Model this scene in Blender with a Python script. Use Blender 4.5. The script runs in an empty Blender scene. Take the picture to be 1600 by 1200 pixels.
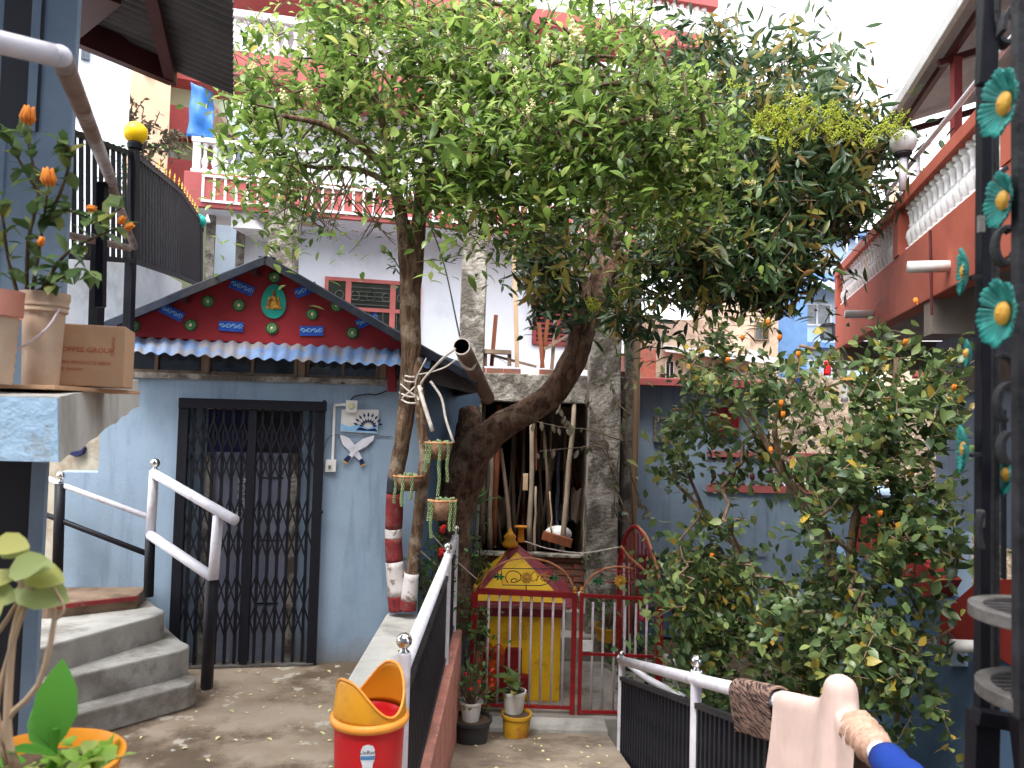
import bpy, math, random
import numpy as np
from mathutils import Vector, Matrix, Euler

V = Vector
rnd = random.Random(11)
sc = bpy.context.scene
C = sc.collection

# ------------------------------------------------------------------ camera
CAM = V((0, 0, 2.0))
F = 1200.0                       # focal length in pixels of a 1600 px wide picture
PITCH, ROLL = math.radians(2.4), math.radians(1.5)
RC = Matrix.Rotation(math.radians(90) + PITCH, 3, 'X') @ Matrix.Rotation(ROLL, 3, 'Z')
cam = bpy.data.objects.new('camera', bpy.data.cameras.new('camera'))
C.objects.link(cam)
cam.location = CAM
cam.rotation_euler = RC.to_euler()
cam.data.sensor_width = 36
cam.data.lens = 36 * F / 1600
cam.data.clip_start = 0.05
cam.data.clip_end = 600
cam.data.dof.use_dof = True
cam.data.dof.focus_distance = 6.5
cam.data.dof.aperture_fstop = 5.0
sc.camera = cam

# ------------------------------------------------------------------ light: bright overcast day
SUN_EL, SUN_AZ = math.radians(62), math.radians(205)
w = bpy.data.worlds.new('World')
sc.world = w
w.use_nodes = True
nt = w.node_tree
nt.nodes.clear()
wo = nt.nodes.new('ShaderNodeOutputWorld')
wb = nt.nodes.new('ShaderNodeBackground')
sk = nt.nodes.new('ShaderNodeTexSky')
sk.sky_type = 'NISHITA'
sk.sun_disc = False
sk.sun_elevation = SUN_EL
sk.sun_rotation = SUN_AZ
sk.dust_density = 3.0
sk.air_density = 1.2
hs = nt.nodes.new('ShaderNodeHueSaturation')
hs.inputs['Saturation'].default_value = 0.14
hs.inputs['Value'].default_value = 1.0
nt.links.new(sk.outputs[0], hs.inputs['Color'])
nt.links.new(hs.outputs[0], wb.inputs['Color'])
wb.inputs['Strength'].default_value = 0.15
nt.links.new(wb.outputs[0], wo.inputs['Surface'])
sl = bpy.data.lights.new('sun', 'SUN')
sl.energy = 0.5
sl.angle = math.radians(14)
sl.color = (1.0, 0.97, 0.92)
sun = bpy.data.objects.new('sun', sl)
C.objects.link(sun)
# Nishita: rotation 0 puts the sun on +Y, growing clockwise seen from above
sdir = V((math.sin(SUN_AZ) * math.cos(SUN_EL), math.cos(SUN_AZ) * math.cos(SUN_EL), math.sin(SUN_EL)))
sun.rotation_euler = sdir.to_track_quat('Z', 'Y').to_euler()
sun.location = (0, 0, 30)
sc.view_settings.view_transform = 'Standard'
sc.view_settings.look = 'None'
sc.view_settings.exposure = 2.25
sc.view_settings.gamma = 1
sc.view_settings.use_curve_mapping = False
sc.cycles.use_denoising = True
sc.cycles.max_bounces = 8
sc.cycles.diffuse_bounces = 6
sc.cycles.transparent_max_bounces = 8

# ------------------------------------------------------------------ placing: a sight line of the photograph met with a wall or the ground
def ray(px, py):
    return RC @ V(((px - 800) / F, -(py - 600) / F, -1.0))

def at(px, py, y):
    r = ray(px, py)
    return CAM + r * (y / r.y)

def atz(px, py, z):
    r = ray(px, py)
    return CAM + r * ((z - CAM.z) / r.z)

class Plane:
    """A vertical wall plane: point p, direction (dx, dy) along it; n points to the camera side."""
    def __init__(s, p, d):
        s.p = V((p[0], p[1], 0))
        s.u = V((d[0], d[1], 0)).normalized()
        s.n = V((s.u.y, -s.u.x, 0))
        if s.n.dot(V((CAM.x, CAM.y, 0)) - s.p) < 0:
            s.n = -s.n
    def at(s, px, py, out=0.0):
        r = ray(px, py)
        q = s.p + s.n * out
        t = (q - CAM).dot(s.n) / r.dot(s.n)
        return CAM + r * t
    def uz(s, uu, z, out=0.0):
        q = s.p + s.u * uu + s.n * out
        return V((q.x, q.y, z))
    def coord(s, px, py, out=0.0):
        w_ = s.at(px, py, out)
        return ((w_ - s.p).dot(s.u), w_.z)

# ------------------------------------------------------------------ materials
def srgb(r, g, b):
    f = lambda c: (c / 255 / 12.92) if c / 255 <= 0.04045 else ((c / 255 + 0.055) / 1.055) ** 2.4
    return (f(r), f(g), f(b))

MATS = {}
def mat(name, col, rough=0.75, col2=None, scale=5.0, mixlo=0.35, mixhi=0.65, stain=None, sscale=1.3, slo=0.5, shi=0.62,
        samt=0.8, bump=0.15, bscale=70.0, bdist=0.01, metal=0.0, spec=0.4, stretch=(1, 1, 1), emis=None, sstretch=(1, 1, 1), coat=0.0, speck=None, spscale=60, splo=.68, base=None, drips=None):
    m = bpy.data.materials.new(name)
    m.use_nodes = True
    n, l = m.node_tree.nodes, m.node_tree.links
    b = n['Principled BSDF']
    tc = n.new('ShaderNodeTexCoord')
    def mapped(st):
        mp = n.new('ShaderNodeMapping')
        mp.inputs['Scale'].default_value = st
        l.new(tc.outputs['Object'], mp.inputs['Vector'])
        return mp.outputs[0]
    def noise(sca, st=(1, 1, 1), det=6, ro=0.6):
        t = n.new('ShaderNodeTexNoise')
        t.inputs['Scale'].default_value = sca
        t.inputs['Detail'].default_value = det
        t.inputs['Roughness'].default_value = ro
        l.new(mapped(st), t.inputs['Vector'])
        return t.outputs['Fac']
    def ramp(src, lo, hi):
        r = n.new('ShaderNodeMapRange')
        r.inputs['From Min'].default_value = lo
        r.inputs['From Max'].default_value = hi
        r.clamp = True
        l.new(src, r.inputs['Value'])
        return r.outputs[0]
    def mix(fac, a, bcol, amt=1.0):
        x = n.new('ShaderNodeMix')
        x.data_type = 'RGBA'
        if amt != 1.0:
            mm = n.new('ShaderNodeMath'); mm.operation = 'MULTIPLY'; mm.inputs[1].default_value = amt
            l.new(fac, mm.inputs[0]); fac = mm.outputs[0]
        l.new(fac, x.inputs[0])
        if isinstance(a, tuple): x.inputs[6].default_value = (*a, 1)
        else: l.new(a, x.inputs[6])
        x.inputs[7].default_value = (*bcol, 1)
        return x.outputs[2]
    if col2 is None:
        col2 = tuple(c * 0.82 for c in col)
    cur = mix(ramp(noise(scale, stretch), mixlo, mixhi), tuple(col), tuple(col2))
    if stain:
        cur = mix(ramp(noise(sscale, sstretch, 8, 0.68), slo, shi), cur, tuple(stain), samt)
    if drips:
        cur = mix(ramp(noise(9, (1, 1, .09), 6, .65), .53, .66), cur, tuple(drips[0]), drips[1])
    if base:      # splash dirt low on the wall: (height, colour, z of the ground in object space)
        sp_ = n.new('ShaderNodeSeparateXYZ'); l.new(tc.outputs['Object'], sp_.inputs[0])
        mm = n.new('ShaderNodeMath'); mm.operation = 'MULTIPLY_ADD'; mm.inputs[1].default_value = 1.1 * base[0]; l.new(noise(4, (1, 1, .6), 8, .7), mm.inputs[0])
        sb_ = n.new('ShaderNodeMath'); sb_.operation = 'SUBTRACT'; sb_.inputs[0].default_value = base[2] + base[0] * .5; l.new(sp_.outputs[2], sb_.inputs[1])
        l.new(sb_.outputs[0], mm.inputs[2])
        cur = mix(ramp(mm.outputs[0], base[0] * .5, base[0] * 1.1), cur, tuple(base[1]), .75)
    if speck:
        cur = mix(ramp(noise(spscale, (1, 1, 1), 3, 0.6), splo, splo + .04), cur, tuple(speck), .8)
    l.new(cur, b.inputs['Base Color'])
    b.inputs['Roughness'].default_value = rough
    b.inputs['Metallic'].default_value = metal
    b.inputs['Specular IOR Level'].default_value = spec
    b.inputs['Coat Weight'].default_value = coat
    if emis:
        b.inputs['Emission Color'].default_value = (*emis[0], 1)
        b.inputs['Emission Strength'].default_value = emis[1]
    if bump:
        bp = n.new('ShaderNodeBump')
        bp.inputs['Strength'].default_value = bump
        bp.inputs['Distance'].default_value = bdist
        l.new(noise(bscale, stretch, 5), bp.inputs['Height'])
        l.new(bp.outputs[0], b.inputs['Normal'])
    MATS[name] = m
    return m

def leaf_mat(name, cols, rough=0.45, trans=0.35, spec=0.4):
    """cols: list of (share position, colour) picked by a random number per leaf."""
    m = bpy.data.materials.new(name)
    m.use_nodes = True
    n, l = m.node_tree.nodes, m.node_tree.links
    b = n['Principled BSDF']
    g = n.new('ShaderNodeNewGeometry')
    oi = n.new('ShaderNodeObjectInfo')
    ad = n.new('ShaderNodeMath'); ad.operation = 'ADD'
    l.new(g.outputs['Random Per Island'], ad.inputs[0]); l.new(oi.outputs['Random'], ad.inputs[1])
    fr = n.new('ShaderNodeMath'); fr.operation = 'FRACT'; l.new(ad.outputs[0], fr.inputs[0])
    r = n.new('ShaderNodeValToRGB')
    r.color_ramp.interpolation = 'LINEAR'
    while len(r.color_ramp.elements) < len(cols):
        r.color_ramp.elements.new(0.5)
    for e, (p, c) in zip(r.color_ramp.elements, cols):
        e.position = p; e.color = (*c, 1)
    l.new(fr.outputs[0], r.inputs[0])
    l.new(r.outputs[0], b.inputs['Base Color'])
    b.inputs['Roughness'].default_value = rough
    b.inputs['Specular IOR Level'].default_value = spec
    tr = n.new('ShaderNodeBsdfTranslucent')
    hv = n.new('ShaderNodeHueSaturation'); hv.inputs['Value'].default_value = 1.2; hv.inputs['Saturation'].default_value = 0.95
    l.new(r.outputs[0], hv.inputs['Color']); l.new(hv.outputs[0], tr.inputs['Color'])
    mx = n.new('ShaderNodeMixShader'); mx.inputs[0].default_value = trans
    l.new(b.outputs[0], mx.inputs[1]); l.new(tr.outputs[0], mx.inputs[2])
    l.new(mx.outputs[0], n['Material Output'].inputs['Surface'])
    MATS[name] = m
    return m

# ------------------------------------------------------------------ mesh builder
class MB:
    def __init__(s):
        s.v, s.f = [], []
    def add(s, vs, fs):
        k = len(s.v)
        s.v += [V(p) for p in vs]
        s.f += [tuple(i + k for i in q) for q in fs]
        return s
    def hexa(s, p):   # 4 bottom then 4 top
        return s.add(p, [(3, 2, 1, 0), (4, 5, 6, 7), (0, 1, 5, 4), (1, 2, 6, 5), (2, 3, 7, 6), (3, 0, 4, 7)])
    def box(s, c, d, rz=0.0):
        c = V(c); R = Matrix.Rotation(rz, 3, 'Z'); x, y, z = [k / 2 for k in d]
        return s.hexa([c + R @ V(q) for q in ((-x, -y, -z), (x, -y, -z), (x, y, -z), (-x, y, -z), (-x, -y, z), (x, -y, z), (x, y, z), (-x, y, z))])
    def bar(s, a, b, w_, h=None, up=(0, 0, 1)):
        a, b = V(a), V(b); h = w_ if h is None else h
        d = (b - a).normalized(); up = V(up)
        if abs(d.dot(up)) > .98: up = V((0, 1, 0))
        x = d.cross(up).normalized() * w_ / 2; z = x.cross(d).normalized() * h / 2
        return s.hexa([a - x - z, a + x - z, b + x - z, b - x - z, a - x + z, a + x + z, b + x + z, b - x + z])
    def prism(s, pts, vec):
        n = len(pts); vec = V(vec); P = [V(p) for p in pts]
        return s.add(P + [p + vec for p in P], [tuple(range(n))[::-1], tuple(range(n, 2 * n))] + [(i, (i + 1) % n, n + (i + 1) % n, n + i) for i in range(n)])
    def tube(s, pts, r, n=10, cap=True, noise_=0.0, rr=None):
        P = [V(p) for p in pts]; m = len(P)
        R = r if isinstance(r, (list, tuple)) else [r] * m
        vs, fs = [], []; prev = None
        for i in range(m):
            t = (P[min(i + 1, m - 1)] - P[max(i - 1, 0)]).normalized()
            if prev is None:
                a = V((1, 0, 0)) if abs(t.x) < .8 else V((0, 1, 0))
                x = (a - t * a.dot(t)).normalized()
            else:
                x = (prev - t * prev.dot(t)).normalized()
            prev = x; y = t.cross(x)
            for k in range(n):
                an = 2 * math.pi * k / n
                q = R[i] * (1 + (noise_ * (math.sin(an * 3 + i * .9) * .6 + math.sin(an * 2 - i * 1.7) * .5 + (rnd.random() - .5) * .8) if noise_ else 0))
                vs.append(P[i] + (x * math.cos(an) + y * math.sin(an)) * q)
        for i in range(m - 1):
            for k in range(n):
                fs.append((i * n + k, i * n + (k + 1) % n, (i + 1) * n + (k + 1) % n, (i + 1) * n + k))
        if cap:
            fs.append(tuple(range(n))[::-1]); fs.append(tuple((m - 1) * n + k for k in range(n)))
        return s.add(vs, fs)
    def lathe(s, prof, o, n=16, R=None, cap=True):
        o = V(o); R = R or Matrix.Identity(3); vs, fs = [], []
        for r_, z in prof:
            for k in range(n):
                a = 2 * math.pi * k / n
                vs.append(o + R @ V((r_ * math.cos(a), r_ * math.sin(a), z)))
        for i in range(len(prof) - 1):
            for k in range(n):
                fs.append((i * n + k, i * n + (k + 1) % n, (i + 1) * n + (k + 1) % n, (i + 1) * n + k))
        if cap:
            if prof[0][0] > 1e-6: fs.append(tuple(range(n))[::-1])
            if prof[-1][0] > 1e-6: fs.append(tuple((len(prof) - 1) * n + k for k in range(n)))
        return s.add(vs, fs)
    def ball(s, c, r, n=16, sc_=(1, 1, 1)):
        prof = [(max(1e-5, math.sin(math.pi * i / 9)), -math.cos(math.pi * i / 9)) for i in range(10)]
        k = len(s.v); s.lathe(prof, (0, 0, 0), n, cap=False); c = V(c)
        for i in range(k, len(s.v)):
            q = s.v[i]; s.v[i] = c + V((q.x * r * sc_[0], q.y * r * sc_[1], q.z * r * sc_[2]))
        return s
    def grid(s, fn, nu, nv, thick=0.0):
        """fn(u, v) with u, v in 0..1; a sheet, with thickness along its normal when thick"""
        P = [[V(fn(i / nu, j / nv)) for j in range(nv + 1)] for i in range(nu + 1)]
        idx = lambda i, j: i * (nv + 1) + j
        vs = [P[i][j] for i in range(nu + 1) for j in range(nv + 1)]
        fs = [(idx(i, j), idx(i + 1, j), idx(i + 1, j + 1), idx(i, j + 1)) for i in range(nu) for j in range(nv)]
        if thick:
            N = []
            for i in range(nu + 1):
                for j in range(nv + 1):
                    a = P[min(i + 1, nu)][j] - P[max(i - 1, 0)][j]; b = P[i][min(j + 1, nv)] - P[i][max(j - 1, 0)]
                    N.append(a.cross(b).normalized())
            k = len(vs)
            vs = vs + [p - q * thick for p, q in zip(vs, N)]
            fs = fs + [tuple(x + k for x in q[::-1]) for q in fs]
            for i in range(nu):
                fs.append((idx(i + 1, 0), idx(i, 0), idx(i, 0) + k, idx(i + 1, 0) + k)); fs.append((idx(i, nv), idx(i + 1, nv), idx(i + 1, nv) + k, idx(i, nv) + k))
            for j in range(nv):
                fs.append((idx(0, j), idx(0, j + 1), idx(0, j + 1) + k, idx(0, j) + k)); fs.append((idx(nu, j + 1), idx(nu, j), idx(nu, j) + k, idx(nu, j + 1) + k))
        return s.add(vs, fs)
    def mesh(s, name, m, smooth=False, off=V((0, 0, 0))):
        me = bpy.data.meshes.new(name)
        me.from_pydata([tuple(p - off) for p in s.v], [], s.f)
        if smooth:
            me.polygons.foreach_set('use_smooth', [True] * len(me.polygons))
        me.materials.append(m)
        me.update()
        return me

ORI = {}
def tag(o, label=None, cat=None, group=None, kind=None):
    if label: o['label'] = label
    if cat: o['category'] = cat
    if group: o['group'] = group
    if kind: o['kind'] = kind
    return o
def thing(name, label, cat, loc=(0, 0, 0), group=None):
    o = bpy.data.objects.new(name, None); C.objects.link(o)
    o.empty_display_size = 0.1
    o.location = loc; ORI[o.name] = V(loc)
    return tag(o, label, cat, group)
def link(name, me, parent=None, origin=None):
    o = bpy.data.objects.new(name, me); C.objects.link(o)
    if parent is not None:
        o.parent = parent; ORI[o.name] = ORI[parent.name]
    else:
        o.location = origin; ORI[o.name] = V(origin)
    return o
def part(name, mb, m, parent, smooth=False, bevel=0, label=None, kind=None, auto=None):
    """one mesh, built in place, as a child of its thing"""
    o = link(name, mb.mesh(name, m, smooth, ORI[parent.name]), parent)
    if bevel: bev(o, bevel)
    if auto: shade_auto(o, auto)
    return tag(o, label, kind=kind)
def solo(name, mb, m, label, cat, loc=None, group=None, smooth=False, bevel=0, kind=None, auto=None):
    """a thing that is one mesh"""
    if loc is None:
        n = len(mb.v); zz = min(p.z for p in mb.v)
        loc = V((sum(p.x for p in mb.v) / n, sum(p.y for p in mb.v) / n, zz))
    loc = V(loc)
    o = link(name, mb.mesh(name, m, smooth, loc), None, loc)
    if bevel: bev(o, bevel)
    if auto: shade_auto(o, auto)
    return tag(o, label, cat, group, kind)
def struct(name, mb, m, smooth=False, bevel=0):
    return solo(name, mb, m, None, None, (0, 0, 0), kind='structure', smooth=smooth, bevel=bevel)
def inst(name, me, parent, Mw, label=None):
    """a piece that shares its mesh with alike pieces, placed by a world matrix"""
    o = bpy.data.objects.new(name, me); C.objects.link(o)
    o.parent = parent
    o.matrix_basis = Matrix.Translation(-ORI[parent.name]) @ Mw
    return tag(o, label)
def bev(o, wdt, seg=2):
    md = o.modifiers.new('bevel', 'BEVEL'); md.width = wdt; md.segments = seg; md.limit_method = 'ANGLE'; md.angle_limit = math.radians(40)
def shade_auto(o, deg):
    me = o.data
    me.polygons.foreach_set('use_smooth', [True] * len(me.polygons))
    try: me.set_sharp_from_angle(angle=math.radians(deg))
    except Exception: pass
def frame(o, x, y, z):
    """matrix with the given axes as columns at o"""
    return Matrix(((x[0], y[0], z[0], o[0]), (x[1], y[1], z[1], o[1]), (x[2], y[2], z[2], o[2]), (0, 0, 0, 1)))
def lerp(a, b, t):
    return V(a) * (1 - t) + V(b) * t
def curve(pts, n=24):
    """Catmull-Rom through pts"""
    P = [V(p) for p in pts]; P = [P[0] * 2 - P[1]] + P + [P[-1] * 2 - P[-2]]; out = []
    seg = len(P) - 3
    for i in range(n + 1):
        t = i / n * seg; k = min(int(t), seg - 1); t -= k
        a, b, c, d = P[k:k + 4]
        out.append(0.5 * ((2 * b) + (c - a) * t + (2 * a - 5 * b + 4 * c - d) * t * t + (3 * b - a - 3 * c + d) * t ** 3))
    return out
def dup(root, loc, label=None, rz=0.0, scale=1.0):
    r = root.copy(); C.objects.link(r); r.location = loc; r.rotation_euler = (0, 0, rz); r.scale = (scale,) * 3
    if label: r['label'] = label
    ORI[r.name] = V(loc)
    for ch in list(root.children):
        c = ch.copy(); C.objects.link(c); c.parent = r
        for g in ch.children:
            d = g.copy(); C.objects.link(d); d.parent = c
    return r

def text_mb(txt, size, font_depth=0.0):
    """flat lettering as mesh vertices in the xy plane, centred"""
    cu = bpy.data.curves.new('lettering', 'FONT'); cu.body = txt; cu.size = size; cu.align_x = 'CENTER'; cu.align_y = 'CENTER'; cu.extrude = font_depth
    cu.resolution_u = 2
    o = bpy.data.objects.new('lettering', cu); C.objects.link(o)
    dg = bpy.context.evaluated_depsgraph_get()
    me = bpy.data.meshes.new_from_object(o.evaluated_get(dg))
    mb = MB(); mb.add([v.co for v in me.vertices], [tuple(p.vertices) for p in me.polygons])
    bpy.data.objects.remove(o); bpy.data.curves.remove(cu)
    return mb
def xform(mb, Mw):
    mb.v = [Mw @ p for p in mb.v]
    return mb

# ------------------------------------------------------------------ foliage
def leaf_tpl(length, width, fold=0.15, droop=0.2, rows=((0, .06), (.3, .85), (.65, 1.0), (1.0, .02))):
    vs, fs = [], []
    for t, wd in rows:
        z = -droop * length * t * t
        h = width / 2 * wd
        vs += [(-h, length * t, z + h * fold * 2), (0, length * t, z), (h, length * t, z + h * fold * 2)]
    for i in range(len(rows) - 1):
        a = i * 3
        fs += [(a, a + 1, a + 4, a + 3), (a + 1, a + 2, a + 5, a + 4)]
    return np.array(vs, float), np.array(fs, int)
def leaf_mesh(name, tpl, m):
    me = bpy.data.meshes.new(name)
    me.from_pydata([tuple(v) for v in tpl[0]], [], [tuple(int(i) for i in f) for f in tpl[1]])
    me.polygons.foreach_set('use_smooth', [True] * len(me.polygons))
    me.materials.append(m); me.update()
    return me
def leaf_mass(name, tpl, mats_, m, parent, kind='stuff'):
    if not len(mats_): return None
    A = np.array(mats_)                      # n x 4 x 4, world
    vs, fs = tpl; k = len(vs)
    P = np.einsum('nij,kj->nki', A[:, :3, :3], vs) + A[:, None, :3, 3]
    P = P.reshape(-1, 3) - np.array(ORI[parent.name])
    Fc = (fs[None] + (np.arange(len(A)) * k)[:, None, None]).reshape(-1, 4)
    me = bpy.data.meshes.new(name)
    me.vertices.add(len(P)); me.vertices.foreach_set('co', P.ravel())
    me.loops.add(Fc.size); me.loops.foreach_set('vertex_index', Fc.ravel())
    me.polygons.add(len(Fc)); me.polygons.foreach_set('loop_start', np.arange(0, Fc.size, 4)); me.polygons.foreach_set('loop_total', np.full(len(Fc), 4))
    me.polygons.foreach_set('use_smooth', np.ones(len(Fc), bool))
    me.materials.append(m); me.update(calc_edges=True); me.validate()
    o = link(name, me, parent)
    if kind: o['kind'] = kind
    return o
def leaf_mat4(p, d, up, s):
    d = V(d).normalized(); up = V(up)
    x = d.cross(up)
    if x.length < 1e-3: x = d.cross(V((1, 0, 0)))
    x.normalize(); z = x.cross(d)
    return [[x.x * s, d.x * s, z.x * s, p.x], [x.y * s, d.y * s, z.y * s, p.y], [x.z * s, d.z * s, z.z * s, p.z], [0, 0, 0, 1]]
def rdir(r=rnd):
    while True:
        q = V((r.uniform(-1, 1), r.uniform(-1, 1), r.uniform(-1, 1)))
        if .05 < q.length < 1: return q.normalized()
def put_leaves(parent, tpl, ms, m, name='leaf', mass='foliage', n_parts=300):
    """the nearest leaves as parts of their own, the rest as one mass"""
    ms = sorted(ms, key=lambda a: (a[0][3] ** 2 + a[1][3] ** 2 + (a[2][3] - 2) ** 2) if 0 < a[1][3] else 1e9)
    me = leaf_mesh(name, tpl, m)
    for a in ms[:n_parts]:
        inst(name, me, parent, Matrix(a))
    leaf_mass(mass, tpl, ms[n_parts:], m, parent)
def rosette(p, axis, n, spread, s, r=rnd, jitter=.3):
    """n leaf matrices round a twig end"""
    axis = V(axis).normalized()
    a = axis.orthogonal().normalized(); b = axis.cross(a); ph = r.uniform(0, 6.28); out = []
    for i in range(n):
        an = ph + i * 2.4 + r.uniform(-.3, .3); sp = spread * r.uniform(.55, 1.25)
        rad = a * math.cos(an) + b * math.sin(an)
        d = axis * math.cos(sp) + rad * math.sin(sp) + rdir(r) * jitter * .4
        q = p - axis * (.02 + .012 * i * s / .1) * r.uniform(.3, 1)
        out.append(leaf_mat4(q, d, axis * .8 + V((0, 0, .5)) + rdir(r) * jitter, s * r.uniform(.65, 1.15)))
    return out
class Crown:
    """branches grown from a skeleton out to given tips; each tip joins the nearest node"""
    def __init__(s, skel):
        s.p, s.par = [], []
        for path in skel:
            last = -1
            for q in path:
                q = V(q)
                near = [i for i, x in enumerate(s.p) if (x - q).length < 1e-4]
                if near: last = near[0]; continue
                s.p.append(q); s.par.append(last); last = len(s.p) - 1
        s.base = len(s.p)
    def grow(s, tips, r=rnd, step=.16, wob=.03, start=0):
        P = np.array([tuple(x) for x in s.p])
        root = np.array(tuple(s.p[0]))
        order = sorted(tips, key=lambda t: (t - s.p[s.base - 1]).length)
        dirs = []
        for t in order:
            q = np.array(tuple(t))
            dd = ((P[start:] - q) ** 2).sum(1)
            i = int(dd.argmin()) + start
            a = s.p[i]; L = (t - a).length; n = max(1, int(L / step)); last = i
            prevd = (a - s.p[s.par[i]]).normalized() if s.par[i] >= 0 else V((0, 0, 1))
            new = []
            for k in range(1, n + 1):
                f = k / n
                q_ = a.lerp(t, f) + prevd * L * .25 * math.sin(math.pi * f) + (rdir(r) * wob if k < n else V((0, 0, 0)))
                s.p.append(q_); s.par.append(last); last = len(s.p) - 1; new.append(tuple(q_))
            P = np.vstack([P, new])
            dirs.append((t, (s.p[last] - s.p[s.par[last]]).normalized()))
        return dirs
    def mesh(s, r0=.004, pw=.5, maxr=.06, n=5, skip=0):
        cnt = [0] * len(s.p)
        child = set(s.par)
        for i in range(len(s.p) - 1, -1, -1):
            if cnt[i] == 0: cnt[i] = 1
            if s.par[i] >= 0: cnt[s.par[i]] += cnt[i]
        mb = MB()
        for i in range(skip, len(s.p)):
            j = s.par[i]
            if j < 0: continue
            ra = min(maxr, r0 * cnt[j] ** pw); rb = min(maxr, r0 * cnt[i] ** pw)
            if j < skip: ra = rb * 1.15
            mb.tube([s.p[j], s.p[i]], [min(ra, rb * 1.3), rb], n if rb > .01 else 4, cap=False)
        return mb
# ================================================================== materials
mat('house_blue', srgb(146, 166, 186), .8, srgb(136, 156, 176), 2.5, stain=srgb(116, 138, 160), sscale=1.2, samt=.6, bump=.3, bscale=40, sstretch=(1, 1, .35), drips=(srgb(104, 120, 138), .38), base=(.35, srgb(120, 108, 94), 0.0))
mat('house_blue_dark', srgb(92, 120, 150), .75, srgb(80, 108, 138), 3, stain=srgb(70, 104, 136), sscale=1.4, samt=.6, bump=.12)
mat('left_wall', srgb(128, 146, 166), .8, srgb(112, 130, 150), 2.5, stain=srgb(92, 106, 120), samt=.5)
mat('concrete', srgb(165, 160, 152), .9, srgb(140, 135, 128), 4, stain=srgb(104, 98, 90), sscale=2.2, samt=.75, bump=.5, bscale=45, speck=srgb(90, 84, 78), spscale=55)
mat('concrete_steps', srgb(172, 170, 164), .9, srgb(150, 147, 142), 5, stain=srgb(118, 112, 104), sscale=2.6, slo=.48, shi=.6, samt=.8, bump=.35, bscale=60, speck=srgb(110, 104, 96), spscale=90)
mat('concrete_pale', srgb(196, 194, 188), .85, srgb(178, 176, 170), 3, stain=srgb(130, 126, 118), sscale=2.5, samt=.6, bump=.3, bscale=50, sstretch=(1, 1, .4))
mat('pillar_concrete', srgb(178, 172, 162), .9, srgb(132, 124, 114), 7, stain=srgb(78, 70, 62), sscale=3.4, slo=.46, shi=.56, samt=.8, bump=1.0, bscale=22, bdist=.03, speck=srgb(62, 54, 48), spscale=24, splo=.66)
mat('patio_floor', srgb(168, 152, 134), .75, srgb(142, 124, 104), 1.6, .4, .6, stain=srgb(92, 76, 60), sscale=.9, slo=.46, shi=.54, samt=.85, bump=.3, bscale=60, speck=srgb(196, 188, 174), spscale=4.5, splo=.61)
mat('path_floor', srgb(160, 146, 130), .75, srgb(134, 120, 104), 2.2, .4, .6, stain=srgb(96, 84, 72), sscale=1.6, slo=.48, shi=.6, samt=.8, bump=.4, bscale=50, speck=srgb(196, 188, 174), spscale=11, splo=.7)
mat('landing_floor', srgb(140, 118, 98), .9, srgb(110, 90, 74), 5, stain=srgb(84, 66, 54), sscale=3, samt=.7, bump=.5)
mat('soil', srgb(96, 78, 60), .95, srgb(70, 56, 42), 6, bump=.9, bscale=30)
mat('pink_paint', srgb(206, 142, 126), .75, srgb(188, 122, 108), 5, stain=srgb(150, 108, 94), sscale=3, slo=.5, shi=.6, samt=.6, bump=.4, bscale=50, speck=srgb(226, 206, 190), spscale=26, splo=.66)
mat('gable_red', srgb(150, 30, 38), .55, srgb(134, 26, 34), 2, stain=srgb(112, 24, 30), sscale=1.1, samt=.5, bump=.05, bscale=20)
mat('roof_dark', srgb(58, 64, 78), .45, srgb(44, 50, 62), 6, stain=srgb(90, 84, 76), sscale=4, samt=.5, metal=.3, bump=.1)
mat('tin_blue', srgb(120, 152, 196), .45, srgb(96, 130, 180), 7, stain=srgb(150, 140, 128), sscale=3.2, slo=.45, shi=.56, samt=.8, metal=.25, bump=.2, bscale=40, speck=srgb(110, 78, 56), spscale=40, splo=.64)
mat('tin_dark', srgb(92, 92, 98), .5, srgb(74, 74, 80), 3, metal=.4, bump=.1, stretch=(1, 1, 1))
mat('tin_grey', srgb(216, 214, 214), .6, srgb(200, 198, 198), 3, stain=srgb(160, 152, 146), sscale=2, samt=.5, metal=.15)
mat('maroon_steel', srgb(92, 40, 42), .5, srgb(72, 30, 32), 5)
mat('white_wall', srgb(238, 242, 250), .85, srgb(230, 236, 246), 2, stain=srgb(206, 210, 216), sscale=1.2, slo=.54, shi=.7, samt=.6, bump=.1, bscale=30)
mat('white_stained', srgb(232, 234, 240), .85, srgb(210, 214, 222), 3, stain=srgb(164, 164, 166), sscale=1.6, slo=.48, shi=.62, samt=.7, sstretch=(1, 1, .6), bump=.25)
mat('balcony_red', srgb(176, 92, 90), .8, srgb(160, 82, 82), 3, stain=srgb(160, 76, 70), sscale=2, samt=.5)
mat('white_trim', srgb(236, 234, 234), .7, srgb(222, 220, 220), 6, stain=srgb(176, 172, 168), sscale=4, slo=.54, samt=.5)
mat('terracotta_wall', srgb(186, 98, 78), .8, srgb(172, 88, 70), 2, stain=srgb(154, 72, 56), sscale=1.2, samt=.5, bump=.15, bscale=30)
mat('dark_red_wall', srgb(150, 44, 34), .8, srgb(130, 36, 28), 3, bump=.1)
mat('soffit', srgb(150, 138, 128), .85, srgb(132, 120, 112), 2, stain=srgb(108, 96, 90), samt=.5)
mat('far_blue', srgb(190, 210, 228), .8, srgb(176, 198, 218), 2)
mat('far_blue_trim', srgb(96, 134, 182), .7)
mat('peach_wall', srgb(216, 184, 156), .85, srgb(206, 172, 144), 2, stain=srgb(180, 150, 126), sscale=.8, samt=.5)
mat('mint_wall', srgb(190, 208, 178), .85, srgb(190, 214, 172), 2)
mat('far_red', srgb(178, 84, 84), .8)
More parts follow.
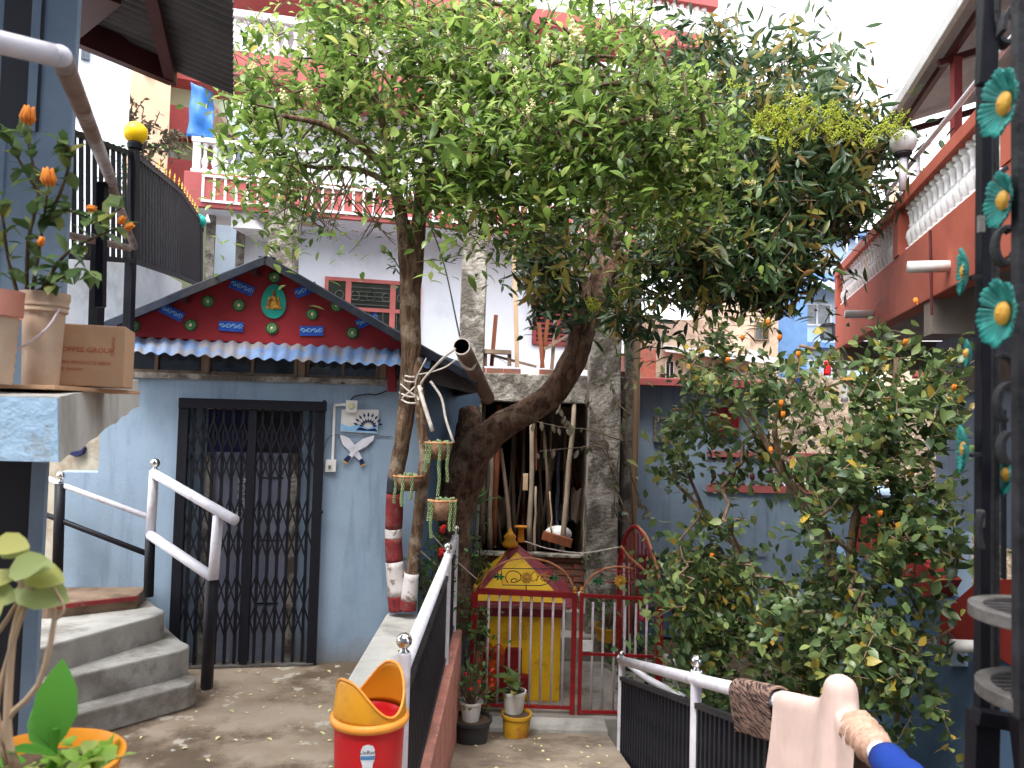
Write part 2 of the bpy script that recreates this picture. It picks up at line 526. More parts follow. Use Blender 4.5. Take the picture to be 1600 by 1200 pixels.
mat('tan_wall', srgb(198, 176, 156), .9, srgb(176, 152, 132), 4, stain=srgb(140, 118, 100), sscale=2, samt=.7, bump=.5, bscale=20)
mat('cream_wall', srgb(178, 172, 156), .9, srgb(160, 150, 132), 4, stain=srgb(126, 104, 84), sscale=2.3, samt=.8, bump=.4, bscale=30)
mat('hill_earth', srgb(138, 120, 104), .95, srgb(92, 78, 64), 7, .42, .58, stain=srgb(80, 76, 50), sscale=4, samt=.8, bump=1.0, bscale=9, bdist=.08, speck=srgb(176, 160, 142), spscale=14, splo=.6)
mat('tarp_blue', srgb(34, 92, 160), .45, srgb(48, 112, 180), 6, bump=.3, bscale=8)
mat('glass_dark', (.015, .018, .022), .08, (.03, .032, .035), 3, bump=.0, spec=.8)
mat('glass_grey', srgb(120, 126, 134), .2, srgb(90, 96, 104), 4, bump=0, spec=.7)
mat('black_paint', (.005, .005, .010), .5, (.010, .010, .014), 30, bump=.1, bscale=90, speck=(.08, .075, .07), spscale=70, splo=.73, spec=.25)
mat('black_fence', (.008, .009, .014), .5, (.016, .017, .024), 10, speck=(.35, .35, .36), spscale=26, splo=.74, bump=.1, spec=.2)
mat('white_paint', srgb(226, 224, 232), .42, srgb(206, 204, 214), 8, stain=srgb(160, 150, 148), sscale=9, slo=.56, shi=.68, samt=.6, bump=.08, spec=.5)
mat('old_tube', srgb(150, 128, 118), .5, srgb(110, 84, 74), 7, stain=srgb(196, 190, 192), sscale=3, samt=.8, bump=.15)
mat('chrome', (.78, .77, .75), .12, (.7, .69, .67), 10, metal=1.0, bump=0)
mat('gold_paint', srgb(226, 176, 70), .4, srgb(196, 140, 50), 20, metal=.2)
mat('gold_relief', srgb(206, 150, 52), .45, srgb(120, 80, 24), 28, .45, .6, bump=.6, bscale=60)
mat('teal_paint', srgb(28, 160, 140), .45, srgb(22, 140, 122), 8, bump=.1)
mat('teal_petal', srgb(44, 150, 140), .4, srgb(22, 110, 106), 40, bump=.2)
mat('gate_red', srgb(160, 22, 30), .5, srgb(136, 18, 26), 8, stain=srgb(110, 24, 26), sscale=9, samt=.5, bump=.15)
mat('gate_green', srgb(20, 120, 66), .4)
mat('rod_gold', srgb(214, 150, 110), .5, srgb(180, 110, 70), 12)
mat('white_rod', srgb(214, 200, 208), .5, srgb(190, 176, 182), 12)
mat('shrine_yellow', srgb(248, 200, 30), .6, srgb(236, 182, 26), 3, stain=srgb(170, 124, 30), sscale=2.4, slo=.54, samt=.6, bump=.15)
mat('shrine_maroon', srgb(146, 34, 54), .55, srgb(124, 30, 46), 4, stain=srgb(168, 96, 96), sscale=5, samt=.5, bump=.1)
mat('bin_red', srgb(200, 20, 32), .35, srgb(188, 18, 28), 2, bump=.03, spec=.5, stain=srgb(170, 70, 66), sscale=5, slo=.54, shi=.66, samt=.45, speck=srgb(190, 110, 100), spscale=60, splo=.7)
mat('bin_yellow', srgb(226, 158, 36), .42, srgb(214, 146, 32), 3, bump=.05, stain=srgb(178, 128, 60), sscale=6, slo=.54, shi=.68, samt=.5)
mat('bin_rim', srgb(246, 160, 62), .4)
mat('sticker', srgb(224, 228, 232), .4, srgb(206, 214, 224), 10)
mat('sticker_blue', srgb(84, 140, 190), .4)
mat('ink', (.02, .02, .03), .6)
mat('board_blue', srgb(40, 92, 190), .5, srgb(28, 70, 160), 14)
mat('motif_light', srgb(150, 200, 240), .5)
mat('rosette_green', srgb(110, 158, 96), .55, srgb(70, 116, 70), 30)
mat('rosette_dark', srgb(34, 84, 50), .6)
mat('rosette_cream', srgb(214, 214, 170), .6)
mat('wood_old', srgb(150, 128, 110), .85, srgb(112, 92, 78), 9, stretch=(1, 1, .15), bump=.5, bscale=40)
mat('wood_brown', srgb(150, 86, 54), .8, srgb(110, 60, 38), 8, stretch=(1, 1, .2), bump=.4)
mat('wood_pale', srgb(206, 178, 148), .8, srgb(176, 146, 116), 8, stretch=(1, 1, .2), bump=.4)
mat('bamboo', srgb(166, 150, 130), .8, srgb(128, 112, 94), 7, stretch=(1, 1, .3), bump=.3)
mat('brick', srgb(156, 92, 74), .9, srgb(120, 68, 54), 12, stain=srgb(110, 96, 86), sscale=5, samt=.7, bump=.6, bscale=50)
mat('mortar', srgb(128, 112, 100), .95, srgb(104, 90, 80), 8, bump=.6)
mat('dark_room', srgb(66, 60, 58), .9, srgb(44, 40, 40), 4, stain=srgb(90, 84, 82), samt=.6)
mat('window_red', srgb(150, 66, 66), .7, srgb(126, 52, 54), 5)
mat('window_pink', srgb(196, 110, 104), .7, srgb(176, 96, 92), 5)
mat('cardboard', srgb(186, 150, 120), .85, srgb(186, 146, 112), 6, bump=.1, stretch=(1, 1, 6))
mat('cardboard_print', srgb(186, 84, 62), .85)
mat('plastic_cream', srgb(196, 170, 146), .5, srgb(178, 152, 128), 5, stain=srgb(160, 134, 110), samt=.5)
mat('plastic_pink', srgb(206, 142, 122), .6, srgb(190, 124, 108), 4)
mat('plastic_orange', srgb(232, 150, 40), .45, srgb(218, 134, 32), 4)
mat('plastic_white', srgb(226, 224, 220), .4, srgb(210, 208, 204), 6)
mat('plastic_black', (.03, .03, .034), .5, (.045, .045, .05), 6)
mat('tub_yellow', srgb(206, 160, 40), .5, srgb(186, 134, 34), 5, stain=srgb(140, 84, 40), sscale=7, samt=.7)
mat('rope', srgb(226, 218, 210), .9, srgb(200, 190, 180), 20)
mat('stem_bark', srgb(150, 126, 104), .95, srgb(106, 84, 66), 10, stretch=(2, 2, .5), bump=.8, bscale=30, bdist=.02)
mat('bark', srgb(132, 106, 84), .95, srgb(84, 62, 46), 13, .42, .58, stretch=(2.2, 2.2, .45), stain=srgb(176, 160, 138), sscale=6, slo=.52, shi=.6, samt=.65, bump=1.0, bscale=26, bdist=.04, speck=srgb(60, 44, 34), spscale=22)
mat('bark_dark', srgb(116, 86, 68), .95, srgb(70, 48, 38), 9, .42, .58, stretch=(1.8, 1.8, .8), stain=srgb(156, 134, 114), sscale=4, slo=.5, shi=.6, samt=.6, bump=1.0, bscale=18, bdist=.05, speck=srgb(48, 34, 28), spscale=16)
mat('twig', srgb(116, 98, 80), .95, srgb(90, 74, 60), 12, bump=.4)
mat('trunk_white', srgb(214, 208, 206), .8, srgb(196, 188, 184), 7, stain=srgb(120, 92, 80), sscale=9, slo=.55, shi=.6, samt=.8, bump=.7, bscale=40)
mat('trunk_red', srgb(132, 42, 44), .85, srgb(110, 34, 36), 7, stain=srgb(120, 84, 72), sscale=9, slo=.54, shi=.62, samt=.7, bump=.7, bscale=40)
mat('husk', srgb(132, 100, 76), .95, srgb(96, 70, 52), 18, bump=1.0, bscale=60)
mat('cloth_cream', srgb(214, 188, 178), .95, srgb(200, 174, 164), 5, stain=srgb(186, 160, 150), sscale=4, samt=.5, bump=.1, bscale=200)
mat('cloth_peach', srgb(206, 170, 148), .95, srgb(178, 138, 116), 24, bump=.6, bscale=60)
mat('cloth_blue', srgb(14, 58, 148), .85, srgb(10, 46, 126), 5)
mat('cloth_knit', srgb(152, 122, 108), .95, srgb(50, 34, 32), 30, .46, .54, stretch=(.5, .5, 5.0), bump=1.0, bscale=60)
mat('lamp_yellow', srgb(250, 206, 20), .35, srgb(244, 196, 16), 3, bump=0)
mat('lamp_teal', srgb(20, 176, 166), .35, bump=0)
mat('lamp_white', srgb(226, 226, 226), .35, bump=0)
mat('pot_band', srgb(188, 120, 100), .7)
mat('flower_orange', srgb(228, 138, 40), .7, srgb(204, 104, 30), 30)
mat('flower_red', srgb(220, 30, 34), .6)
mat('flower_pink', srgb(230, 70, 130), .6)
mat('flower_cream', srgb(232, 224, 176), .7, srgb(206, 206, 140), 30)
mat('panicle', srgb(170, 180, 60), .8, srgb(140, 150, 44), 30)
mat('pipe_inside', (.01, .01, .01), .9)
mat('pipe_old', srgb(120, 96, 84), .6, srgb(96, 74, 64), 8, stain=srgb(150, 134, 124), sscale=6, samt=.6)
mat('succulent', srgb(136, 152, 108), .6, srgb(104, 124, 80), 20)
mat('iron_grey', (.012, .012, .015), .55, (.035, .035, .04), 14, bump=.4, bscale=60, spec=.3)
mat('iron_pale', srgb(120, 117, 114), .55, srgb(84, 80, 76), 16, bump=.3, metal=.2)
mat('curtain', srgb(138, 142, 162), .6, srgb(120, 124, 144), 5, bump=.05)
mat('navy', srgb(24, 30, 80), .5)
mat('flame_cloth', srgb(214, 96, 30), .8, srgb(110, 20, 20), 9, .42, .58)
mat('bag_red', srgb(130, 16, 24), .6)

L = leaf_mat
L('leaf_citrus', [(0, (.04, .08, .018)), (.2, (.09, .16, .032)), (.5, (.17, .275, .048)), (.75, (.26, .38, .07)), (.95, (.36, .46, .13)), (1.0, (.45, .38, .09))], .34, .45, .55)
L('leaf_mango', [(0, (.018, .042, .016)), (.4, (.032, .07, .024)), (.75, (.06, .11, .036)), (.9, (.10, .16, .05)), (1.0, (.20, .20, .06))], .3, .2, .5)
L('leaf_mango_young', [(0, (.30, .20, .05)), (.5, (.28, .26, .05)), (.8, (.36, .20, .07)), (1.0, (.20, .22, .04))], .5, .35)
L('leaf_shrub', [(0, (.04, .075, .03)), (.35, (.08, .135, .045)), (.7, (.15, .21, .07)), (.9, (.25, .31, .10)), (.95, (.30, .28, .06)), (.985, (.5, .34, .05)), (1.0, (.42, .24, .05))], .38, .3, .45)
L('leaf_dry', [(0, (.10, .07, .045)), (.5, (.15, .13, .09)), (1.0, (.07, .09, .04))], .7, .2)
L('leaf_pot', [(0, (.05, .10, .03)), (.5, (.10, .17, .05)), (.85, (.17, .25, .08)), (1.0, (.34, .33, .08))], .4, .3)
L('leaf_bush', [(0, (.03, .08, .02)), (.5, (.06, .14, .03)), (1.0, (.11, .22, .05))], .45, .25)
L('leaf_lime', [(0, (.22, .42, .05)), (.6, (.32, .5, .09)), (1.0, (.5, .55, .18))], .4, .4)
L('leaf_broad', [(0, (.07, .26, .03)), (1.0, (.10, .32, .04))], .3, .35, .5)

# ================================================================== setting: ground
mb = MB(); mb.grid(lambda u, v: (-70 + 140 * u, -20 + 160 * v, -1.05 + .03 * math.sin(u * 40) * math.sin(v * 37)), 60, 60)
struct('ground', mb, MATS['soil'])
mb = MB(); mb.prism([(-6, -2, -1.0), (-.5, -2, -1.0), (-.5, 8.2, -1.0), (-6, 8.2, -1.0)], (0, 0, 1.0)); struct('patio', mb, MATS['patio_floor'])
RZ = lambda y: -.80 + .2 * (7 - y)
mb = MB()
mb.hexa([V((-.38, 2, -1)), V((1.0, 2, -1)), V((.92, 7.05, -1)), V((-.38, 7.05, -1)), V((-.38, 2, RZ(2))), V((1.0, 2, RZ(2))), V((.92, 7.05, RZ(7.05))), V((-.38, 7.05, RZ(7.05)))])
struct('sloping_path', mb, MATS['path_floor'])
mb = MB(); mb.box((.5, 8.0, -.865), (2.6, 1.75, .27)); struct('gate_pavement', mb, MATS['concrete'], bevel=.01)

# low wall with pink paint that carries the railing
mb = MB(); mb.prism([(-.495, 2.2, -1), (-.375, 2.2, -1), (-.375, 6.72, -1), (-.495, 6.72, -1)], (0, 0, 1.15))
solo('retaining_wall', mb, MATS['pink_paint'], 'chipped pink painted low wall under the white railing beside the sloping path', 'wall', bevel=.012)
mb = MB(); mb.prism([(-.935, 4.38, .0), (-.5, 4.38, .0), (-.5, 6.2, .0), (-.95, 6.2, .0)], (0, 0, .41))
solo('concrete_bench', mb, MATS['concrete_pale'], 'smooth grey concrete ledge between the blue wall and the railing', 'bench', bevel=.02)

# ================================================================== blue house
FP = Plane((-1.96, 6.11), (1, .175))
hp = lambda px, py, out=0.0: FP.at(px, py, out)
uL, _ = FP.coord(96, 800); uR, _ = FP.coord(657, 800)
house = thing('blue_house', 'small light blue house with red gable and black folding grille door', 'house', FP.uz(0, 0))
zt = hp(400, 596).z
du0, dz1 = FP.coord(287, 622); du1, _ = FP.coord(505, 632)
mb = MB()
def wallbox(m_, pl, u0, u1, z0, z1, o0, o1):
    return m_.hexa([pl.uz(u0, z0, o1), pl.uz(u1, z0, o1), pl.uz(u1, z0, o0), pl.uz(u0, z0, o0), pl.uz(u0, z1, o1), pl.uz(u1, z1, o1), pl.uz(u1, z1, o0), pl.uz(u0, z1, o0)])
uB = FP.coord(150, 800)[0]
wallbox(mb, FP, uB, du0, -.1, zt, -.2, 0); wallbox(mb, FP, du1, uR, -.1, zt, -.2, 0); wallbox(mb, FP, du0, du1, dz1, zt, -.2, 0)
part('wall', mb, MATS['house_blue'], house)
# side wall, runs back behind the trees
s0 = FP.uz(uR, 0, -.2); s1 = V((-.37, 9.0, 0))
SP = Plane(s0, (s1 - s0))
mb = MB(); Ls = (s1 - s0).length
wallbox(mb, SP, 0, Ls, -1, 2.55, -.2, 0); part('side_wall', mb, MATS['house_blue_dark'], house)  # darker copy of the house blue: this side's shade is in the colour
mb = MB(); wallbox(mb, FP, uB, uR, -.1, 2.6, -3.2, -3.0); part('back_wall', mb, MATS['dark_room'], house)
mb = MB(); wallbox(mb, FP, uB, uB + .15, -.1, 2.6, -3.0, -.2); part('end_wall', mb, MATS['house_blue'], house)
# lintel ledge, transom windows
mb = MB(); wallbox(mb, FP, uB, uR - .02, zt, zt + .045, -.2, .03); part('ledge', mb, MATS['pillar_concrete'], house)
zb = zt + .048; ztop = hp(400, 548).z
for a, b_ in ((uB + .02, 318), (322, 464), (478, 592), (604, 655)):
    ua = a if a < 0 and a > -9 else FP.coord(a, 580)[0]; ub = FP.coord(b_, 580)[0]
    mb = MB(); wallbox(mb, FP, ua + .012, ub - .012, zb + .02, ztop, -.07, -.055)
    fr = part('transom_window', mb, MATS['glass_dark'], house)
    mb = MB()
    k = max(2, int((ub - ua) / .32))
    for i in range(k + 1):
        uu = ua + .012 + (ub - ua - .024) * i / k
        wallbox(mb, FP, uu - .012, uu + .012, zb, ztop, -.052, -.02)
    wallbox(mb, FP, ua, ub, zb, zb + .02, -.05, -.015)
    o_ = part('window_frame', mb, MATS['wood_old'], fr)
for px in (320, 471, 598):
    uu = FP.coord(px, 580)[0]; mb = MB(); wallbox(mb, FP, uu - .028, uu + .028, zb, ztop, -.06, .0); part('mullion', mb, MATS['wood_old'], house)
mb = MB(); wallbox(mb, FP, uB, uR, ztop - .03, ztop + .06, -.2, -.0); part('lintel', mb, MATS['gable_red'], house)
# gable board
G = [(188, 524), (192, 507), (417, 412), (705, 566), (700, 572), (640, 549)]
mb = MB(); pts = [hp(x, y, .03) for x, y in G]; mb.prism(pts, FP.n * -.05); part('gable_board', mb, MATS['gable_red'], house)
m_ = MB(); wallbox(m_, FP, FP.coord(84, 800)[0], uB, -.1, FP.coord(100, 738)[1], -.22, -.012); part('low_wall_band', m_, MATS['house_blue'], house)
# red corner post
mb = MB(); mb.bar(hp(612, 560, .02), hp(613, 612, .02), .07); part('corner_bracket', mb, MATS['gable_red'], house, bevel=.006)
# roof: two corrugated sheets with thick dark barge edge
A0 = hp(165, 503, .22); A1 = hp(415, 401, .22); A2 = hp(748, 592, .22)
back = -FP.n * 3.6
def corr_sheet(a, b_, vec, pitch, amp, nv=1, thick=.004, sub=6):
    """from edge a-b, waves counted along a-b, running along vec"""
    a, b_, vec = V(a), V(b_), V(vec); Ln = (b_ - a).length; nw = max(2, int(Ln / pitch)); nn = (b_ - a).cross(vec).normalized()
    if nn.z < 0: nn = -nn
    m_ = MB(); m_.grid(lambda u, v: a.lerp(b_, u) + vec * v + nn * amp * math.sin(u * nw * 2 * math.pi), nw * sub, nv, thick)
    return m_
for p, q, nm in ((A0, A1, 'roof_sheet'), (A1, A2, 'roof_sheet')):
    # ribs run down the slope
    m_ = corr_sheet(p, p + back, q - p, .09, .012); part(nm, m_, MATS['roof_dark'], house)
    m_ = MB(); dd = (q - p).normalized(); m_.bar(p - V((0, 0, .03)), q - V((0, 0, .03)), .035, .055); part('barge_board', m_, MATS['roof_dark'], house)
m_ = MB(); m_.bar(A1 - FP.n * .06 + V((0, 0, .008)), A1 + back + V((0, 0, .008)), .12, .012); part('ridge_cap', m_, MATS['roof_dark'], house)
for px, py in ((283, 462), (395, 420), (655, 548)):
    m_ = MB(); q = hp(px, py + 2, .2); m_.bar(q, q - FP.n * .5, .05, .05); part('rafter', m_, MATS['maroon_steel'], house)
m_ = MB(); e0 = hp(640, 575, .1); e1 = hp(742, 600, .1); m_.bar(e0, e1, .05, .16); m_.bar(e1, e1 - FP.n * 3, .05, .14); part('eave_board', m_, MATS['dark_room'], house)
# little corrugated awning under the gable
a = hp(188, 527, .035); b_ = hp(676, 549, .035); a2 = hp(188, 550, .30); b2 = hp(672, 574, .30)
nw = 24; m_ = MB()
drop = lambda u, v: a.lerp(b_, u).lerp(a2.lerp(b2, u), v) + V((0, 0, 1)) * (.011) * math.sin(u * nw * 2 * math.pi)
m_.grid(drop, nw * 8, 2, .004)
part('tin_awning', m_, MATS['tin_blue'], house, auto=50)
# motifs
def motif(px, py, tilt, wpx=36, hpx=15):
    c = hp(px, py, .045); s = 6.1 / F
    m_ = MB(); R = Matrix.Rotation(-tilt, 3, FP.n)
    P3 = lambda x, y: c + R @ (FP.u * x * s + V((0, 0, y * s)))
    m_.prism([P3(-wpx / 2, -hpx / 2), P3(wpx / 2, -hpx / 2), P3(wpx / 2, hpx / 2), P3(-wpx / 2, hpx / 2)], -FP.n * .012)
    o_ = part('painted_scroll_plaque', m_, MATS['board_blue'], house)
    m_ = MB(); o3 = FP.n * .004
    for k, x0 in enumerate((-13, -4.5, 4.5, 13)):
        pts = []
        for i in range(9):
            an = math.pi * (1.5 * i / 8) * (1 if k % 2 else -1) + (0 if k % 2 else math.pi)
            rr = 4.2 * (1 - .06 * i)
            pts.append(P3(x0 + rr * math.cos(an), rr * math.sin(an)) + o3)
        m_.tube(pts, .0035, 5)
    m_.tube([P3(x, 2.4 * math.sin(x * .7)) + o3 for x in range(-16, 17, 2)], .003, 5)
    part('scroll_line', m_, MATS['motif_light'], o_)
for a_ in ((268, 488, .42), (378, 449, .36), (478, 453, -.42), (574, 501, -.42), (361, 510, .02), (487, 517, -.04)):
    motif(*a_)
def rosette_disc(px, py, r=8.5):
    c = hp(px, py, .035); s = 6.1 / F
    R = frame((0, 0, 0), FP.u, V((0, 0, 1)), FP.n).to_3x3()
    m_ = MB(); m_.lathe([(r * s * 1.12, 0), (r * s * 1.12, .006)], c, 18, R); o_ = part('rosette', m_, MATS['rosette_dark'], house)
    m_ = MB()
    for k in range(10):
        an = k * math.pi / 5; d = FP.u * math.cos(an) + V((0, 0, 1)) * math.sin(an)
        m_.ball(c + d * r * s * .62 + FP.n * .008, r * s * .3, 6, (1, .5, 1))
    part('petal_ring', m_, MATS['rosette_green'], o_, smooth=True)
    m_ = MB(); m_.ball(c + FP.n * .008, r * s * .34, 8, (1, .6, 1)); part('centre', m_, MATS['rosette_cream'], o_, smooth=True)
for a_ in ((209, 509), (298, 508), (325, 471), (373, 477), (429, 433), (425, 513), (488, 491), (526, 478), (551, 520), (621, 524)):
    rosette_disc(*a_)
# teal oval with gold relief
c = hp(428, 471, .036); s = 6.1 / F
ov = MB(); ov.prism([c + FP.u * (s * (18.5 - 2.5 * math.sin(t)) * math.cos(t)) + V((0, 0, s * 27 * math.sin(t))) for t in [k * 2 * math.pi / 36 for k in range(36)]], FP.n * .012)
o_ = part('oval_plaque', ov, MATS['teal_paint'], house)
m_ = MB(); q = c + FP.n * .014
def bl(x, y, r, sx=1, sz=1): m_.ball(q + FP.u * x * s + V((0, 0, y * s)), r * s, 10, (sx, .35, sz))
bl(0, -9, 8, 1.25, .55); bl(0, -3, 6.4, 1, 1); bl(0, 4, 5); bl(0, 10, 3.2, 1, 1.5); bl(0, 15, 1.8, 1, 1.6)
for sx in (-1, 1): bl(sx * 6.5, 3, 2.6, 1, 1.5); bl(sx * 8, -3, 2.4, 1, 1.6); bl(sx * 9, -10, 4, 1, .7)
m_.tube([q + FP.u * x * s + V((0, 0, y * s)) + FP.n * .008 for x, y in ((0, 4), (1, 0), (3, -3), (2, -6), (-1, -6))], [.007, .006, .005, .004, .003], 6)
part('gold_relief', m_, MATS['gold_relief'], o_, smooth=True)

# ---------------------------------------------------------------- folding grille door
grille = thing('folding_grille', 'black collapsible steel grille closed across the blue house doorway', 'grille', FP.uz((du0 + du1) / 2, 0))
gu0, gu1 = du0 - .0, du1 + .0
zg1 = dz1 + .0
m_ = MB(); wallbox(m_, FP, gu0 - .02, gu0 + .055, 0, zg1, .005, .06); part('frame_post', m_, MATS['black_paint'], grille, bevel=.004)
m_ = MB(); wallbox(m_, FP, gu1 - .055, gu1 + .02, 0, zg1, .005, .06); part('frame_post', m_, MATS['black_paint'], grille, bevel=.004)
m_ = MB(); wallbox(m_, FP, gu0 - .02, gu1 + .03, zg1 - .075, zg1 + .002, .003, .075); part('top_track', m_, MATS['black_paint'], grille, bevel=.004)
m_ = MB(); wallbox(m_, FP, gu0, gu1, .005, .02, .0, .07); part('bottom_track', m_, MATS['iron_pale'], grille)
nb = 13; za, zb2 = .025, zg1 - .022
mbp = MB(); mbp.box((0, 0, (zb2 - za) / 2), (.022, .012, zb2 - za)); mbp.box((-.009, .01, (zb2 - za) / 2), (.004, .012, zb2 - za)); mbp.box((.009, .01, (zb2 - za) / 2), (.004, .012, zb2 - za))
mep = mbp.mesh('channel_bar', MATS['black_paint'])
XA = lambda uu, z, o: frame(FP.uz(uu, z, o), FP.u, -FP.n, V((0, 0, 1)))
us = [gu0 + .055 + (gu1 - gu0 - .11) * (i + .5) / nb for i in range(nb)]
for i, uu in enumerate(us): inst('channel_bar', mep, grille, XA(uu, za, .03))
uu = (us[6]); m_ = MB(); wallbox(m_, FP, uu - .03, uu + .03, za, zb2, .036, .058); part('meeting_stile', m_, MATS['black_paint'], grille)
sp = us[1] - us[0]; hb = .235
Ls_ = math.hypot(2 * sp, 2 * hb)
mbs = MB(); mbs.box((0, 0, 0), (.013, .004, Ls_)); mes = mbs.mesh('lattice_strap', MATS['black_paint'])
for zc in (zg1 - .40, zg1 - 1.0, zg1 - 1.60):
    for i in range(-1, nb):
        for sg in (-1, 1):
            j0, j1 = max(i, 0), min(i + 2, nb - 1)
            um = us[0] + sp * (i + 1)
            if um > us[-1] + .01 or um < us[0] - .01: continue
            an = math.atan2(2 * sp * sg, 2 * hb)
            if i == -1 or i == nb - 2: 
                pass
            o1 = .045 if sg > 0 else .050
            inst('lattice_strap', mes, grille, XA(um, zc, o1) @ Matrix.Rotation(an, 4, 'Y'))
            # half-offset crossing
for px, py in ((503, 628), (498, 800)):
    m_ = MB(); m_.ball(hp(px + 4, py, .05), .016, 8); part('hinge_knob', m_, MATS['black_paint'], grille)
# door behind it
door = thing('house_door', 'pale panelled door with dark top behind the black grille', 'door', FP.uz((du0 + du1) / 2, 0, -.1))
um = (gu0 + gu1) / 2
for a_, b_, mm in ((gu0 + .01, gu0 + .17, 'house_blue'), (gu1 - .17, gu1 - .01, 'house_blue')):
    m_ = MB(); wallbox(m_, FP, a_, b_, 0, zg1, -.12, -.09); part('door_frame', m_, MATS[mm], door)
m_ = MB(); wallbox(m_, FP, gu0 + .17, gu0 + .24, 0, zg1 - .42, -.11, -.07); part('door_frame', m_, MATS['pillar_concrete'], door)
m_ = MB(); wallbox(m_, FP, gu1 - .25, gu1 - .17, 0, zg1 - .42, -.11, -.07); part('door_frame', m_, MATS['pillar_concrete'], door)
m_ = MB(); wallbox(m_, FP, gu0 + .24, um - .06, 0, zg1 - .42, -.12, -.09); p1 = part('door_leaf', m_, MATS['curtain'], door)
m_ = MB(); wallbox(m_, FP, um + .02, gu1 - .25, 0, zg1 - .42, -.12, -.09); p2 = part('door_leaf', m_, MATS['curtain'], door)
m_ = MB(); wallbox(m_, FP, um - .06, um + .02, 0, zg1 - .42, -.12, -.085); part('centre_stile', m_, MATS['ink'], door)
m_ = MB(); wallbox(m_, FP, gu0 + .17, um, zg1 - .42, zg1 - .08, -.12, -.09); part('transom', m_, MATS['navy'], door)
m_ = MB(); wallbox(m_, FP, um, gu1 - .17, zg1 - .42, zg1 - .08, -.12, -.09); part('transom', m_, MATS['ink'], door)
m_ = MB(); wallbox(m_, FP, gu0 + .17, gu1 - .17, zg1 - .08, zg1 - .05, -.12, -.085); part('top_rail', m_, MATS['wood_pale'], door)
for k in range(3):
    m_ = MB(); wallbox(m_, FP, um + .06, gu1 - .30, .45 + .5 * k, .46 + .5 * k, -.09, -.083); part('glazing_line', m_, MATS['glass_dark'], p2)
tm = text_mb('BOUTIQ', .085); c = hp(376, 778, -.068)
xform(tm, frame(c, V((0, 0, -1)), FP.u, FP.n)); part('lettering', tm, MATS['plastic_white'], door)

# ---------------------------------------------------------------- things on the facade
pos = thing('wall_poster', 'white poster with a blue wave and dark flower drawing on the blue wall', 'poster', hp(563, 660, .0))
m_ = MB(); m_.prism([hp(x, y, .012) for x, y in ((532, 674), (590, 678), (592, 640), (534, 640))], -FP.n * .004); part('sheet', m_, MATS['plastic_white'], pos)
m_ = MB(); m_.prism([hp(x, y, .0155) for x, y in ((533, 673), (589, 677), (590, 664), (576, 669), (560, 663), (546, 667), (533, 662))], -FP.n * .003); part('wave_print', m_, MATS['motif_light'], pos)
m_ = MB()
for k in range(9):
    an = math.radians(15 + 150 * k / 8); cc = hp(575, 668, .018)
    d = FP.u * math.cos(an) + V((0, 0, 1)) * math.sin(an); t2 = FP.u * -math.sin(an) + V((0, 0, 1)) * math.cos(an)
    for r0, r1 in ((.035, .075), (.08, .125)):
        m_.prism([cc + d * r0, cc + d * (r0 + r1) / 2 + t2 * .009, cc + d * r1, cc + d * (r0 + r1) / 2 - t2 * .009], FP.n * .001)
m_.prism([hp(x, y, .018) for x, y in ((556, 672), (590, 674), (586, 669), (574, 671), (562, 667))], FP.n * .001)
part('flower_print', m_, MATS['navy'], pos)
bx = thing('doorbell_box', 'square white bell box on the blue wall above the poster', 'doorbell', hp(549, 635, 0))
m_ = MB(); m_.prism([hp(x, y, .02) for x, y in ((540, 644), (558, 645), (559, 626), (541, 625))], FP.n * .03); b1 = part('casing', m_, MATS['plastic_white'], bx, bevel=.004)
m_ = MB(); m_.lathe([(.026, 0), (.026, .008), (.018, .012), (.0, .012)], hp(549, 634, .05), 14, frame((0, 0, 0), FP.u, V((0, 0, 1)), FP.n).to_3x3()); part('grille_ring', m_, MATS['rosette_cream'], bx)
m_ = MB(); m_.tube(curve([hp(548, 625, .03), hp(556, 619, .03), hp(575, 616, .03), hp(590, 616, .03), hp(613, 607, .03)]), .006, 6); part('cable', m_, MATS['ink'], bx, smooth=True)
cd = thing('wall_switch', 'white switch box under a white conduit beside the grille', 'switch', hp(516, 728, 0))
m_ = MB(); m_.prism([hp(x, y, .003) for x, y in ((508, 737), (525, 737), (526, 718), (509, 718))], FP.n * .03); part('box', m_, MATS['plastic_white'], cd, bevel=.004)
m_ = MB(); m_.prism([hp(x, y, .0335) for x, y in ((513, 733), (517, 733), (517, 727), (513, 727))], FP.n * .006); part('switch', m_, MATS['iron_pale'], cd)
m_ = MB(); m_.bar(hp(520, 718, .012), hp(523, 634, .012), .02); m_.bar(hp(522, 633, .012), hp(540, 632, .012), .02); part('conduit', m_, MATS['plastic_white'], cd)
m_ = MB(); m_.tube(curve([hp(508, 730, .02), hp(501, 722, .02), hp(505, 706, .02), hp(511, 688, .02), hp(518, 681, .02), hp(533, 679, .012), hp(574, 681, .012), hp(612, 682, .012)]), .0035, 5); part('cable', m_, MATS['iron_pale'], cd)
kn = thing('crossed_knives', 'two white crossed knife cutouts with dark handles on the blue wall', 'wall ornament', hp(552, 700, 0))
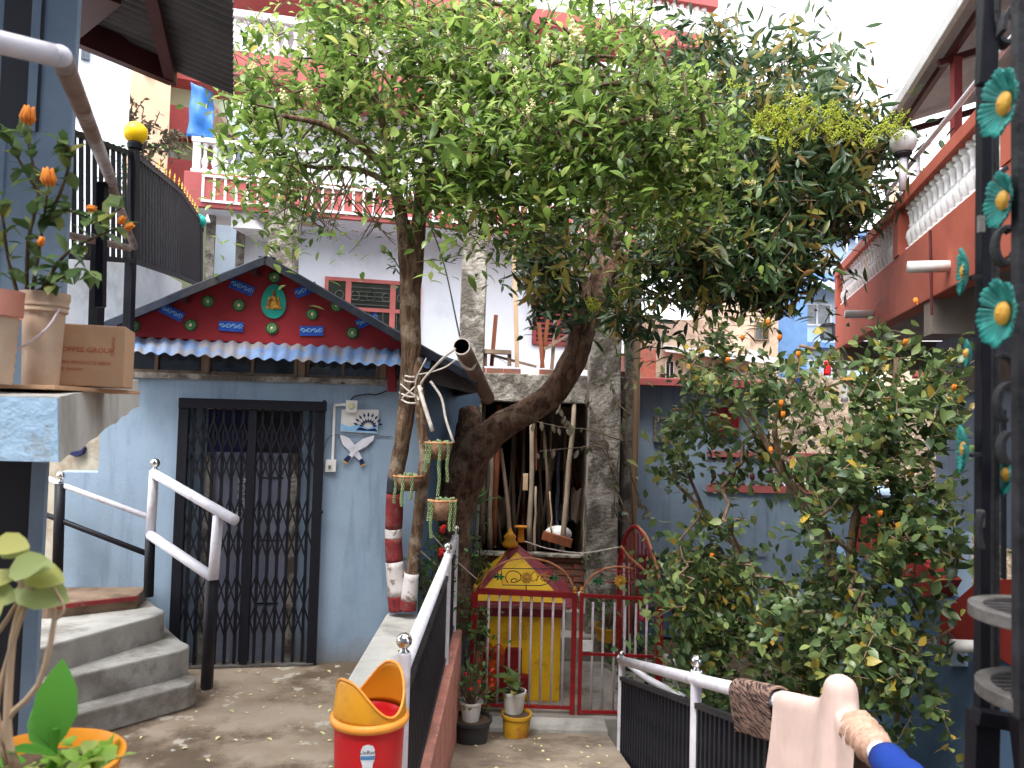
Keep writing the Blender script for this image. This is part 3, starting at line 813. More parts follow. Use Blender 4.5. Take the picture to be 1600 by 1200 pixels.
for k, (bl_, hd) in enumerate(((((531, 679), (545, 684), (556, 697), (566, 716), (561, 719), (548, 707), (535, 694)), ((561, 719), (566, 716), (570, 724), (564, 727))),
                               (((585, 680), (583, 688), (572, 698), (558, 705), (549, 716), (544, 713), (552, 697), (566, 686)), ((544, 711), (549, 714), (543, 723), (536, 719))))):
    o1 = .02 + .006 * k
    m_ = MB(); m_.prism([hp(x, y, o1) for x, y in bl_], -FP.n * .005); b1 = part('knife', m_, MATS['white_paint'], kn)
    m_ = MB(); m_.prism([hp(x, y, o1 + .003) for x, y in hd], -FP.n * .009); part('handle', m_, MATS['navy'], b1)
    a_, b_ = hd[2], hd[3]; m_ = MB(); m_.bar(hp(a_[0], a_[1] + 1, o1), hp(b_[0], b_[1] + 1, o1), .012, .012); part('pommel', m_, MATS['gold_paint'], b1)

# ---------------------------------------------------------------- old cream wall left of the house, and steps
m_ = MB(); m_.hexa([at(40, 1040, 6.3), at(156, 1040, 6.22), at(156, 1040, 6.42), at(40, 1040, 6.5), at(40, 560, 6.3), at(156, 560, 6.22), at(156, 560, 6.42), at(40, 560, 6.5)])
ow = thing('old_wall', 'stained cream wall with a dark blue blot beside the blue house', 'wall', at(100, 900, 6.3))
part('wall', m_, MATS['cream_wall'], ow)
m_ = MB(); m_.prism([at(x, y, 6.19) for x, y in ((106, 704), (114, 696), (124, 692), (131, 700), (128, 709), (118, 714), (108, 710))], (0, .05, 0)); part('blue_blot', m_, MATS['navy'], ow)
st = thing('concrete_steps', 'worn grey concrete steps rising to the landing left of the grille', 'steps', (-2.6, 5.2, 0))
def step(RF, LF, z, c1, m, nm='step'):
    RF, LF = V((*RF, 0)), V((*LF, 0))
    poly = [LF, RF, RF + V((-.02, .07, 0)), RF + V((-.12, .2, 0)), RF + V((-.55, .75, 0)), RF + V((-1.0, .95, 0)), LF + V((-.75, .5, 0)), LF + V((-.5, .1, 0))]
    poly = [LF, LF.lerp(RF, .96), RF + V((.0, .05, 0)), RF + V((-.03, .12, 0))] + poly[3:]
    m_ = MB(); m_.prism([p + V((0, 0, .002)) for p in poly], (0, 0, z)); part(nm, m_, m, st, bevel=.014)
step((-2.075, 5.21), (-2.616, 4.55), .16, 0, MATS['concrete_steps'])
step((-2.19, 5.35), (-2.78, 4.60), .34, 0, MATS['concrete_steps'])
step((-2.46, 5.55), (-2.875, 4.60), .52, 0, MATS['concrete_steps'])
m_ = MB(); m_.prism([(-2.70, 5.69, 0), (-2.76, 5.96, 0), (-3.3, 5.88, 0), (-4.2, 5.7, 0), (-4.2, 5.2, 0), (-3.16, 5.36, 0)], (0, 0, .62)); part('landing', m_, MATS['landing_floor'], st, bevel=.01)
m_ = MB(); m_.bar((-2.70, 5.68, .60), (-3.14, 5.35, .60), .02, .03); part('painted_nosing', m_, MATS['trunk_red'], st)
# ================================================================== balcony building behind (white wall, red bands)
BP = Plane((-4.6, 11.0), (1, .25))       # outer face of the balconies
WP = Plane((-4.6, 12.0), (1, .25))       # wall face
bb = thing('balcony_building', 'tall white walled building with red balcony bands behind the trees', 'building', (-1, 12, -1))
u_a = BP.coord(286, 330)[0]; u_b = BP.coord(1105, 300)[0] 
w_a = WP.coord(376, 450)[0]; w_b = WP.coord(992, 500)[0]
zs0 = BP.at(330, 326).z; zs1 = BP.at(330, 272).z
m_ = MB(); wallbox(m_, WP, w_a, w_b, -1, zs0, -.3, 0); part('wall', m_, MATS['white_wall'], bb)
m_ = MB(); wallbox(m_, WP, w_a, w_b + 1.2, zs1, 7.4, -.3, -.2); part('upper_wall', m_, MATS['white_wall'], bb)
m_ = MB(); wallbox(m_, WP, w_a, w_b + 1.2, 7.4, 9.6, -.3, -.2); part('upper_wall', m_, MATS['white_stained'], bb)
m_ = MB(); wallbox(m_, BP, u_a, u_b, zs0 + .06, zs1 - .12, -1.0, -.02); part('floor_slab', m_, MATS['soffit'], bb)
m_ = MB(); wallbox(m_, BP, u_a, u_b, zs0, zs1, -.02, .06); part('red_band', m_, MATS['balcony_red'], bb, bevel=.01)
m_ = MB(); wallbox(m_, BP, u_a, u_b, zs0 + .001, zs0 + .03, -1.0, -.03); part('soffit_panel', m_, MATS['white_wall'], bb)
# white uprights on the red band
n = 44; mbx = MB(); hh = (zs1 - zs0) * .72; mbx.box((0, 0, hh / 2), (.035, .02, hh)); mex = mbx.mesh('white_bar', MATS['white_trim'])
XB = lambda pl, uu, z, o=0.0: frame(pl.uz(uu, z, o), pl.u, -pl.n, V((0, 0, 1)))
ub0 = BP.coord(318, 300)[0]
for i in range(n): inst('white_bar', mex, bb, XB(BP, ub0 + i * .152, zs0 + .09, .071))
for zz in (zs0 + .09, zs0 + .09 + hh):
    m_ = MB(); wallbox(m_, BP, ub0 - .02, ub0 + n * .152, zz - .018, zz + .018, .06, .086); part('white_rail', m_, MATS['white_trim'], bb)
# balusters
def baluster_mesh(name, h, r, m, n=8):
    pr = [(1.0, 0), (1.0, .06), (.5, .09), (.7, .16), (1.0, .3), (.85, .42), (.4, .52), (.62, .55), (.4, .58), (.5, .75), (.8, .84), (.5, .88), (1.0, .92), (1.0, 1.0)]
    b = MB(); b.lathe([(r * a_, h * z) for a_, z in pr], (0, 0, 0), n); return b.mesh(name, m, True)
hb_ = .40; meb = baluster_mesh('baluster', hb_, .052, MATS['white_trim'])
nb_ = int((u_b - u_a - .1) / .135)
m_ = MB(); wallbox(m_, BP, u_a + .08, u_b, zs1, zs1 + .05, -.1, .03); part('plinth', m_, MATS['white_trim'], bb)
for i in range(min(nb_, 62)): inst('baluster', meb, bb, Matrix.Translation(BP.uz(u_a + .26 + i * .135, zs1 + .05, -.035)))
m_ = MB(); wallbox(m_, BP, u_a + .08, u_b, zs1 + .05 + hb_, zs1 + .05 + hb_ + .07, -.1, .04); part('hand_rail', m_, MATS['white_trim'], bb)
m_ = MB(); wallbox(m_, BP, u_a + .1, u_a + .2, zs1 + .05, zs1 + .05 + hb_, -.1, .03); part('end_pier', m_, MATS['white_trim'], bb)
# upper balconies
for z0, z1, uu0, nb2 in ((6.9, 7.25, u_a + .1, 60), (8.35, 8.6, u_a + .1, 66)):
    m_ = MB(); wallbox(m_, BP, uu0, u_b, z0, z1, -1.0, .06); part('red_band', m_, MATS['balcony_red'], bb)
    meb2 = baluster_mesh('baluster', .5, .055, MATS['white_trim'])
    for i in range(nb2):
        uu = uu0 + .1 + i * .14
        if uu < u_b - .05: inst('baluster', meb2, bb, Matrix.Translation(BP.uz(uu, z1, -.02)))
    m_ = MB(); wallbox(m_, BP, uu0, u_b + .1, z1 + .5, z1 + .78 if z0 > 8 else z1 + .6, -.1, .1); part('hand_rail', m_, MATS['balcony_red'] if z0 > 8 else MATS['white_trim'], bb)
# porch columns under the balcony at the left, with a bracket
for px, y0, y1 in ((321, 350, 440), (365, 390, 440)):
    uu = BP.coord(px, 400, )[0]; m_ = MB(); wallbox(m_, BP, uu - .06, uu + .06, -1, zs0, -.9 if px > 340 else -.5, -.78 if px > 340 else -.38); part('porch_column', m_, MATS['pillar_concrete'], bb)
m_ = MB(); q = BP.at(376, 345, -.05); m_.prism([q + V((-.14, 0, .12)), q + V((.12, .03, .12)), q + V((.28, .05, -.1)), q + V((-.14, 0, -.1))], (.1, .9, 0)); part('beam_end', m_, MATS['white_trim'], bb)
m_ = MB(); wallbox(m_, WP, WP.coord(285, 400)[0] - 1.5, w_a, 3.2, 4.0, -2.5, -2.3); part('porch_wall', m_, MATS['tan_wall'], bb)
m_ = MB(); wallbox(m_, WP, WP.coord(285, 400)[0] - 1.5, w_a, 3.05, 3.2, -2.5, -2.2); part('porch_band', m_, MATS['dark_red_wall'], bb)
for px, py in ((483, 344), (681, 352)):
    q = BP.at(px, py, -.4); m_ = MB(); m_.lathe([(.13, 0), (.12, -.03), (.0, -.04)], (q.x, q.y, zs0), 14); part('ceiling_rose', m_, MATS['tan_wall'], bb)
# windows in the white wall
def big_window(x0, y0, x1, y1, frame_m, fill, cols, rows, name='window'):
    ua, za_ = WP.coord(x0, y1); ub, zb_ = WP.coord(x1, y0)
    m_ = MB(); wallbox(m_, WP, ua, ub, za_, zb_, .003, .02); wd = part(name, m_, fill, bb)
    m_ = MB(); t = .06
    wallbox(m_, WP, ua - t, ub + t, zb_, zb_ + t, 0, .07); wallbox(m_, WP, ua - t, ub + t, za_ - t, za_, 0, .07)
    wallbox(m_, WP, ua - t, ua, za_, zb_, 0, .068); wallbox(m_, WP, ub, ub + t, za_, zb_, 0, .068)
    for i in cols: uu = ua + (ub - ua) * i; wallbox(m_, WP, uu - .045, uu + .045, za_, zb_, .02, .066)
    for j in rows: zz = za_ + (zb_ - za_) * j; wallbox(m_, WP, ua, ub, zz - .03, zz + .03, .02, .064)
    part('frame', m_, frame_m, wd)
    return wd, ua, ub, za_, zb_
wd, ua, ub, za_, zb_ = big_window(508, 448, 652, 590, MATS['window_pink'], MATS['glass_dark'], (.22, .72), (.72,))
m_ = MB(); cu = (ua * .53 + ub * .47); cz = zb_ - (zb_ - za_) * .14
for k in range(5): zz = cz - .14 + .07 * k; m_.bar(WP.uz(ua + .33, zz, .05), WP.uz(ub - .42, zz, .05), .008)
for k in range(3):
    for sx in (-1, 1):
        pts = [WP.uz(cu + sx * (.0 + .25 * k) + .07 * math.cos(t), cz + .07 * math.sin(t), .055) for t in [j * math.pi / 5 for j in range(11)]]
        m_.tube(pts, .007, 4, cap=False)
for k in range(14): uu = ua + (ub - ua) * k / 13; m_.bar(WP.uz(uu, za_, .045), WP.uz(uu, zb_ - .45, .045), .008)
part('grille', m_, MATS['iron_pale'], wd)
wd, ua, ub, za_, zb_ = big_window(836, 458, 905, 533, MATS['window_red'], MATS['glass_dark'], (.5,), ())
slm = MB(); slm.box((0, 0, 0), (ub - ua, .012, .03)); sme = slm.mesh('slat', MATS['window_red'])
for k in range(10): inst('slat', sme, wd, XB(WP, (ua + ub) / 2, za_ + (zb_ - za_) * (k + .5) / 10, .045))
# wall lamp on white wall
lp = WP.at(785, 355, .1); m_ = MB(); m_.ball(lp, .11, 12); 
wl = thing('wall_lantern', 'round white lamp in a dark cage on the white wall between the pillars', 'lamp', lp); part('globe', m_, MATS['lamp_white'], wl, smooth=True)
m_ = MB(); m_.bar(lp - V((.12, 0, .14)), lp - V((-.12, 0, .14)), .02); m_.bar(lp - V((.12, 0, .14)), lp - V((.06, 0, .3)), .015); m_.bar(lp - V((-.12, 0, .14)), lp - V((-.06, 0, .3)), .015); part('cage', m_, MATS['ink'], wl)

# ================================================================== unfinished concrete frame
fr_ = thing('unfinished_building', 'unfinished concrete frame of rough pillars and beam with a brick sill', 'building', (.4, 9.3, -1))
def pillar(x0, x1, yt, y, z0, wdt, zt_=None):
    a_ = at((x0 + x1) / 2, yt, y); m_ = MB(); top = a_.z if zt_ is None else zt_
    n_ = 10
    m_.grid(lambda u, v: (0, 0, 0), 1, 1); m_.v, m_.f = [], []
    for i in range(n_ + 1):
        z = z0 + (top - z0) * i / n_; jx, jy = rnd.uniform(-.006, .006), rnd.uniform(-.006, .006)
        for sx, sy in ((-1, -1), (1, -1), (1, 1), (-1, 1)): m_.v.append(V((a_.x + sx * wdt / 2 + jx, y + .15 + sy * .15 + jy, z)))
    for i in range(n_):
        for k in range(4): m_.f.append((i * 4 + k, i * 4 + (k + 1) % 4, i * 4 + 4 + (k + 1) % 4, i * 4 + 4 + k))
    m_.f += [(3, 2, 1, 0), tuple(n_ * 4 + k for k in range(4))]
    return part('pillar', m_, MATS['pillar_concrete'], fr_, bevel=.012), a_
pillar(419, 461, 316, 9.4, -1, .31)
pillar(723, 764, 300, 9.3, -1, .30, 6.1)
_, pc = pillar(930, 975, 300, 8.9, -1, .36, 4.9)
m_ = MB(); q = at(984, 700, 9.25); m_.box((q.x, 9.35, 1.5), (.13, .2, 5.0)); part('pillar', m_, MATS['pillar_concrete'], fr_)
q = at(992, 700, 9.1); m_ = MB(); m_.tube([(q.x, 9.1, -.5), (q.x + .01, 9.12, 3.0), (q.x, 9.1, 4.4)], .04, 8); part('bamboo_prop', m_, MATS['wood_pale'], fr_, smooth=True)
zb0 = at(800, 628, 9.3).z; zb1 = at(800, 584, 9.3).z
m_ = MB(); m_.grid(lambda u, v: (0, 0, 0), 1, 1); m_.v, m_.f = [], []
m_.hexa([V((-.56, 9.28, zb0)), V((1.5, 9.28, zb0)), V((1.5, 9.6, zb0)), V((-.56, 9.6, zb0)), V((-.56, 9.28, zb1)), V((1.5, 9.28, zb1)), V((1.5, 9.6, zb1)), V((-.56, 9.6, zb1))])
part('beam', m_, MATS['pillar_concrete'], fr_, bevel=.015)
m_ = MB(); m_.box((.1, 10.5, zb1 - .06), (2.8, 1.8, .12)); part('slab', m_, MATS['pillar_concrete'], fr_)
# bricks on the slab edge and the sill wall of bricks
bm = MB(); bm.box((0, 0, 0), (.205, .1, .062)); mebk = bm.mesh('brick', MATS['brick'])
for i in (0, 1, 2, 4, 5, 7, 8):
    inst('brick', mebk, fr_, Matrix.Translation((-.42 + i * .212 + rnd.uniform(-.01, .01), 9.38 + rnd.uniform(-.02, .02), zb1 + .033)) @ Matrix.Rotation(rnd.uniform(-.1, .1), 4, 'Z'))
zsill = at(800, 867, 9.2).z
m_ = MB(); m_.box((.43, 9.26, (zsill - 1.0) / 2), (1.92, .07, 1.0 + zsill)); part('mortar_wall', m_, MATS['mortar'], fr_)
r_ = 0; z = zsill - .035
while z > -.55:
    for i in range(10):
        x = -.5 + i * .215 + (.1 if r_ % 2 else 0)
        if x < 1.36: inst('brick', mebk, fr_, Matrix.Translation((x, 9.215 + rnd.uniform(-.008, .006), z)) @ Matrix.Rotation(rnd.uniform(-.03, .03), 4, 'Z'))
    z -= .075; r_ += 1
m_ = MB(); m_.box((.43, 9.22, zsill + .012), (1.92, .2, .024)); part('sill', m_, MATS['pillar_concrete'], fr_)
# room behind
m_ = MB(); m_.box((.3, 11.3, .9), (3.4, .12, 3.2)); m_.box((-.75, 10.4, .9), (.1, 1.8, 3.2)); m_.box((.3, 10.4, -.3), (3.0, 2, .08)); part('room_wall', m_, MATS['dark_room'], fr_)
q = at(890, 690, 10.9); m_ = MB(); m_.box((q.x + .1, 10.9, 1.7), (1.0, .06, .9)); part('room_panel', m_, MATS['soffit'], fr_)
q = at(945, 760, 10.7); m_ = MB(); m_.box((1.0, 10.6, .9), (.06, 1.2, 2.6)); part('room_wall', m_, MATS['tan_wall'], fr_)
# props: (top px, bottom px, depth, radius, material)
PR = [(755, 632, 752, 850, 9.5, .035, 'wood_old'), (779, 632, 771, 855, 9.6, .045, 'wood_brown'), (768, 700, 765, 862, 9.42, .03, 'bamboo'), (783, 700, 800, 862, 9.7, .03, 'wood_old'),
      (832, 645, 828, 860, 9.33, .034, 'bamboo'), (800, 632, 803, 858, 10.2, .03, 'wood_old'), (848, 632, 842, 858, 10.4, .025, 'wood_old'), (862, 632, 856, 858, 10.0, .02, 'bamboo'),
      (898, 630, 877, 868, 9.32, .034, 'bamboo'), (874, 700, 868, 858, 10.3, .03, 'curtain'), (815, 632, 818, 858, 10.6, .04, 'wood_brown'), (838, 760, 836, 866, 9.35, .018, 'bamboo'), (859, 768, 862, 838, 9.4, .01, 'wood_pale')]
for k, (x0, y0, x1, y1, d, r, mn) in enumerate(PR):
    a_, b_ = at(x1, y1, d), at(x0, y0, d)
    a_ = V((a_.x, d, max(-.2, min(a_.z, zsill + .1)) if k not in (11, 12) else a_.z)); b_.z = min(b_.z, zb0 + .0)
    pts = [a_.lerp(b_, i / 5) + V((rnd.uniform(-.012, .012), rnd.uniform(-.01, .01), 0)) for i in range(6)]
    m_ = MB(); m_.tube(pts, [r * (1 - .04 * i) for i in range(6)], 8)
    solo('timber_prop', m_, MATS[mn], ['bent grey timber prop', 'thick brown timber prop', 'pale bamboo prop nearest the left pillar', 'grey prop leaning to the right', 'knotty pale pole left of centre', 'thin grey prop deep in the dark room',
         'narrow grey post in the dark room', 'thin pale cane in the room', 'leaning pale pole right of centre', 'bluish painted post in the room', 'brown post at the back of the room', 'short bamboo stick at the sill', 'short pale stick by the white bag'][k] + ' under the concrete beam', 'prop', group='timber props under the concrete beam', smooth=True)
R3 = random.Random(77)
for k in range(22):
    d = R3.uniform(9.4, 10.6); x0 = R3.uniform(752, 925); x1 = x0 + R3.uniform(-26, 26); a_, b_ = at(x1, R3.uniform(820, 862), d), at(x0, R3.uniform(634, 720), d)
    a_.z = max(a_.z, -.22); b_.z = min(b_.z, zb0); m_ = MB(); m_.tube([a_, a_.lerp(b_, .5) + V((R3.uniform(-.03, .03), 0, 0)), b_], [R3.uniform(.012, .028)] * 3, 6)
    solo('cane_stick', m_, MATS[R3.choice(['bamboo', 'wood_old', 'wood_brown', 'wood_pale', 'wood_old'])], 'thin crooked cane stick leaning in the clutter under the concrete beam', 'stick', group='thin sticks leaning under the beam', smooth=True)
for k, (x, y, w_, h_, mn) in enumerate(((905, 790, 26, 50, 'tan_wall'), (790, 800, 30, 46, 'wood_old'), (880, 800, 18, 30, 'iron_pale'))):
    q = at(x, y, 10.3); m_ = MB(); s_ = 10.3 / F; m_.grid(lambda u, v: q + V(((u - .5) * w_ * s_, .05 * math.sin(u * 9 + v * 3), (.5 - v) * h_ * s_ + .03 * math.sin(u * 14))), 12, 8, .01)
    solo('hanging_scrap', m_, MATS[mn], ['pale rag hanging deep right in the room', 'grey rag hanging deep left in the room', 'small grey rag hanging behind the leaning pole'][k], 'rag', smooth=True)
def plank(x0, y0, x1, y1, d, wdt, th, mn, lab, cat='plank', grp='planks and timbers at the concrete frame', zmax=None):
    m_ = MB(); a_, b_ = at(x0, y0, d), at(x1, y1, d)
    m_.bar(a_, b_, wdt, th, up=(0, 1, 0)); return solo('timber_plank', m_, MATS[mn], lab, cat, group=grp, bevel=.003)
plank(921, 690, 917, 862, 9.3, .03, .13, 'wood_brown', 'wide reddish brown board standing left of the right pillar')
plank(837, 645, 838, 735, 9.6, .02, .06, 'wood_brown', 'short red brown board behind the knotty pole')
plank(848, 836, 893, 849, 9.25, .1, .09, 'wood_brown', 'orange brown beam lying on the brick sill')
m_ = MB(); q = at(872, 834, 9.5); m_.ball(q, .17, 10, (1, .6, .6)); solo('cement_sack', m_, MATS['plastic_white'], 'pale blue white sack lying behind the brick sill', 'sack', smooth=True)
m_ = MB(); q = at(821, 753, 9.3); m_.box(q, (.06, .04, .2)); solo('wooden_block', m_, MATS['wood_pale'], 'pale wooden block nailed to the knotty pole', 'block', bevel=.004)
# on top of the slab
TOP = [(775, 492, 768, 572, 9.5, .05, 'wood_brown', 'short brown board standing on the slab by the left pillar'), (803, 375, 808, 574, 9.45, .055, 'wood_pale', 'tall pale pole rising from the slab beside the pillar'),
       (842, 505, 848, 575, 9.5, .05, 'wood_brown', 'brown batten left of the red shuttered window'), (860, 470, 846, 575, 9.55, .045, 'wood_brown', 'leaning brown batten in front of the shutters'), (868, 500, 862, 577, 9.5, .045, 'wood_old', 'grey batten at the shuttered window'),
       (913, 520, 922, 555, 9.5, .06, 'wood_pale', 'short pale block leaning behind the mango trunk'), (917, 540, 917, 578, 9.5, .06, 'wood_old', 'grey stub post behind the mango trunk'), (935, 490, 937, 570, 9.6, .04, 'wood_old', 'dark post left of the right pillar'),
       (850, 546, 895, 520, 9.45, .035, 'wood_old', 'sloping grey brace in front of the shutters'), (905, 520, 938, 550, 9.55, .035, 'wood_old', 'sloping dark brace beside the right pillar'), (915, 520, 940, 517, 9.6, .03, 'ink', 'thin dark rail beside the right pillar')]
for x0, y0, x1, y1, d, wdt, mn, lab in TOP:
    o_ = plank(x0, y0, x1, y1, d, wdt, wdt * .6, mn, lab)
tr = thing('wooden_trestle', 'low wooden trestle on the slab beside the left pillar', 'trestle', at(780, 574, 9.4))
m_ = MB(); m_.bar(at(752, 549, 9.4), at(799, 551, 9.4), .12, .05); part('top_beam', m_, MATS['wood_old'], tr)
for x in (758, 796):
    m_ = MB(); m_.bar(at(x, 551, 9.4), at(x, 572, 9.4), .05, .05); part('leg', m_, MATS['wood_old'], tr)
m_ = MB(); m_.bar(at(772, 556, 9.4), at(838, 573, 9.5), .03, .03); part('brace', m_, MATS['wood_old'], tr)

# ================================================================== blue house on the right, mid distance
QP = Plane((1.6, 10.5), (1, .06))
bh = thing('blue_neighbour_house', 'light blue house with red roof edge behind the flowering shrub', 'house', (3, 10.5, -1))
uq = lambda px, py=700: QP.coord(px, py)[0]
zq = lambda py, px=1100: QP.at(px, py).z
m_ = MB(); wallbox(m_, QP, uq(985), uq(1200), zq(868), zq(606), -2.5, 0); part('wall', m_, MATS['house_blue'], bh)
m_ = MB(); wallbox(m_, QP, uq(1100), uq(1520), -1, zq(768), -2.5, -.02); part('lower_wall', m_, MATS['house_blue'], bh)
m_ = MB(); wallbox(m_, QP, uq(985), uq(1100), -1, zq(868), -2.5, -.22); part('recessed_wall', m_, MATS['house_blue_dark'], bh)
m_ = MB(); wallbox(m_, QP, uq(985) - .1, uq(1215), zq(606), zq(594), -2.6, .25); part('roof_edge', m_, MATS['balcony_red'], bh, bevel=.01)
def qwin(x0, y0, x1, y1, fm, fill, o=.0, bars=0, sill=True):
    ua, za_ = QP.coord(x0, y1, o); ub, zb_ = QP.coord(x1, y0, o)
    m_ = MB(); wallbox(m_, QP, ua, ub, za_, zb_, o + .003, o + .015); wd = part('window', m_, fill, bh)
    m_ = MB(); t = .035
    wallbox(m_, QP, ua - t, ub + t, zb_, zb_ + t, o, o + .05); wallbox(m_, QP, ua - t, ub + t, za_ - t, za_, o, o + .05); wallbox(m_, QP, ua - t, ua, za_, zb_, o, o + .048); wallbox(m_, QP, ub, ub + t, za_, zb_, o, o + .048)
    part('frame', m_, fm, wd)
    if bars:
        m_ = MB()
        for k in range(bars): uu = ua + (ub - ua) * (k + .5) / bars; m_.bar(QP.uz(uu, za_, o + .06), QP.uz(uu, zb_, o + .06), .02)
        for k in range(3): zz = za_ + (zb_ - za_) * (k + .5) / 3; m_.bar(QP.uz(ua, zz, o + .063), QP.uz(ub, zz, o + .063), .015)
        part('grille', m_, fm, wd)
qwin(1024, 655, 1046, 686, MATS['pillar_concrete'], MATS['glass_grey'])
qwin(1114, 641, 1149, 678, MATS['gate_red'], MATS['glass_grey'], bars=6)
qwin(1031, 839, 1066, 862, MATS['left_wall'], MATS['glass_grey'], o=-.22)
m_ = MB(); cc = QP.at(1113, 880, .0); m_.prism([cc + QP.u * .19 * math.cos(t) + V((0, 0, .28 * math.sin(t))) for t in [math.pi * k / 12 for k in range(13)]] + [cc - QP.u * .19 - V((0, 0, .5)), cc + QP.u * .19 - V((0, 0, .5))], QP.n * .012); part('arched_opening', m_, MATS['glass_dark'], bh)
# terrace parapet with brown red balusters
m_ = MB(); wallbox(m_, QP, uq(1105), uq(1345), zq(768), zq(757), -.1, .03); part('parapet_base', m_, MATS['window_pink'], bh)
m_ = MB(); wallbox(m_, QP, uq(1105), uq(1345), zq(713), zq(704), -.1, .03); part('parapet_rail', m_, MATS['window_pink'], bh)
m_ = MB(); wallbox(m_, QP, uq(1105), uq(1345), zq(757), zq(713), -.5, -.42); part('parapet_back', m_, MATS['white_trim'], bh)
h_ = zq(713) - zq(757); mb4 = baluster_mesh('baluster', h_, .05, MATS['maroon_steel'])
for k in range(17): inst('baluster', mb4, bh, Matrix.Translation(QP.uz(uq(1116) + k * .135, zq(757), -.03)))
# brick and tan houses over the blue roof
def simple_house(nm, label, x0, y0, x1, y1, d, m, wins=(), dep=3, cat='house', wm='glass_dark', trim=None, z0=-1, yaw=0.0, group=None):
    pl = Plane(at((x0 + x1) / 2, 600, d), (1, yaw))
    h = thing(nm, label, cat, (pl.p.x, pl.p.y, z0), group)
    ua, ub, zt_ = pl.coord(x0, y1)[0], pl.coord(x1, y1)[0], pl.coord((x0 + x1) / 2, y0)[1]
    m_ = MB(); wallbox(m_, pl, ua, ub, z0, zt_, -dep, 0); part('wall', m_, m, h)
    for (wx0, wy0, wx1, wy1) in wins:
        a_, za_ = pl.coord(wx0, wy1); b_, zb_ = pl.coord(wx1, wy0)
        m_ = MB(); wallbox(m_, pl, a_, b_, za_, zb_, .003, .012); wd = part('window', m_, MATS[wm], h)
        m_ = MB(); t = (b_ - a_) * .07
        wallbox(m_, pl, a_ - t, b_ + t, zb_, zb_ + t, 0, .05); wallbox(m_, pl, a_ - t, b_ + t, za_ - t, za_, 0, .05); wallbox(m_, pl, a_ - t, a_, za_, zb_, 0, .048); wallbox(m_, pl, b_, b_ + t, za_, zb_, 0, .048)
        wallbox(m_, pl, (a_ + b_) / 2 - t / 2, (a_ + b_) / 2 + t / 2, za_, zb_, .012, .04); part('frame', m_, MATS[trim or 'white_trim'], wd)
    return h, pl
h, pl = simple_house('brick_shed', 'orange brick shed wall between the right pillar and the tan house', 990, 545, 1024, 620, 11.5, MATS['brick'])
h, pl = simple_house('tan_house', 'tan house wall with a grey roof behind the mango tree', 1000, 500, 1170, 620, 14.0, MATS['tan_wall'], ((1040, 565, 1052, 592),))
m_ = MB(); m_.prism([pl.uz(-.6, pl.coord(1085, 553)[1], .3), pl.uz(1.4, pl.coord(1085, 568)[1], .3), pl.uz(1.4, pl.coord(1085, 560)[1], .3), pl.uz(-.6, pl.coord(1085, 545)[1], .3)], (0, 2, .4)); part('roof', m_, MATS['tin_grey'], h)
h, pl = simple_house('brown_house', 'brownish house with a dark opening behind the mango leaves', 1120, 330, 1215, 600, 19.0, MATS['tan_wall'], ((1180, 505, 1200, 530), (1150, 360, 1190, 390)), trim='wood_old')
h, pl = simple_house('far_blue_house', 'pale blue house with white windows between the mango tree and red stairs', 1205, 372, 1350, 640, 24.0, MATS['far_blue'], ((1279, 402, 1297, 430), (1256, 478, 1296, 506)), trim='white_trim', wm='glass_grey')
for y in (440, 545, 372):
    zz = pl.coord(1270, y)[1]; m_ = MB(); wallbox(m_, pl, pl.coord(1205, y)[0] - .1, pl.coord(1350, y)[0], zz, zz + .16, 0, .5); part('floor_band', m_, MATS['far_blue_trim'], h)
m_ = corr_sheet(pl.uz(pl.coord(1255, 450)[0], pl.coord(1290, 460)[1], 1.2), pl.uz(pl.coord(1350, 450)[0], pl.coord(1290, 460)[1], 1.2), V((0, 1.2, .5)), .25, .05); part('awning', m_, MATS['far_blue'], h)
m_ = MB()
for k in range(9): m_.bar(pl.uz(pl.coord(1310, 400)[0] + k * .3, pl.coord(1310, 400)[1] + k * .28, .6), pl.uz(pl.coord(1310, 400)[0] + k * .3, pl.coord(1310, 400)[1] + k * .28 + .9, .6), .04)
m_.bar(pl.uz(pl.coord(1310, 400)[0], pl.coord(1310, 400)[1] + .9, .6), pl.uz(pl.coord(1310, 400)[0] + 2.4, pl.coord(1310, 400)[1] + 3.14, .6), .05); part('stair_rail', m_, MATS['white_trim'], h)
h, pl = simple_house('far_blue_shed', 'deep blue house side seen through the mango leaves', 1195, 300, 1262, 460, 22.0, MATS['far_blue_trim'], ((1240, 395, 1252, 415),))
# hillside, clothes on a line
m_ = MB()
def hill(u, v):
    x = 2.2 + 7.5 * u; y = 11.5 + 5 * v
    return (x, y, -1.0 + 4.7 * (1 - math.exp(-3 * v)) * (1 - .22 * u) + .22 * math.sin(x * 3.1 + y) * math.sin(y * 2.3) + rnd.uniform(-.07, .07))
m_.grid(hill, 50, 34); struct('hillside', m_, MATS['hill_earth'], smooth=True)
cl = [(1293, 575, 12, 24, 'flower_red', 'red'), (1307, 580, 12, 26, 'plastic_white', 'white'), (1247, 596, 14, 20, 'cloth_blue', 'blue'), (1320, 600, 12, 40, 'plastic_white', 'long white'), (1440, 578, 30, 26, 'balcony_red', 'coral')]
m_ = MB(); m_.tube([at(1190, 560, 11.2), at(1330, 566, 11.2), at(1470, 566, 11.2)], .008, 5); solo('clothes_line', m_, MATS['rope'], 'thin clothes line strung behind the top of the shrub', 'clothes line')
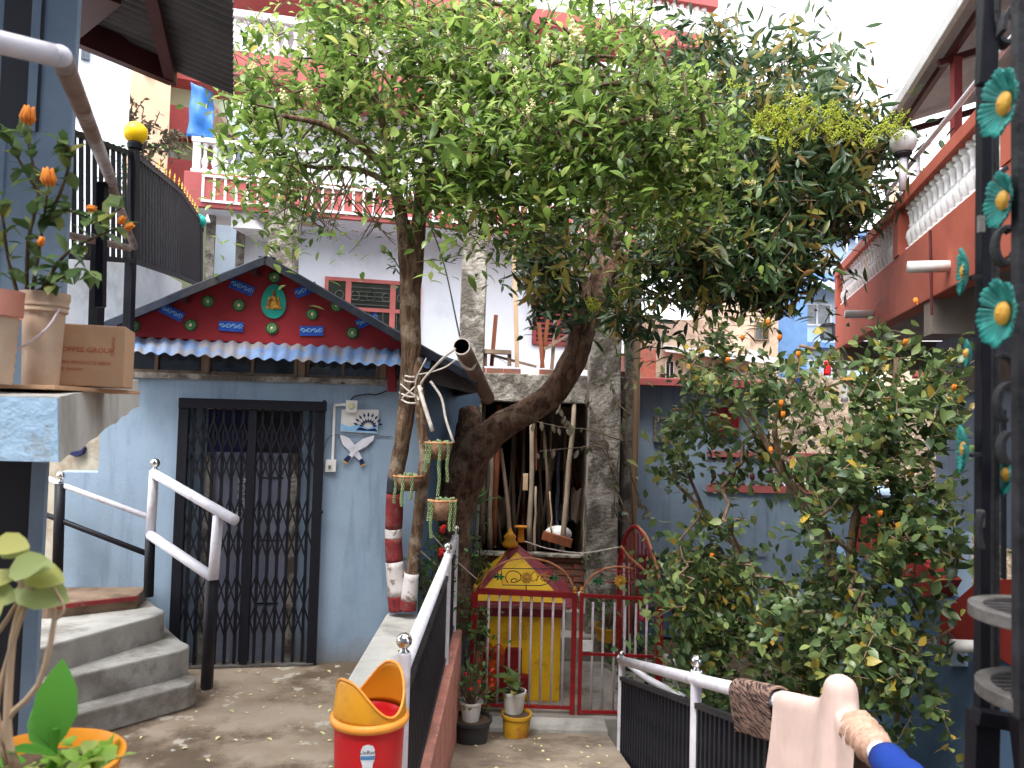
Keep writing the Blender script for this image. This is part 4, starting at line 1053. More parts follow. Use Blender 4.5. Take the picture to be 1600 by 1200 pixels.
for x, y, w_, h_, mn, cn in cl:
    m_ = MB(); a_ = at(x, y - 12, 11.2); s_ = 11.2 / F
    m_.grid(lambda u, v: a_ + V(((u - .5) * w_ * s_, .03 * math.sin(u * 9) * v, -v * h_ * s_)), 6, 5, .006)
    solo('hung_cloth', m_, MATS[mn], cn + ' piece of laundry hanging behind the shrub top', 'laundry', group='laundry behind the shrub', smooth=True)

# ================================================================== red stair building at the right
RP = Plane((3.08, 5.1), (.25, 1))
rb = thing('red_balcony_house', 'terracotta balcony house with white balusters and tin canopy at the right', 'building', (4, 8, -1))
ur0 = RP.coord(1305, 500)[0]; urn = -3.2
m_ = MB(); zlow, zmid, ztp = 3.03, 3.6, 4.04
wallbox(m_, RP, urn, ur0, zlow, zmid, -.14, 0); part('parapet_wall', m_, MATS['terracotta_wall'], rb, bevel=.01)
m_ = MB(); wallbox(m_, RP, urn, ur0, ztp - .02, ztp + .09, -.16, .02); part('parapet_rail', m_, MATS['terracotta_wall'], rb, bevel=.008)
up = RP.coord(1400, 400)[0]
for uu in (ur0 - .08, up, up - 2.75):
    m_ = MB(); wallbox(m_, RP, uu - .12, uu + .08, zmid, ztp - .02, -.15, .01); part('parapet_pier', m_, MATS['terracotta_wall'], rb)
mb5 = baluster_mesh('baluster', ztp - zmid - .02, .055, MATS['white_trim'], 10)
uu = ur0 - .3
while uu > urn:
    if all(abs(uu - q) > .16 for q in (up, up - 2.75)): inst('baluster', mb5, rb, Matrix.Translation(RP.uz(uu, zmid, -.07)))
    uu -= .15
m_ = MB(); wallbox(m_, RP, urn, ur0 - .1, zlow + .12, zlow + .3, -3.0, -.14); part('floor_slab', m_, MATS['soffit'], rb)
m_ = MB(); wallbox(m_, RP, urn, ur0 - .3, zlow + .1, zlow + .119, -3.0, -.14); part('ceiling', m_, MATS['soffit'], rb)
for uu in (ur0 - .12, up - 1.0, up - 2.9):
    m_ = MB(); wallbox(m_, RP, uu - .12, uu + .12, zlow - .28, zlow + .1, -3.0, -.02); part('beam', m_, MATS['soffit'], rb)
m_ = MB(); wallbox(m_, RP, urn, ur0 - .35, -1, zlow + .1, -2.6, -2.4); part('back_wall', m_, MATS['white_stained'], rb)
u0, z0 = RP.coord(1462, 770, -1.0)
m_ = MB(); wallbox(m_, RP, u0 - 3, u0, .9, zlow, -2.4, -1.0); part('room_block', m_, MATS['house_blue'], rb)
m_ = MB(); wallbox(m_, RP, u0 - 3, u0 + .02, zlow - .66, zlow - .4, -2.4, -.9); part('room_band', m_, MATS['soffit'], rb)
m_ = MB(); wallbox(m_, RP, u0, ur0 - .35, 1.3, zlow - .5, -2.38, -1.9); part('dark_recess_block', m_, MATS['dark_room'], rb)  # solid dark block; the shade of the recess is put into its colour
# lower walls: blue base, red stair flights
LP = Plane((3.3, 7.5), (.04, 1))
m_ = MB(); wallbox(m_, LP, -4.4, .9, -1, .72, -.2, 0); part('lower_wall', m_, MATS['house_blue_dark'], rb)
def flight(pl, pts, m, nm, th=.16):
    m_ = MB(); m_.prism([pl.at(x, y, .02) for x, y in pts], pl.n * -th); part(nm, m_, m, rb, bevel=.006)
flight(LP, [(1335, 800), (1362, 810), (1470, 905), (1450, 940), (1330, 860)], MATS['dark_red_wall'], 'stair_flight')
flight(LP, [(1468, 960), (1530, 905), (1640, 905), (1640, 1075), (1592, 1050), (1520, 1000), (1468, 1010)], MATS['dark_red_wall'], 'stair_flight')
flight(LP, [(1482, 985), (1482, 1042), (1508, 1042), (1508, 1008)], MATS['house_blue'], 'stair_wall', .3)
for k, (x0, y0, x1, y1) in enumerate(((1437, 417, 1483, 416), (1335, 491, 1364, 491), (1508, 1011, 1535, 1011))):
    pl = RP if k < 2 else LP
    a_ = pl.at(x1, y1, .0); b_ = a_ + pl.n * (.28 if k < 2 else .2)
    m_ = MB(); m_.tube([a_ - pl.n * .02, b_], .045, 12); part('drain_pipe', m_, MATS['plastic_white'], rb, smooth=True)
m_ = MB(); a_ = RP.at(1453, 360, .012); b_ = RP.at(1456, 492, .012); m_.tube([a_, b_], .012, 6); part('downpipe', m_, MATS['maroon_steel'], rb)
# tin canopy above
ZE = 5.4
CP = Plane((3.08 + .15 - 0.0, 5.1), (.25, 1))
ce0, ce1 = RP.uz(urn, ZE, -.18), RP.uz(RP.coord(1385, 170, -.18)[0] + .25, ZE, -.18)
up_ = RP.n * -3.6 + V((0, 0, .95))
m_ = corr_sheet(ce0, ce1, up_, .16, .022, 1, .004, 4); can = part('canopy_sheet', m_, MATS['tin_grey'], rb, auto=50)
m_ = MB(); m_.bar(ce0 + V((0, 0, -.03)), ce1 + V((0, 0, -.03)), .05, .12); part('gutter', m_, MATS['tin_grey'], rb, bevel=.01)
for uu in (.05, .28, .6):
    a_ = ce0 + up_ * uu + V((0, 0, -.09)); b_ = ce1 + up_ * uu + V((0, 0, -.09)); m_ = MB(); m_.bar(a_, b_, .05, .07); part('purlin', m_, MATS['maroon_steel'], rb)
for f in (.98, .72, .44, .2):
    a_ = ce0.lerp(ce1, f) + V((0, 0, -.15)); m_ = MB(); m_.bar(a_ + up_ * .02, a_ + up_ * .95, .05, .06); part('rafter', m_, MATS['maroon_steel'], rb)
    if f < .9:
        m_ = MB(); q = a_ + up_ * .06; m_.bar(V((q.x, q.y, ztp)), q, .07); part('canopy_post', m_, MATS['window_red'], rb)
m_ = MB(); wallbox(m_, RP, urn, ur0 - .6, zlow + .3, ZE + .6, -3.3, -3.1); part('upper_wall', m_, MATS['tin_grey'], rb)
m_ = MB(); q0 = RP.uz(urn, ztp + .42, -.1); q1 = RP.uz(up + .9, ztp + .42, -.1); m_.tube([q0, q1], .022, 8)
for f in (.3, .55, .8, .99): q = q0.lerp(q1, f); m_.tube([V((q.x, q.y, ztp + .05)), q], .018, 6)
part('upper_handrail', m_, MATS['white_paint'], rb, smooth=True)
# far lower floor seen past canopy
h, pl = simple_house('grey_flat_house', 'grey house side under the end of the tin canopy', 1385, 288, 1440, 420, 15.0, MATS['tan_wall'], ((1402, 300, 1418, 318),), yaw=-.5)
# globe lamp on pole
q = RP.at(1411, 300, .03); q = V((q.x, q.y, ztp + .09)); tz = at(1413, 223, q.y).z
lam = thing('globe_lamp', 'white globe lamp on a white pole at the red balcony corner', 'lamp', q)
m_ = MB(); m_.tube([q, V((q.x, q.y, tz - .12))], .035, 10); part('pole', m_, MATS['white_paint'], lam, smooth=True)
m_ = MB(); m_.lathe([(.05, -.14), (.075, -.11), (.075, -.08)], (q.x, q.y, tz), 14); part('collar', m_, MATS['ink'], lam)
m_ = MB(); m_.ball((q.x, q.y, tz), .115, 20); part('globe', m_, MATS['lamp_white'], lam, smooth=True)
# casement window hanging open
m_ = MB(); a_ = at(1283, 507, 12.0); wn = thing('open_casement', 'open dark framed window pane beside the end of the red wall', 'window', a_)
P4 = [at(x, y, 12.0) for x, y in ((1284, 529), (1302, 531), (1302, 506), (1284, 508))]
for i in range(4): m_.bar(P4[i], P4[(i + 1) % 4], .04, .05, up=(0, 1, 0))
part('frame', m_, MATS['ink'], wn); m_ = MB(); m_.prism(P4, (0, .01, 0)); part('pane', m_, MATS['glass_grey'], wn)

# ================================================================== houses behind at the left
h, pl = simple_house('white_house', 'bright white plastered house under the dark tin roof at the left', -60, -60, 190, 420, 8.0, MATS['white_wall'], ((127, 20, 143, 92),), trim='left_wall', yaw=.62, wm='glass_grey')
h, pl = simple_house('peach_house', 'peach coloured house with small dark windows', 186, -60, 254, 420, 12.0, MATS['peach_wall'], ((226, 101, 236, 117), (214, 75, 222, 90)), yaw=.6, trim='tan_wall')
h, pl = simple_house('mint_house', 'pale green house with red floor bands beside the peach house', 248, -30, 345, 500, 14.5, MATS['mint_wall'], ((256, 236, 271, 250), (286, 182, 294, 196), (262, 300, 274, 330)), yaw=.45)
for y0, y1 in ((112, 140), (182, 222), (262, 300)):
    ua, ub = pl.coord(250, 150)[0], pl.coord(345, 150)[0]; z0, z1 = pl.coord(290, y1)[1], pl.coord(290, y0)[1]
    m_ = MB(); wallbox(m_, pl, ua, ub, z0, z1, -.1, .5); part('floor_band', m_, MATS['far_red'], h)
m_ = MB(); A_ = [at(298, 128, 11.2), at(332, 145, 11.2), at(335, 218, 11.2), at(293, 215, 11.2)]
m_.grid(lambda u, v: A_[0].lerp(A_[1], u).lerp(A_[3].lerp(A_[2], u), v) + V((0, .03 * math.sin(u * 7 + v * 4) + .02 * math.sin(v * 11 - u * 3), 0)), 10, 14, .008)
solo('blue_tarpaulin', m_, MATS['tarp_blue'], 'bright blue tarpaulin hanging beside the citrus crown', 'tarpaulin', smooth=True)
h, pl = simple_house('grey_gabled_hut', 'small grey gabled hut behind the tarpaulin and white balusters', 335, 180, 400, 330, 14.0, MATS['far_blue'], ())
m_ = MB(); m_.prism([at(333, 212, 13.4), at(333, 160, 13.4), at(360, 210, 13.4)], (0, .6, 0)); part('gable', m_, MATS['wood_old'], h)
# unseen house behind the viewpoint, added to keep low sky light off the courtyard
rh = thing('unseen_rear_house', 'unseen grey house wall added behind the viewpoint to block low sky light', 'house', (-1, -1.6, 0))
m_ = MB(); m_.box((-1, -1.9, 3.6), (14, .3, 9.2)); part('wall', m_, MATS['left_wall'], rh)
for x in (-4.5, -1.5, 1.5, 4.5):
    for z in (1.6, 4.8):
        m_ = MB(); m_.box((x, -1.745, z), (1.1, .02, 1.3)); wd = part('window', m_, MATS['glass_dark'], rh)
        m_ = MB(); m_.box((x, -1.73, z + .68), (1.24, .05, .07)); m_.box((x, -1.73, z - .68), (1.24, .05, .07)); m_.box((x - .58, -1.73, z), (.07, .05, 1.29)); m_.box((x + .58, -1.73, z), (.07, .05, 1.29)); part('frame', m_, MATS['white_trim'], wd)
# ================================================================== railing between patio and path
def finial(m_, p, r):
    m_.ball(p + V((0, 0, r)), r, 14)
    m_.lathe([(r * .62, -r * .55), (r * .75, -r * .3), (r * .4, -r * .05), (r * .45, .1 * r)], p, 12)
ra = thing('patio_railing', 'white tube railing with chrome balls and black bars on the pink wall', 'railing', (-.435, 5, .15))
posts = [(-.428, 3.3), (-.446, 5.78), (-.455, 6.66)]
for k, (x, y) in enumerate(posts):
    tz = .985 if k == 0 else .965
    m_ = MB(); m_.tube([(x, y, .1), (x, y, tz)], .03, 14); p_ = part('post', m_, MATS['white_paint'], ra, smooth=False, auto=40)
    m_ = MB(); finial(m_, V((x, y, tz + .018)), .034); part('chrome_ball', m_, MATS['chrome'], p_, smooth=True)
m_ = MB(); m_.tube([(-.43, 3.3, .925), (-.446, 5.8, .93), (-.455, 6.66, .93)], .032, 14); part('top_rail', m_, MATS['white_paint'], ra, smooth=True)
m_ = MB(); m_.bar((-.43, 3.32, .79), (-.455, 6.64, .79), .03, .03); part('infill_rail', m_, MATS['iron_grey'], ra)
m_ = MB(); m_.bar((-.43, 3.32, .19), (-.455, 6.64, .19), .03, .02); part('infill_rail', m_, MATS['iron_grey'], ra)
b = MB(); b.box((0, 0, .31), (.012, .03, .62)); meb_ = b.mesh('infill_bar', MATS['black_fence'])
n = 46
for i in range(n):
    f = (i + .5) / n; y = 3.35 + f * 3.28
    if min(abs(y - q[1]) for q in posts) > .03: inst('infill_bar', meb_, ra, Matrix.Translation((-.43 - .025 * f, y, .185)))
for y in (4.4, 5.2, 6.2):
    m_ = MB(); m_.bar((-.44, y, .8), (-.44, y, .92), .014); part('stub', m_, MATS['iron_grey'], ra)

# ================================================================== railing at the right, stepping down the path
rr_ = thing('path_railing', 'white tube railing with black bars going down the right of the path', 'railing', (1.0, 5, -.7))
P0 = at(971, 1032, 6.3); P1 = at(1088, 1062, 4.4); P2 = at(1313, 1118, 2.72); P3 = at(1440, 1240, 2.2)
P1 = V((P1.x, P1.y, P1.z)); 
top = [P0, P1, P2, P3]
m_ = MB(); m_.tube([P0, P1, P2], .034, 14); part('top_rail', m_, MATS['white_paint'], rr_, smooth=True)
for k, p in enumerate((P0, P1, P2)):
    gz = p.z - .85
    m_ = MB(); m_.tube([(p.x, p.y, gz), (p.x, p.y, p.z + (.01 if k == 0 else .05))], .024 if k == 0 else .032, 14); p_ = part('post', m_, MATS['white_paint'], rr_, auto=40)
    if k == 2: continue
    m_ = MB(); finial(m_, V((p.x, p.y, p.z + (.03 if k == 0 else .068))), .024 if k == 0 else .036); part('chrome_ball', m_, MATS['chrome'], p_, smooth=True)
for (a_, b_) in ((P0, P1), (P1, P2)):
    for dz in (-.14, -.8):
        m_ = MB(); m_.bar(a_ + V((0, 0, dz)), b_ + V((0, 0, dz)), .035, .03); part('infill_rail', m_, MATS['iron_grey'], rr_)
b = MB(); b.box((0, 0, -.33), (.016, .034, .66)); meb_ = b.mesh('infill_bar', MATS['black_fence'])
for (a_, b_, n) in ((P0, P1, 24), (P1, P2, 22)):
    for i in range(n):
        q = a_.lerp(b_, (i + .7) / (n + .4)); inst('infill_bar', meb_, rr_, Matrix.Translation(q + V((0, 0, -.14))))
# second rail going down beyond
rd_ = thing('garden_handrail', 'short white handrail dropping behind the path railing to the garden', 'handrail', at(1050, 1090, 6.6))
a_, b_, c_ = at(966, 1024, 6.5), at(1010, 1060, 6.4), at(1078, 1095, 6.0)
m_ = MB(); m_.tube([a_, b_, c_], .028, 10); part('tube', m_, MATS['white_paint'], rd_, smooth=True)
m_ = MB(); m_.tube([at(1040, 1026, 7.0), at(1066, 1043, 6.6)], .028, 10); part('tube', m_, MATS['white_paint'], rd_, smooth=True)
for q in (b_, c_.lerp(b_, .3)):
    m_ = MB(); m_.bar(q - V((0, 0, .9)), q, .03); part('post', m_, MATS['black_fence'], rd_)

# ================================================================== cloths on the railing
def drape(nm, mn, label, cols, rows, fn, thick=.008, cat='cloth'):
    m_ = MB(); m_.grid(fn, cols, rows, thick)
    return solo(nm, m_, MATS[mn], label, cat, smooth=True)
def rail_pt(t): return P1.lerp(P2, t) if t <= 1 else P2 + (P3 - P2) * (t - 1)
def cloth_sim(c0, ex, ey, nx_, ny_, size, steps, r_rail, post=None, seed=1, wr=.004, pin=None, shrink=1.0):
    """a mass-and-link cloth let fall over the rail: returns the grid of points"""
    R_ = np.random.RandomState(seed)
    U, W_ = np.meshgrid(np.linspace(-.5, .5, nx_), np.linspace(-.5, .5, ny_), indexing='ij')
    P = np.array(tuple(c0)) + U[..., None] * size[0] * np.array(tuple(ex)) + W_[..., None] * size[1] * np.array(tuple(ey))
    P = (P - np.array(tuple(c0))) * shrink + np.array(tuple(c0)) + R_.uniform(-wr, wr, P.shape); Q = P.copy()
    du, dw = size[0] / (nx_ - 1), size[1] / (ny_ - 1); dd_ = math.hypot(du, dw)
    segs = [(np.array(tuple(a)), np.array(tuple(b)), r) for a, b, r in ((P0, P1, r_rail), (P1, P2, r_rail), (P2, P3, r_rail))]
    def linkc(A, B, rest, k=.5):
        d = B - A; L = np.linalg.norm(d, axis=-1, keepdims=True) + 1e-9; c = d * (1 - rest / L) * k; A += c; B -= c
    for st_ in range(steps):
        vel = (P - Q) * .985; Q = P.copy(); P = P + vel; P[..., 2] -= 9.8 * (1 / 90) ** 2
        for it in range(10):
            for o_ in (0, 1):
                n2 = (nx_ - o_) // 2 * 2; linkc(P[o_:o_ + n2:2], P[o_ + 1:o_ + n2:2], du)
                m2 = (ny_ - o_) // 2 * 2; linkc(P[:, o_:o_ + m2:2], P[:, o_ + 1:o_ + m2:2], dw)
            linkc(P[:-1:2, :-1:2], P[1::2, 1::2], dd_, .3) if nx_ % 2 == 0 and ny_ % 2 == 0 else None
            linkc(P[:-2], P[2:], 2 * du, .04); linkc(P[:, :-2], P[:, 2:], 2 * dw, .04)
            for a, b, r in segs:
                ab = b - a; t = np.clip(((P - a) @ ab) / (ab @ ab), 0, 1)[..., None]; c = a + t * ab; d = P - c; L = np.linalg.norm(d, axis=-1, keepdims=True) + 1e-9
                hit = L < r; P = np.where(hit, c + d / L * r, P); Q = np.where(hit, P, Q)
            if post is not None:
                for c, r in post:
                    d = P - c; L = np.linalg.norm(d, axis=-1, keepdims=True) + 1e-9; hit = L < r; P = np.where(hit, c + d / L * r, P); Q = np.where(hit, P, Q)
            if pin is not None:
                for (i_, j_), q_ in pin.items(): P[i_, j_] = q_; Q[i_, j_] = q_
    return P
def sim_cloth(nm, mn, label, P, thick, cat='cloth', sub=1):
    a, b = P.shape[:2]; m_ = MB(); m_.grid(lambda u, v: V(P[int(round(u * (a - 1))), int(round(v * (b - 1)))]), a - 1, b - 1, thick)
    o_ = solo(nm, m_, MATS[mn], label, cat, smooth=True); md = o_.modifiers.new('subsurf', 'SUBSURF'); md.levels = sub; md.render_levels = sub
    return o_
rdirv = (P2 - P1).normalized(); side = V((rdirv.y, -rdirv.x, 0)).normalized()
ballc = np.array(tuple(P2 + V((0, 0, .062))))
cc = P1.lerp(P2, .935)
domec, domer, dome = ballc + np.array((0, 0, .020)), .056, {}
for i_ in range(27, 38):
    for j_ in range(27, 42):      # the part of the cloth caught on top of the ball
        gx, gy = (i_ - 32) * .80 / 49, (j_ - 34) * 1.35 / 67; ds = math.hypot(gx, gy)
        if ds < .075:
            e_ = (rdirv * gx + side * gy); e_.z = 0; e_ = e_.normalized() if ds > 0 else e_; a_ = ds / domer
            dome[(i_, j_)] = domec + domer * (np.array(tuple(e_)) * math.sin(a_) + np.array((0, 0, 1)) * math.cos(a_))
Pc = cloth_sim(cc + V((0, 0, .17)), rdirv, side, 50, 68, (.80, 1.35), 170, .041, [(ballc + np.array((0, 0, .012)), .052), (ballc - np.array((0, 0, .03)), .048), (ballc - np.array((0, 0, .07)), .046)], 3, .012, dome, .80)
sim_cloth('draped_cloth', 'cloth_cream', 'pale cream cloth draped over the ball of the railing post', Pc, .004)
Pk = cloth_sim(P1.lerp(P2, .62) + V((0, 0, .07)), rdirv, side, 30, 40, (.50, .46), 120, .046, None, 5, .012, None, .82)
o_ = sim_cloth('knitted_cloth', 'cloth_knit', 'brown ribbed knitted cloth hanging over the railing beside the cream cloth', Pk, .012)
# peach roll and blue sleeve at the near end
m_ = MB(); q0 = P2 + V((.012, -.09, .0)); q1 = P2 + (P3 - P2) * .52
pts = [q0.lerp(q1, i / 12) for i in range(13)]
pts = [q0.lerp(q1, i / 30) for i in range(31)]
m_.tube(pts, [.050 + .008 * math.sin(i * 1.9) + .004 * math.sin(i * 3.7) for i in range(31)], 20, noise_=.10); solo('rolled_scarf', m_, MATS['cloth_peach'], 'crumpled peach scarf wrapped round the end of the railing', 'scarf', smooth=True)
m_ = MB(); m_.tube([P2, P3], .036, 14); part('top_rail', m_, MATS['white_paint'], rr_, smooth=True)
m_ = MB(); q0 = P2 + (P3 - P2) * .60; q1 = P2 + (P3 - P2) * 1.2; pts = [q0.lerp(q1, i / 8) for i in range(9)]
m_.tube(pts, [.052, .058, .054, .060, .056, .062, .058, .062, .06], 18, noise_=.05); solo('blue_cloth', m_, MATS['cloth_blue'], 'bright blue cloth wrapped on the nearest end of the railing', 'cloth', smooth=True)

# ================================================================== red gate
GY = 7.2
gt = thing('garden_gate', 'red and white double gate with arched tops at the end of the path', 'gate', (.3, GY, -.73))
def gp(px, py, o=0.0): return at(px, py, GY - o)
def gpost(px, y0, y1, wd, nm='gate_post'):
    a_, b_ = gp(px, y0), gp(px, y1); m_ = MB(); m_.bar(V((a_.x, GY, b_.z)), V((a_.x, GY, a_.z)), wd, wd); part(nm, m_, MATS['gate_red'], gt, bevel=.004)
    m_ = MB(); m_.lathe([(.0, .06), (.012, .045), (.02, .03), (.008, .012), (.02, 0)][::-1], (a_.x, GY, a_.z), 8); part('finial', m_, MATS['gold_paint'], gt)
gpost(742, 922, 1112, .06); gpost(898, 926, 1118, .045); gpost(909, 926, 1118, .035); gpost(1031, 934, 1118, .065)
for (x0, y0, x1, y1, w_) in ((745, 923, 898, 930, .05), (909, 930, 1030, 937, .032), (905, 1021, 1028, 1026, .026), (748, 1101, 896, 1106, .028), (909, 1112, 1028, 1114, .028)):
    m_ = MB(); m_.bar(gp(x0, y0), gp(x1, y1), w_, w_); part('gate_rail', m_, MATS['gate_red'], gt)
zA = gp(800, 1103).z; zB = gp(800, 929).z
b = MB(); b.tube([(0, 0, 0), (0, 0, zB - zA)], .0115, 8); mer = b.mesh('gate_bar', MATS['white_rod'], True)
for px in (762, 779, 796, 812.5, 829, 846, 863, 880): inst('gate_bar', mer, gt, Matrix.Translation((gp(px, 1000).x, GY, zA)))
for px in (925.5, 942, 959.5, 976, 993, 1010): inst('gate_bar', mer, gt, Matrix.Translation((gp(px, 1000).x, GY, zA - .05)))
def arch_pts(x0, x1, yb, yt, n=24):
    return [gp((x0 + x1) / 2 - (x1 - x0) / 2 * math.cos(math.pi * i / n), yb - (yb - yt) * math.sin(math.pi * i / n)) for i in range(n + 1)]
m_ = MB(); m_.tube(arch_pts(750, 896, 925, 872), .009, 6); part('arch_rod', m_, MATS['rod_gold'], gt, smooth=True)
m_ = MB(); m_.tube([gp(908, 930), gp(915, 912), gp(927, 898), gp(945, 888), gp(968, 885), gp(990, 889)], .009, 6); part('arch_rod', m_, MATS['rod_gold'], gt, smooth=True)
m_ = MB(); m_.tube(curve([gp(970, 853), gp(985, 872), gp(1000, 885), gp(1016, 902), gp(1031, 931)], 14), .012, 6); part('arch_rod', m_, MATS['rod_gold'], gt, smooth=True)
# lettering frame and script on the left arch
m_ = MB(); m_.tube([gp(x, y) for x, y in ((783, 888), (862, 889), (864, 902), (855, 912), (845, 915), (785, 914), (783, 888))], .0045, 5)
m_.tube(curve([gp(x, y) for x, y in ((794, 911), (790, 903), (794, 894), (803, 892), (812, 896), (814, 903), (810, 908), (800, 910), (799, 906), (805, 904), (808, 907))], 30), .0045, 5)
m_.tube(curve([gp(x, y) for x, y in ((838, 908), (842, 900), (850, 898), (845, 904), (852, 909))], 14), .0045, 5)
m_.tube([gp(822, 915), gp(822, 924)], .005, 5)
part('script_scroll', m_, MATS['ink'], gt)
m_ = MB(); m_.tube(curve([gp(x, y) for x, y in ((855, 893), (849, 900), (856, 906), (862, 903), (850, 898), (840, 900))], 16), .006, 5); m_.tube(curve([gp(x, y, .01) for x, y in ((828, 900), (836, 893), (840, 902), (833, 908), (829, 903))], 16), .006, 5); part('gold_script', m_, MATS['gold_paint'], gt)
def sunflower(px, py, r):
    c_ = gp(px, py, .015); o_ = None
    m_ = MB()
    for k in range(12):
        an = k * math.pi / 6; d = V((math.cos(an), 0, math.sin(an))); t = V((-math.sin(an), 0, math.cos(an)))
        m_.hexa([c_ + t * -.008, c_ + d * r * .6 - t * .016, c_ + d * r, c_ + d * r * .6 + t * .016] + [q + V((0, -.012, 0)) for q in (c_ + t * -.008, c_ + d * r * .6 - t * .010, c_ + d * r * .9, c_ + d * r * .6 + t * .010)])
    m_.ball(c_ + V((0, -.012, 0)), r * .34, 8, (1, .5, 1)); part('sunflower', m_, MATS['gold_paint'], gt)
sunflower(823, 903, .062); sunflower(969, 908, .065)
def gleaf(px, py):
    c_ = gp(px, py, .012); m_ = MB()
    for k in range(7):
        an = math.pi * (k - 3) / 6 * 1.9; d = V((math.cos(an), 0, math.sin(an) * .75)); t = V((-d.z, 0, d.x))
        m_.prism([c_, c_ + d * .03 + t * .012, c_ + d * .058, c_ + d * .03 - t * .012], (0, -.008, 0))
    part('green_leaf', m_, MATS['gate_green'], gt)
for a_ in ((780, 901), (866, 903), (935, 908), (1005, 912)): gleaf(*a_)
m_ = MB(); m_.tube([gp(945, 909), gp(1000, 911)], .006, 5); m_.tube([gp(930, 889), gp(1000, 897)], .005, 5); part('scroll_rod', m_, MATS['gate_red'], gt)
m_ = MB(); m_.box(gp(918, 1009, .03), (.09, .015, .1)); part('name_tag', m_, MATS['white_trim'], gt)
# open arched leaf standing behind the right post
ol = thing('open_gate_leaf', 'tall open red gate leaf with a pointed arch behind the right gate post', 'gate', gp(1030, 1110))
HP = Plane((gp(1028, 1000).x, 7.28), (gp(966, 1000).x * 1.12 - gp(1028, 1000).x, 1.0))
hpz = lambda px, py: HP.at(px, py)
m_ = MB(); m_.tube(curve([hpz(x, y) for x, y in ((968, 1050), (967, 900), (970, 865), (979, 836), (990, 823), (1003, 832), (1018, 870), (1027, 920), (1029, 935))], 30), .022, 8); part('arch_frame', m_, MATS['gate_red'], ol, smooth=True)
m_ = MB(); m_.tube(curve([hpz(x, y) for x, y in ((996, 822), (1010, 838), (1021, 868), (1031, 905), (1036, 928))], 14), .014, 6); part('arch_rod', m_, MATS['rod_gold'], ol, smooth=True)
for k, (x, yt) in enumerate(((973, 858), (979, 845), (985, 836), (991, 830), (997, 833), (1003, 842), (1009, 856), (1016, 874))):
    m_ = MB(); m_.tube([hpz(x, yt), hpz(x, 905 if k % 2 else 990)], .010, 6); part('gate_bar', m_, MATS['gate_red'], ol)
for k, x in enumerate((975, 984)):
    m_ = MB(); m_.tube([hpz(x, 880), hpz(x, 1030)], .012, 6); part('gate_bar', m_, MATS['white_rod'], ol)
m_ = MB(); m_.box((.25, 7.02, -.80), (1.35, .3, .13)); solo('gate_sill', m_, MATS['concrete_pale'], 'pale concrete threshold step under the red gate', 'step', bevel=.012)

# ================================================================== shrine
sh = thing('shrine', 'small yellow shrine with maroon pyramid roof behind the red gate', 'shrine', (0, 8.2, -.73))
sx0, sx1 = at(762, 1000, 7.5).x, at(876, 1000, 7.5).x; sd = .8; zt_ = at(820, 962, 7.5).z
m_ = MB(); m_.box(((sx0 + sx1) / 2, 7.5 + sd / 2, (zt_ - .73) / 2), (sx1 - sx0, sd, zt_ + .73)); part('body', m_, MATS['shrine_yellow'], sh, bevel=.01)
m_ = MB(); m_.box(((sx0 + sx1) / 2 - .03, 7.5 + sd / 2, zt_ + .045), (sx1 - sx0 + .14, sd + .1, .09)); part('maroon_band', m_, MATS['shrine_maroon'], sh, bevel=.006)
m_ = MB(); m_.box(((sx0 + sx1) / 2 - .05, 7.5 + sd / 2, zt_ + .105), (sx1 - sx0 + .26, sd + .2, .03)); part('cornice', m_, MATS['pink_paint'], sh, bevel=.004)
zr = zt_ + .12
cxs = (sx0 + sx1) / 2 - .05; ap = V((at(806, 850, 7.9).x, 7.9, at(806, 848, 7.9).z)); hx, hy = (sx1 - sx0) / 2 + .18, sd / 2 + .12
cor = [V((cxs - hx, 7.9 - hy, zr)), V((cxs + hx, 7.9 - hy, zr)), V((cxs + hx, 7.9 + hy, zr)), V((cxs - hx, 7.9 + hy, zr))]
m_ = MB(); m_.add(cor + [ap, ap - V((0, 0, .05))], [(0, 1, 4), (1, 2, 4), (2, 3, 4), (3, 0, 4), (3, 2, 1, 0)]); part('roof', m_, MATS['shrine_maroon'], sh)
def tri_panel(a_, b_, nm, m, k=.17, out=.008):
    c_ = (a_ + b_ + ap) / 3; nn = (b_ - a_).cross(ap - a_).normalized()
    if nn.z < 0: nn = -nn
    P = [q.lerp(c_, k * (1.4 if q is ap else 1)) + nn * out for q in (a_, b_, ap)]
    m_ = MB(); m_.prism([q - nn * .006 for q in P], nn * .008); part(nm, m_, m, sh)
tri_panel(cor[0], cor[1], 'yellow_panel', MATS['shrine_yellow'], .17); tri_panel(cor[3], cor[0], 'yellow_panel', MATS['shrine_yellow'], .17)
m_ = MB(); m_.lathe([(.07, 0), (.085, .03), (.05, .07), (.065, .1), (.03, .14), (.0, .2)], ap + V((-.06, -.06, -.03)), 14); part('finial', m_, MATS['bin_yellow'], sh, smooth=True)
m_ = MB(); m_.lathe([(.04, 0), (.035, .02), (.03, .14), (.07, .15), (.07, .165), (0, .166)], ap + V((.05, .05, -.0)), 12); part('finial', m_, MATS['plastic_orange'], sh, smooth=True)
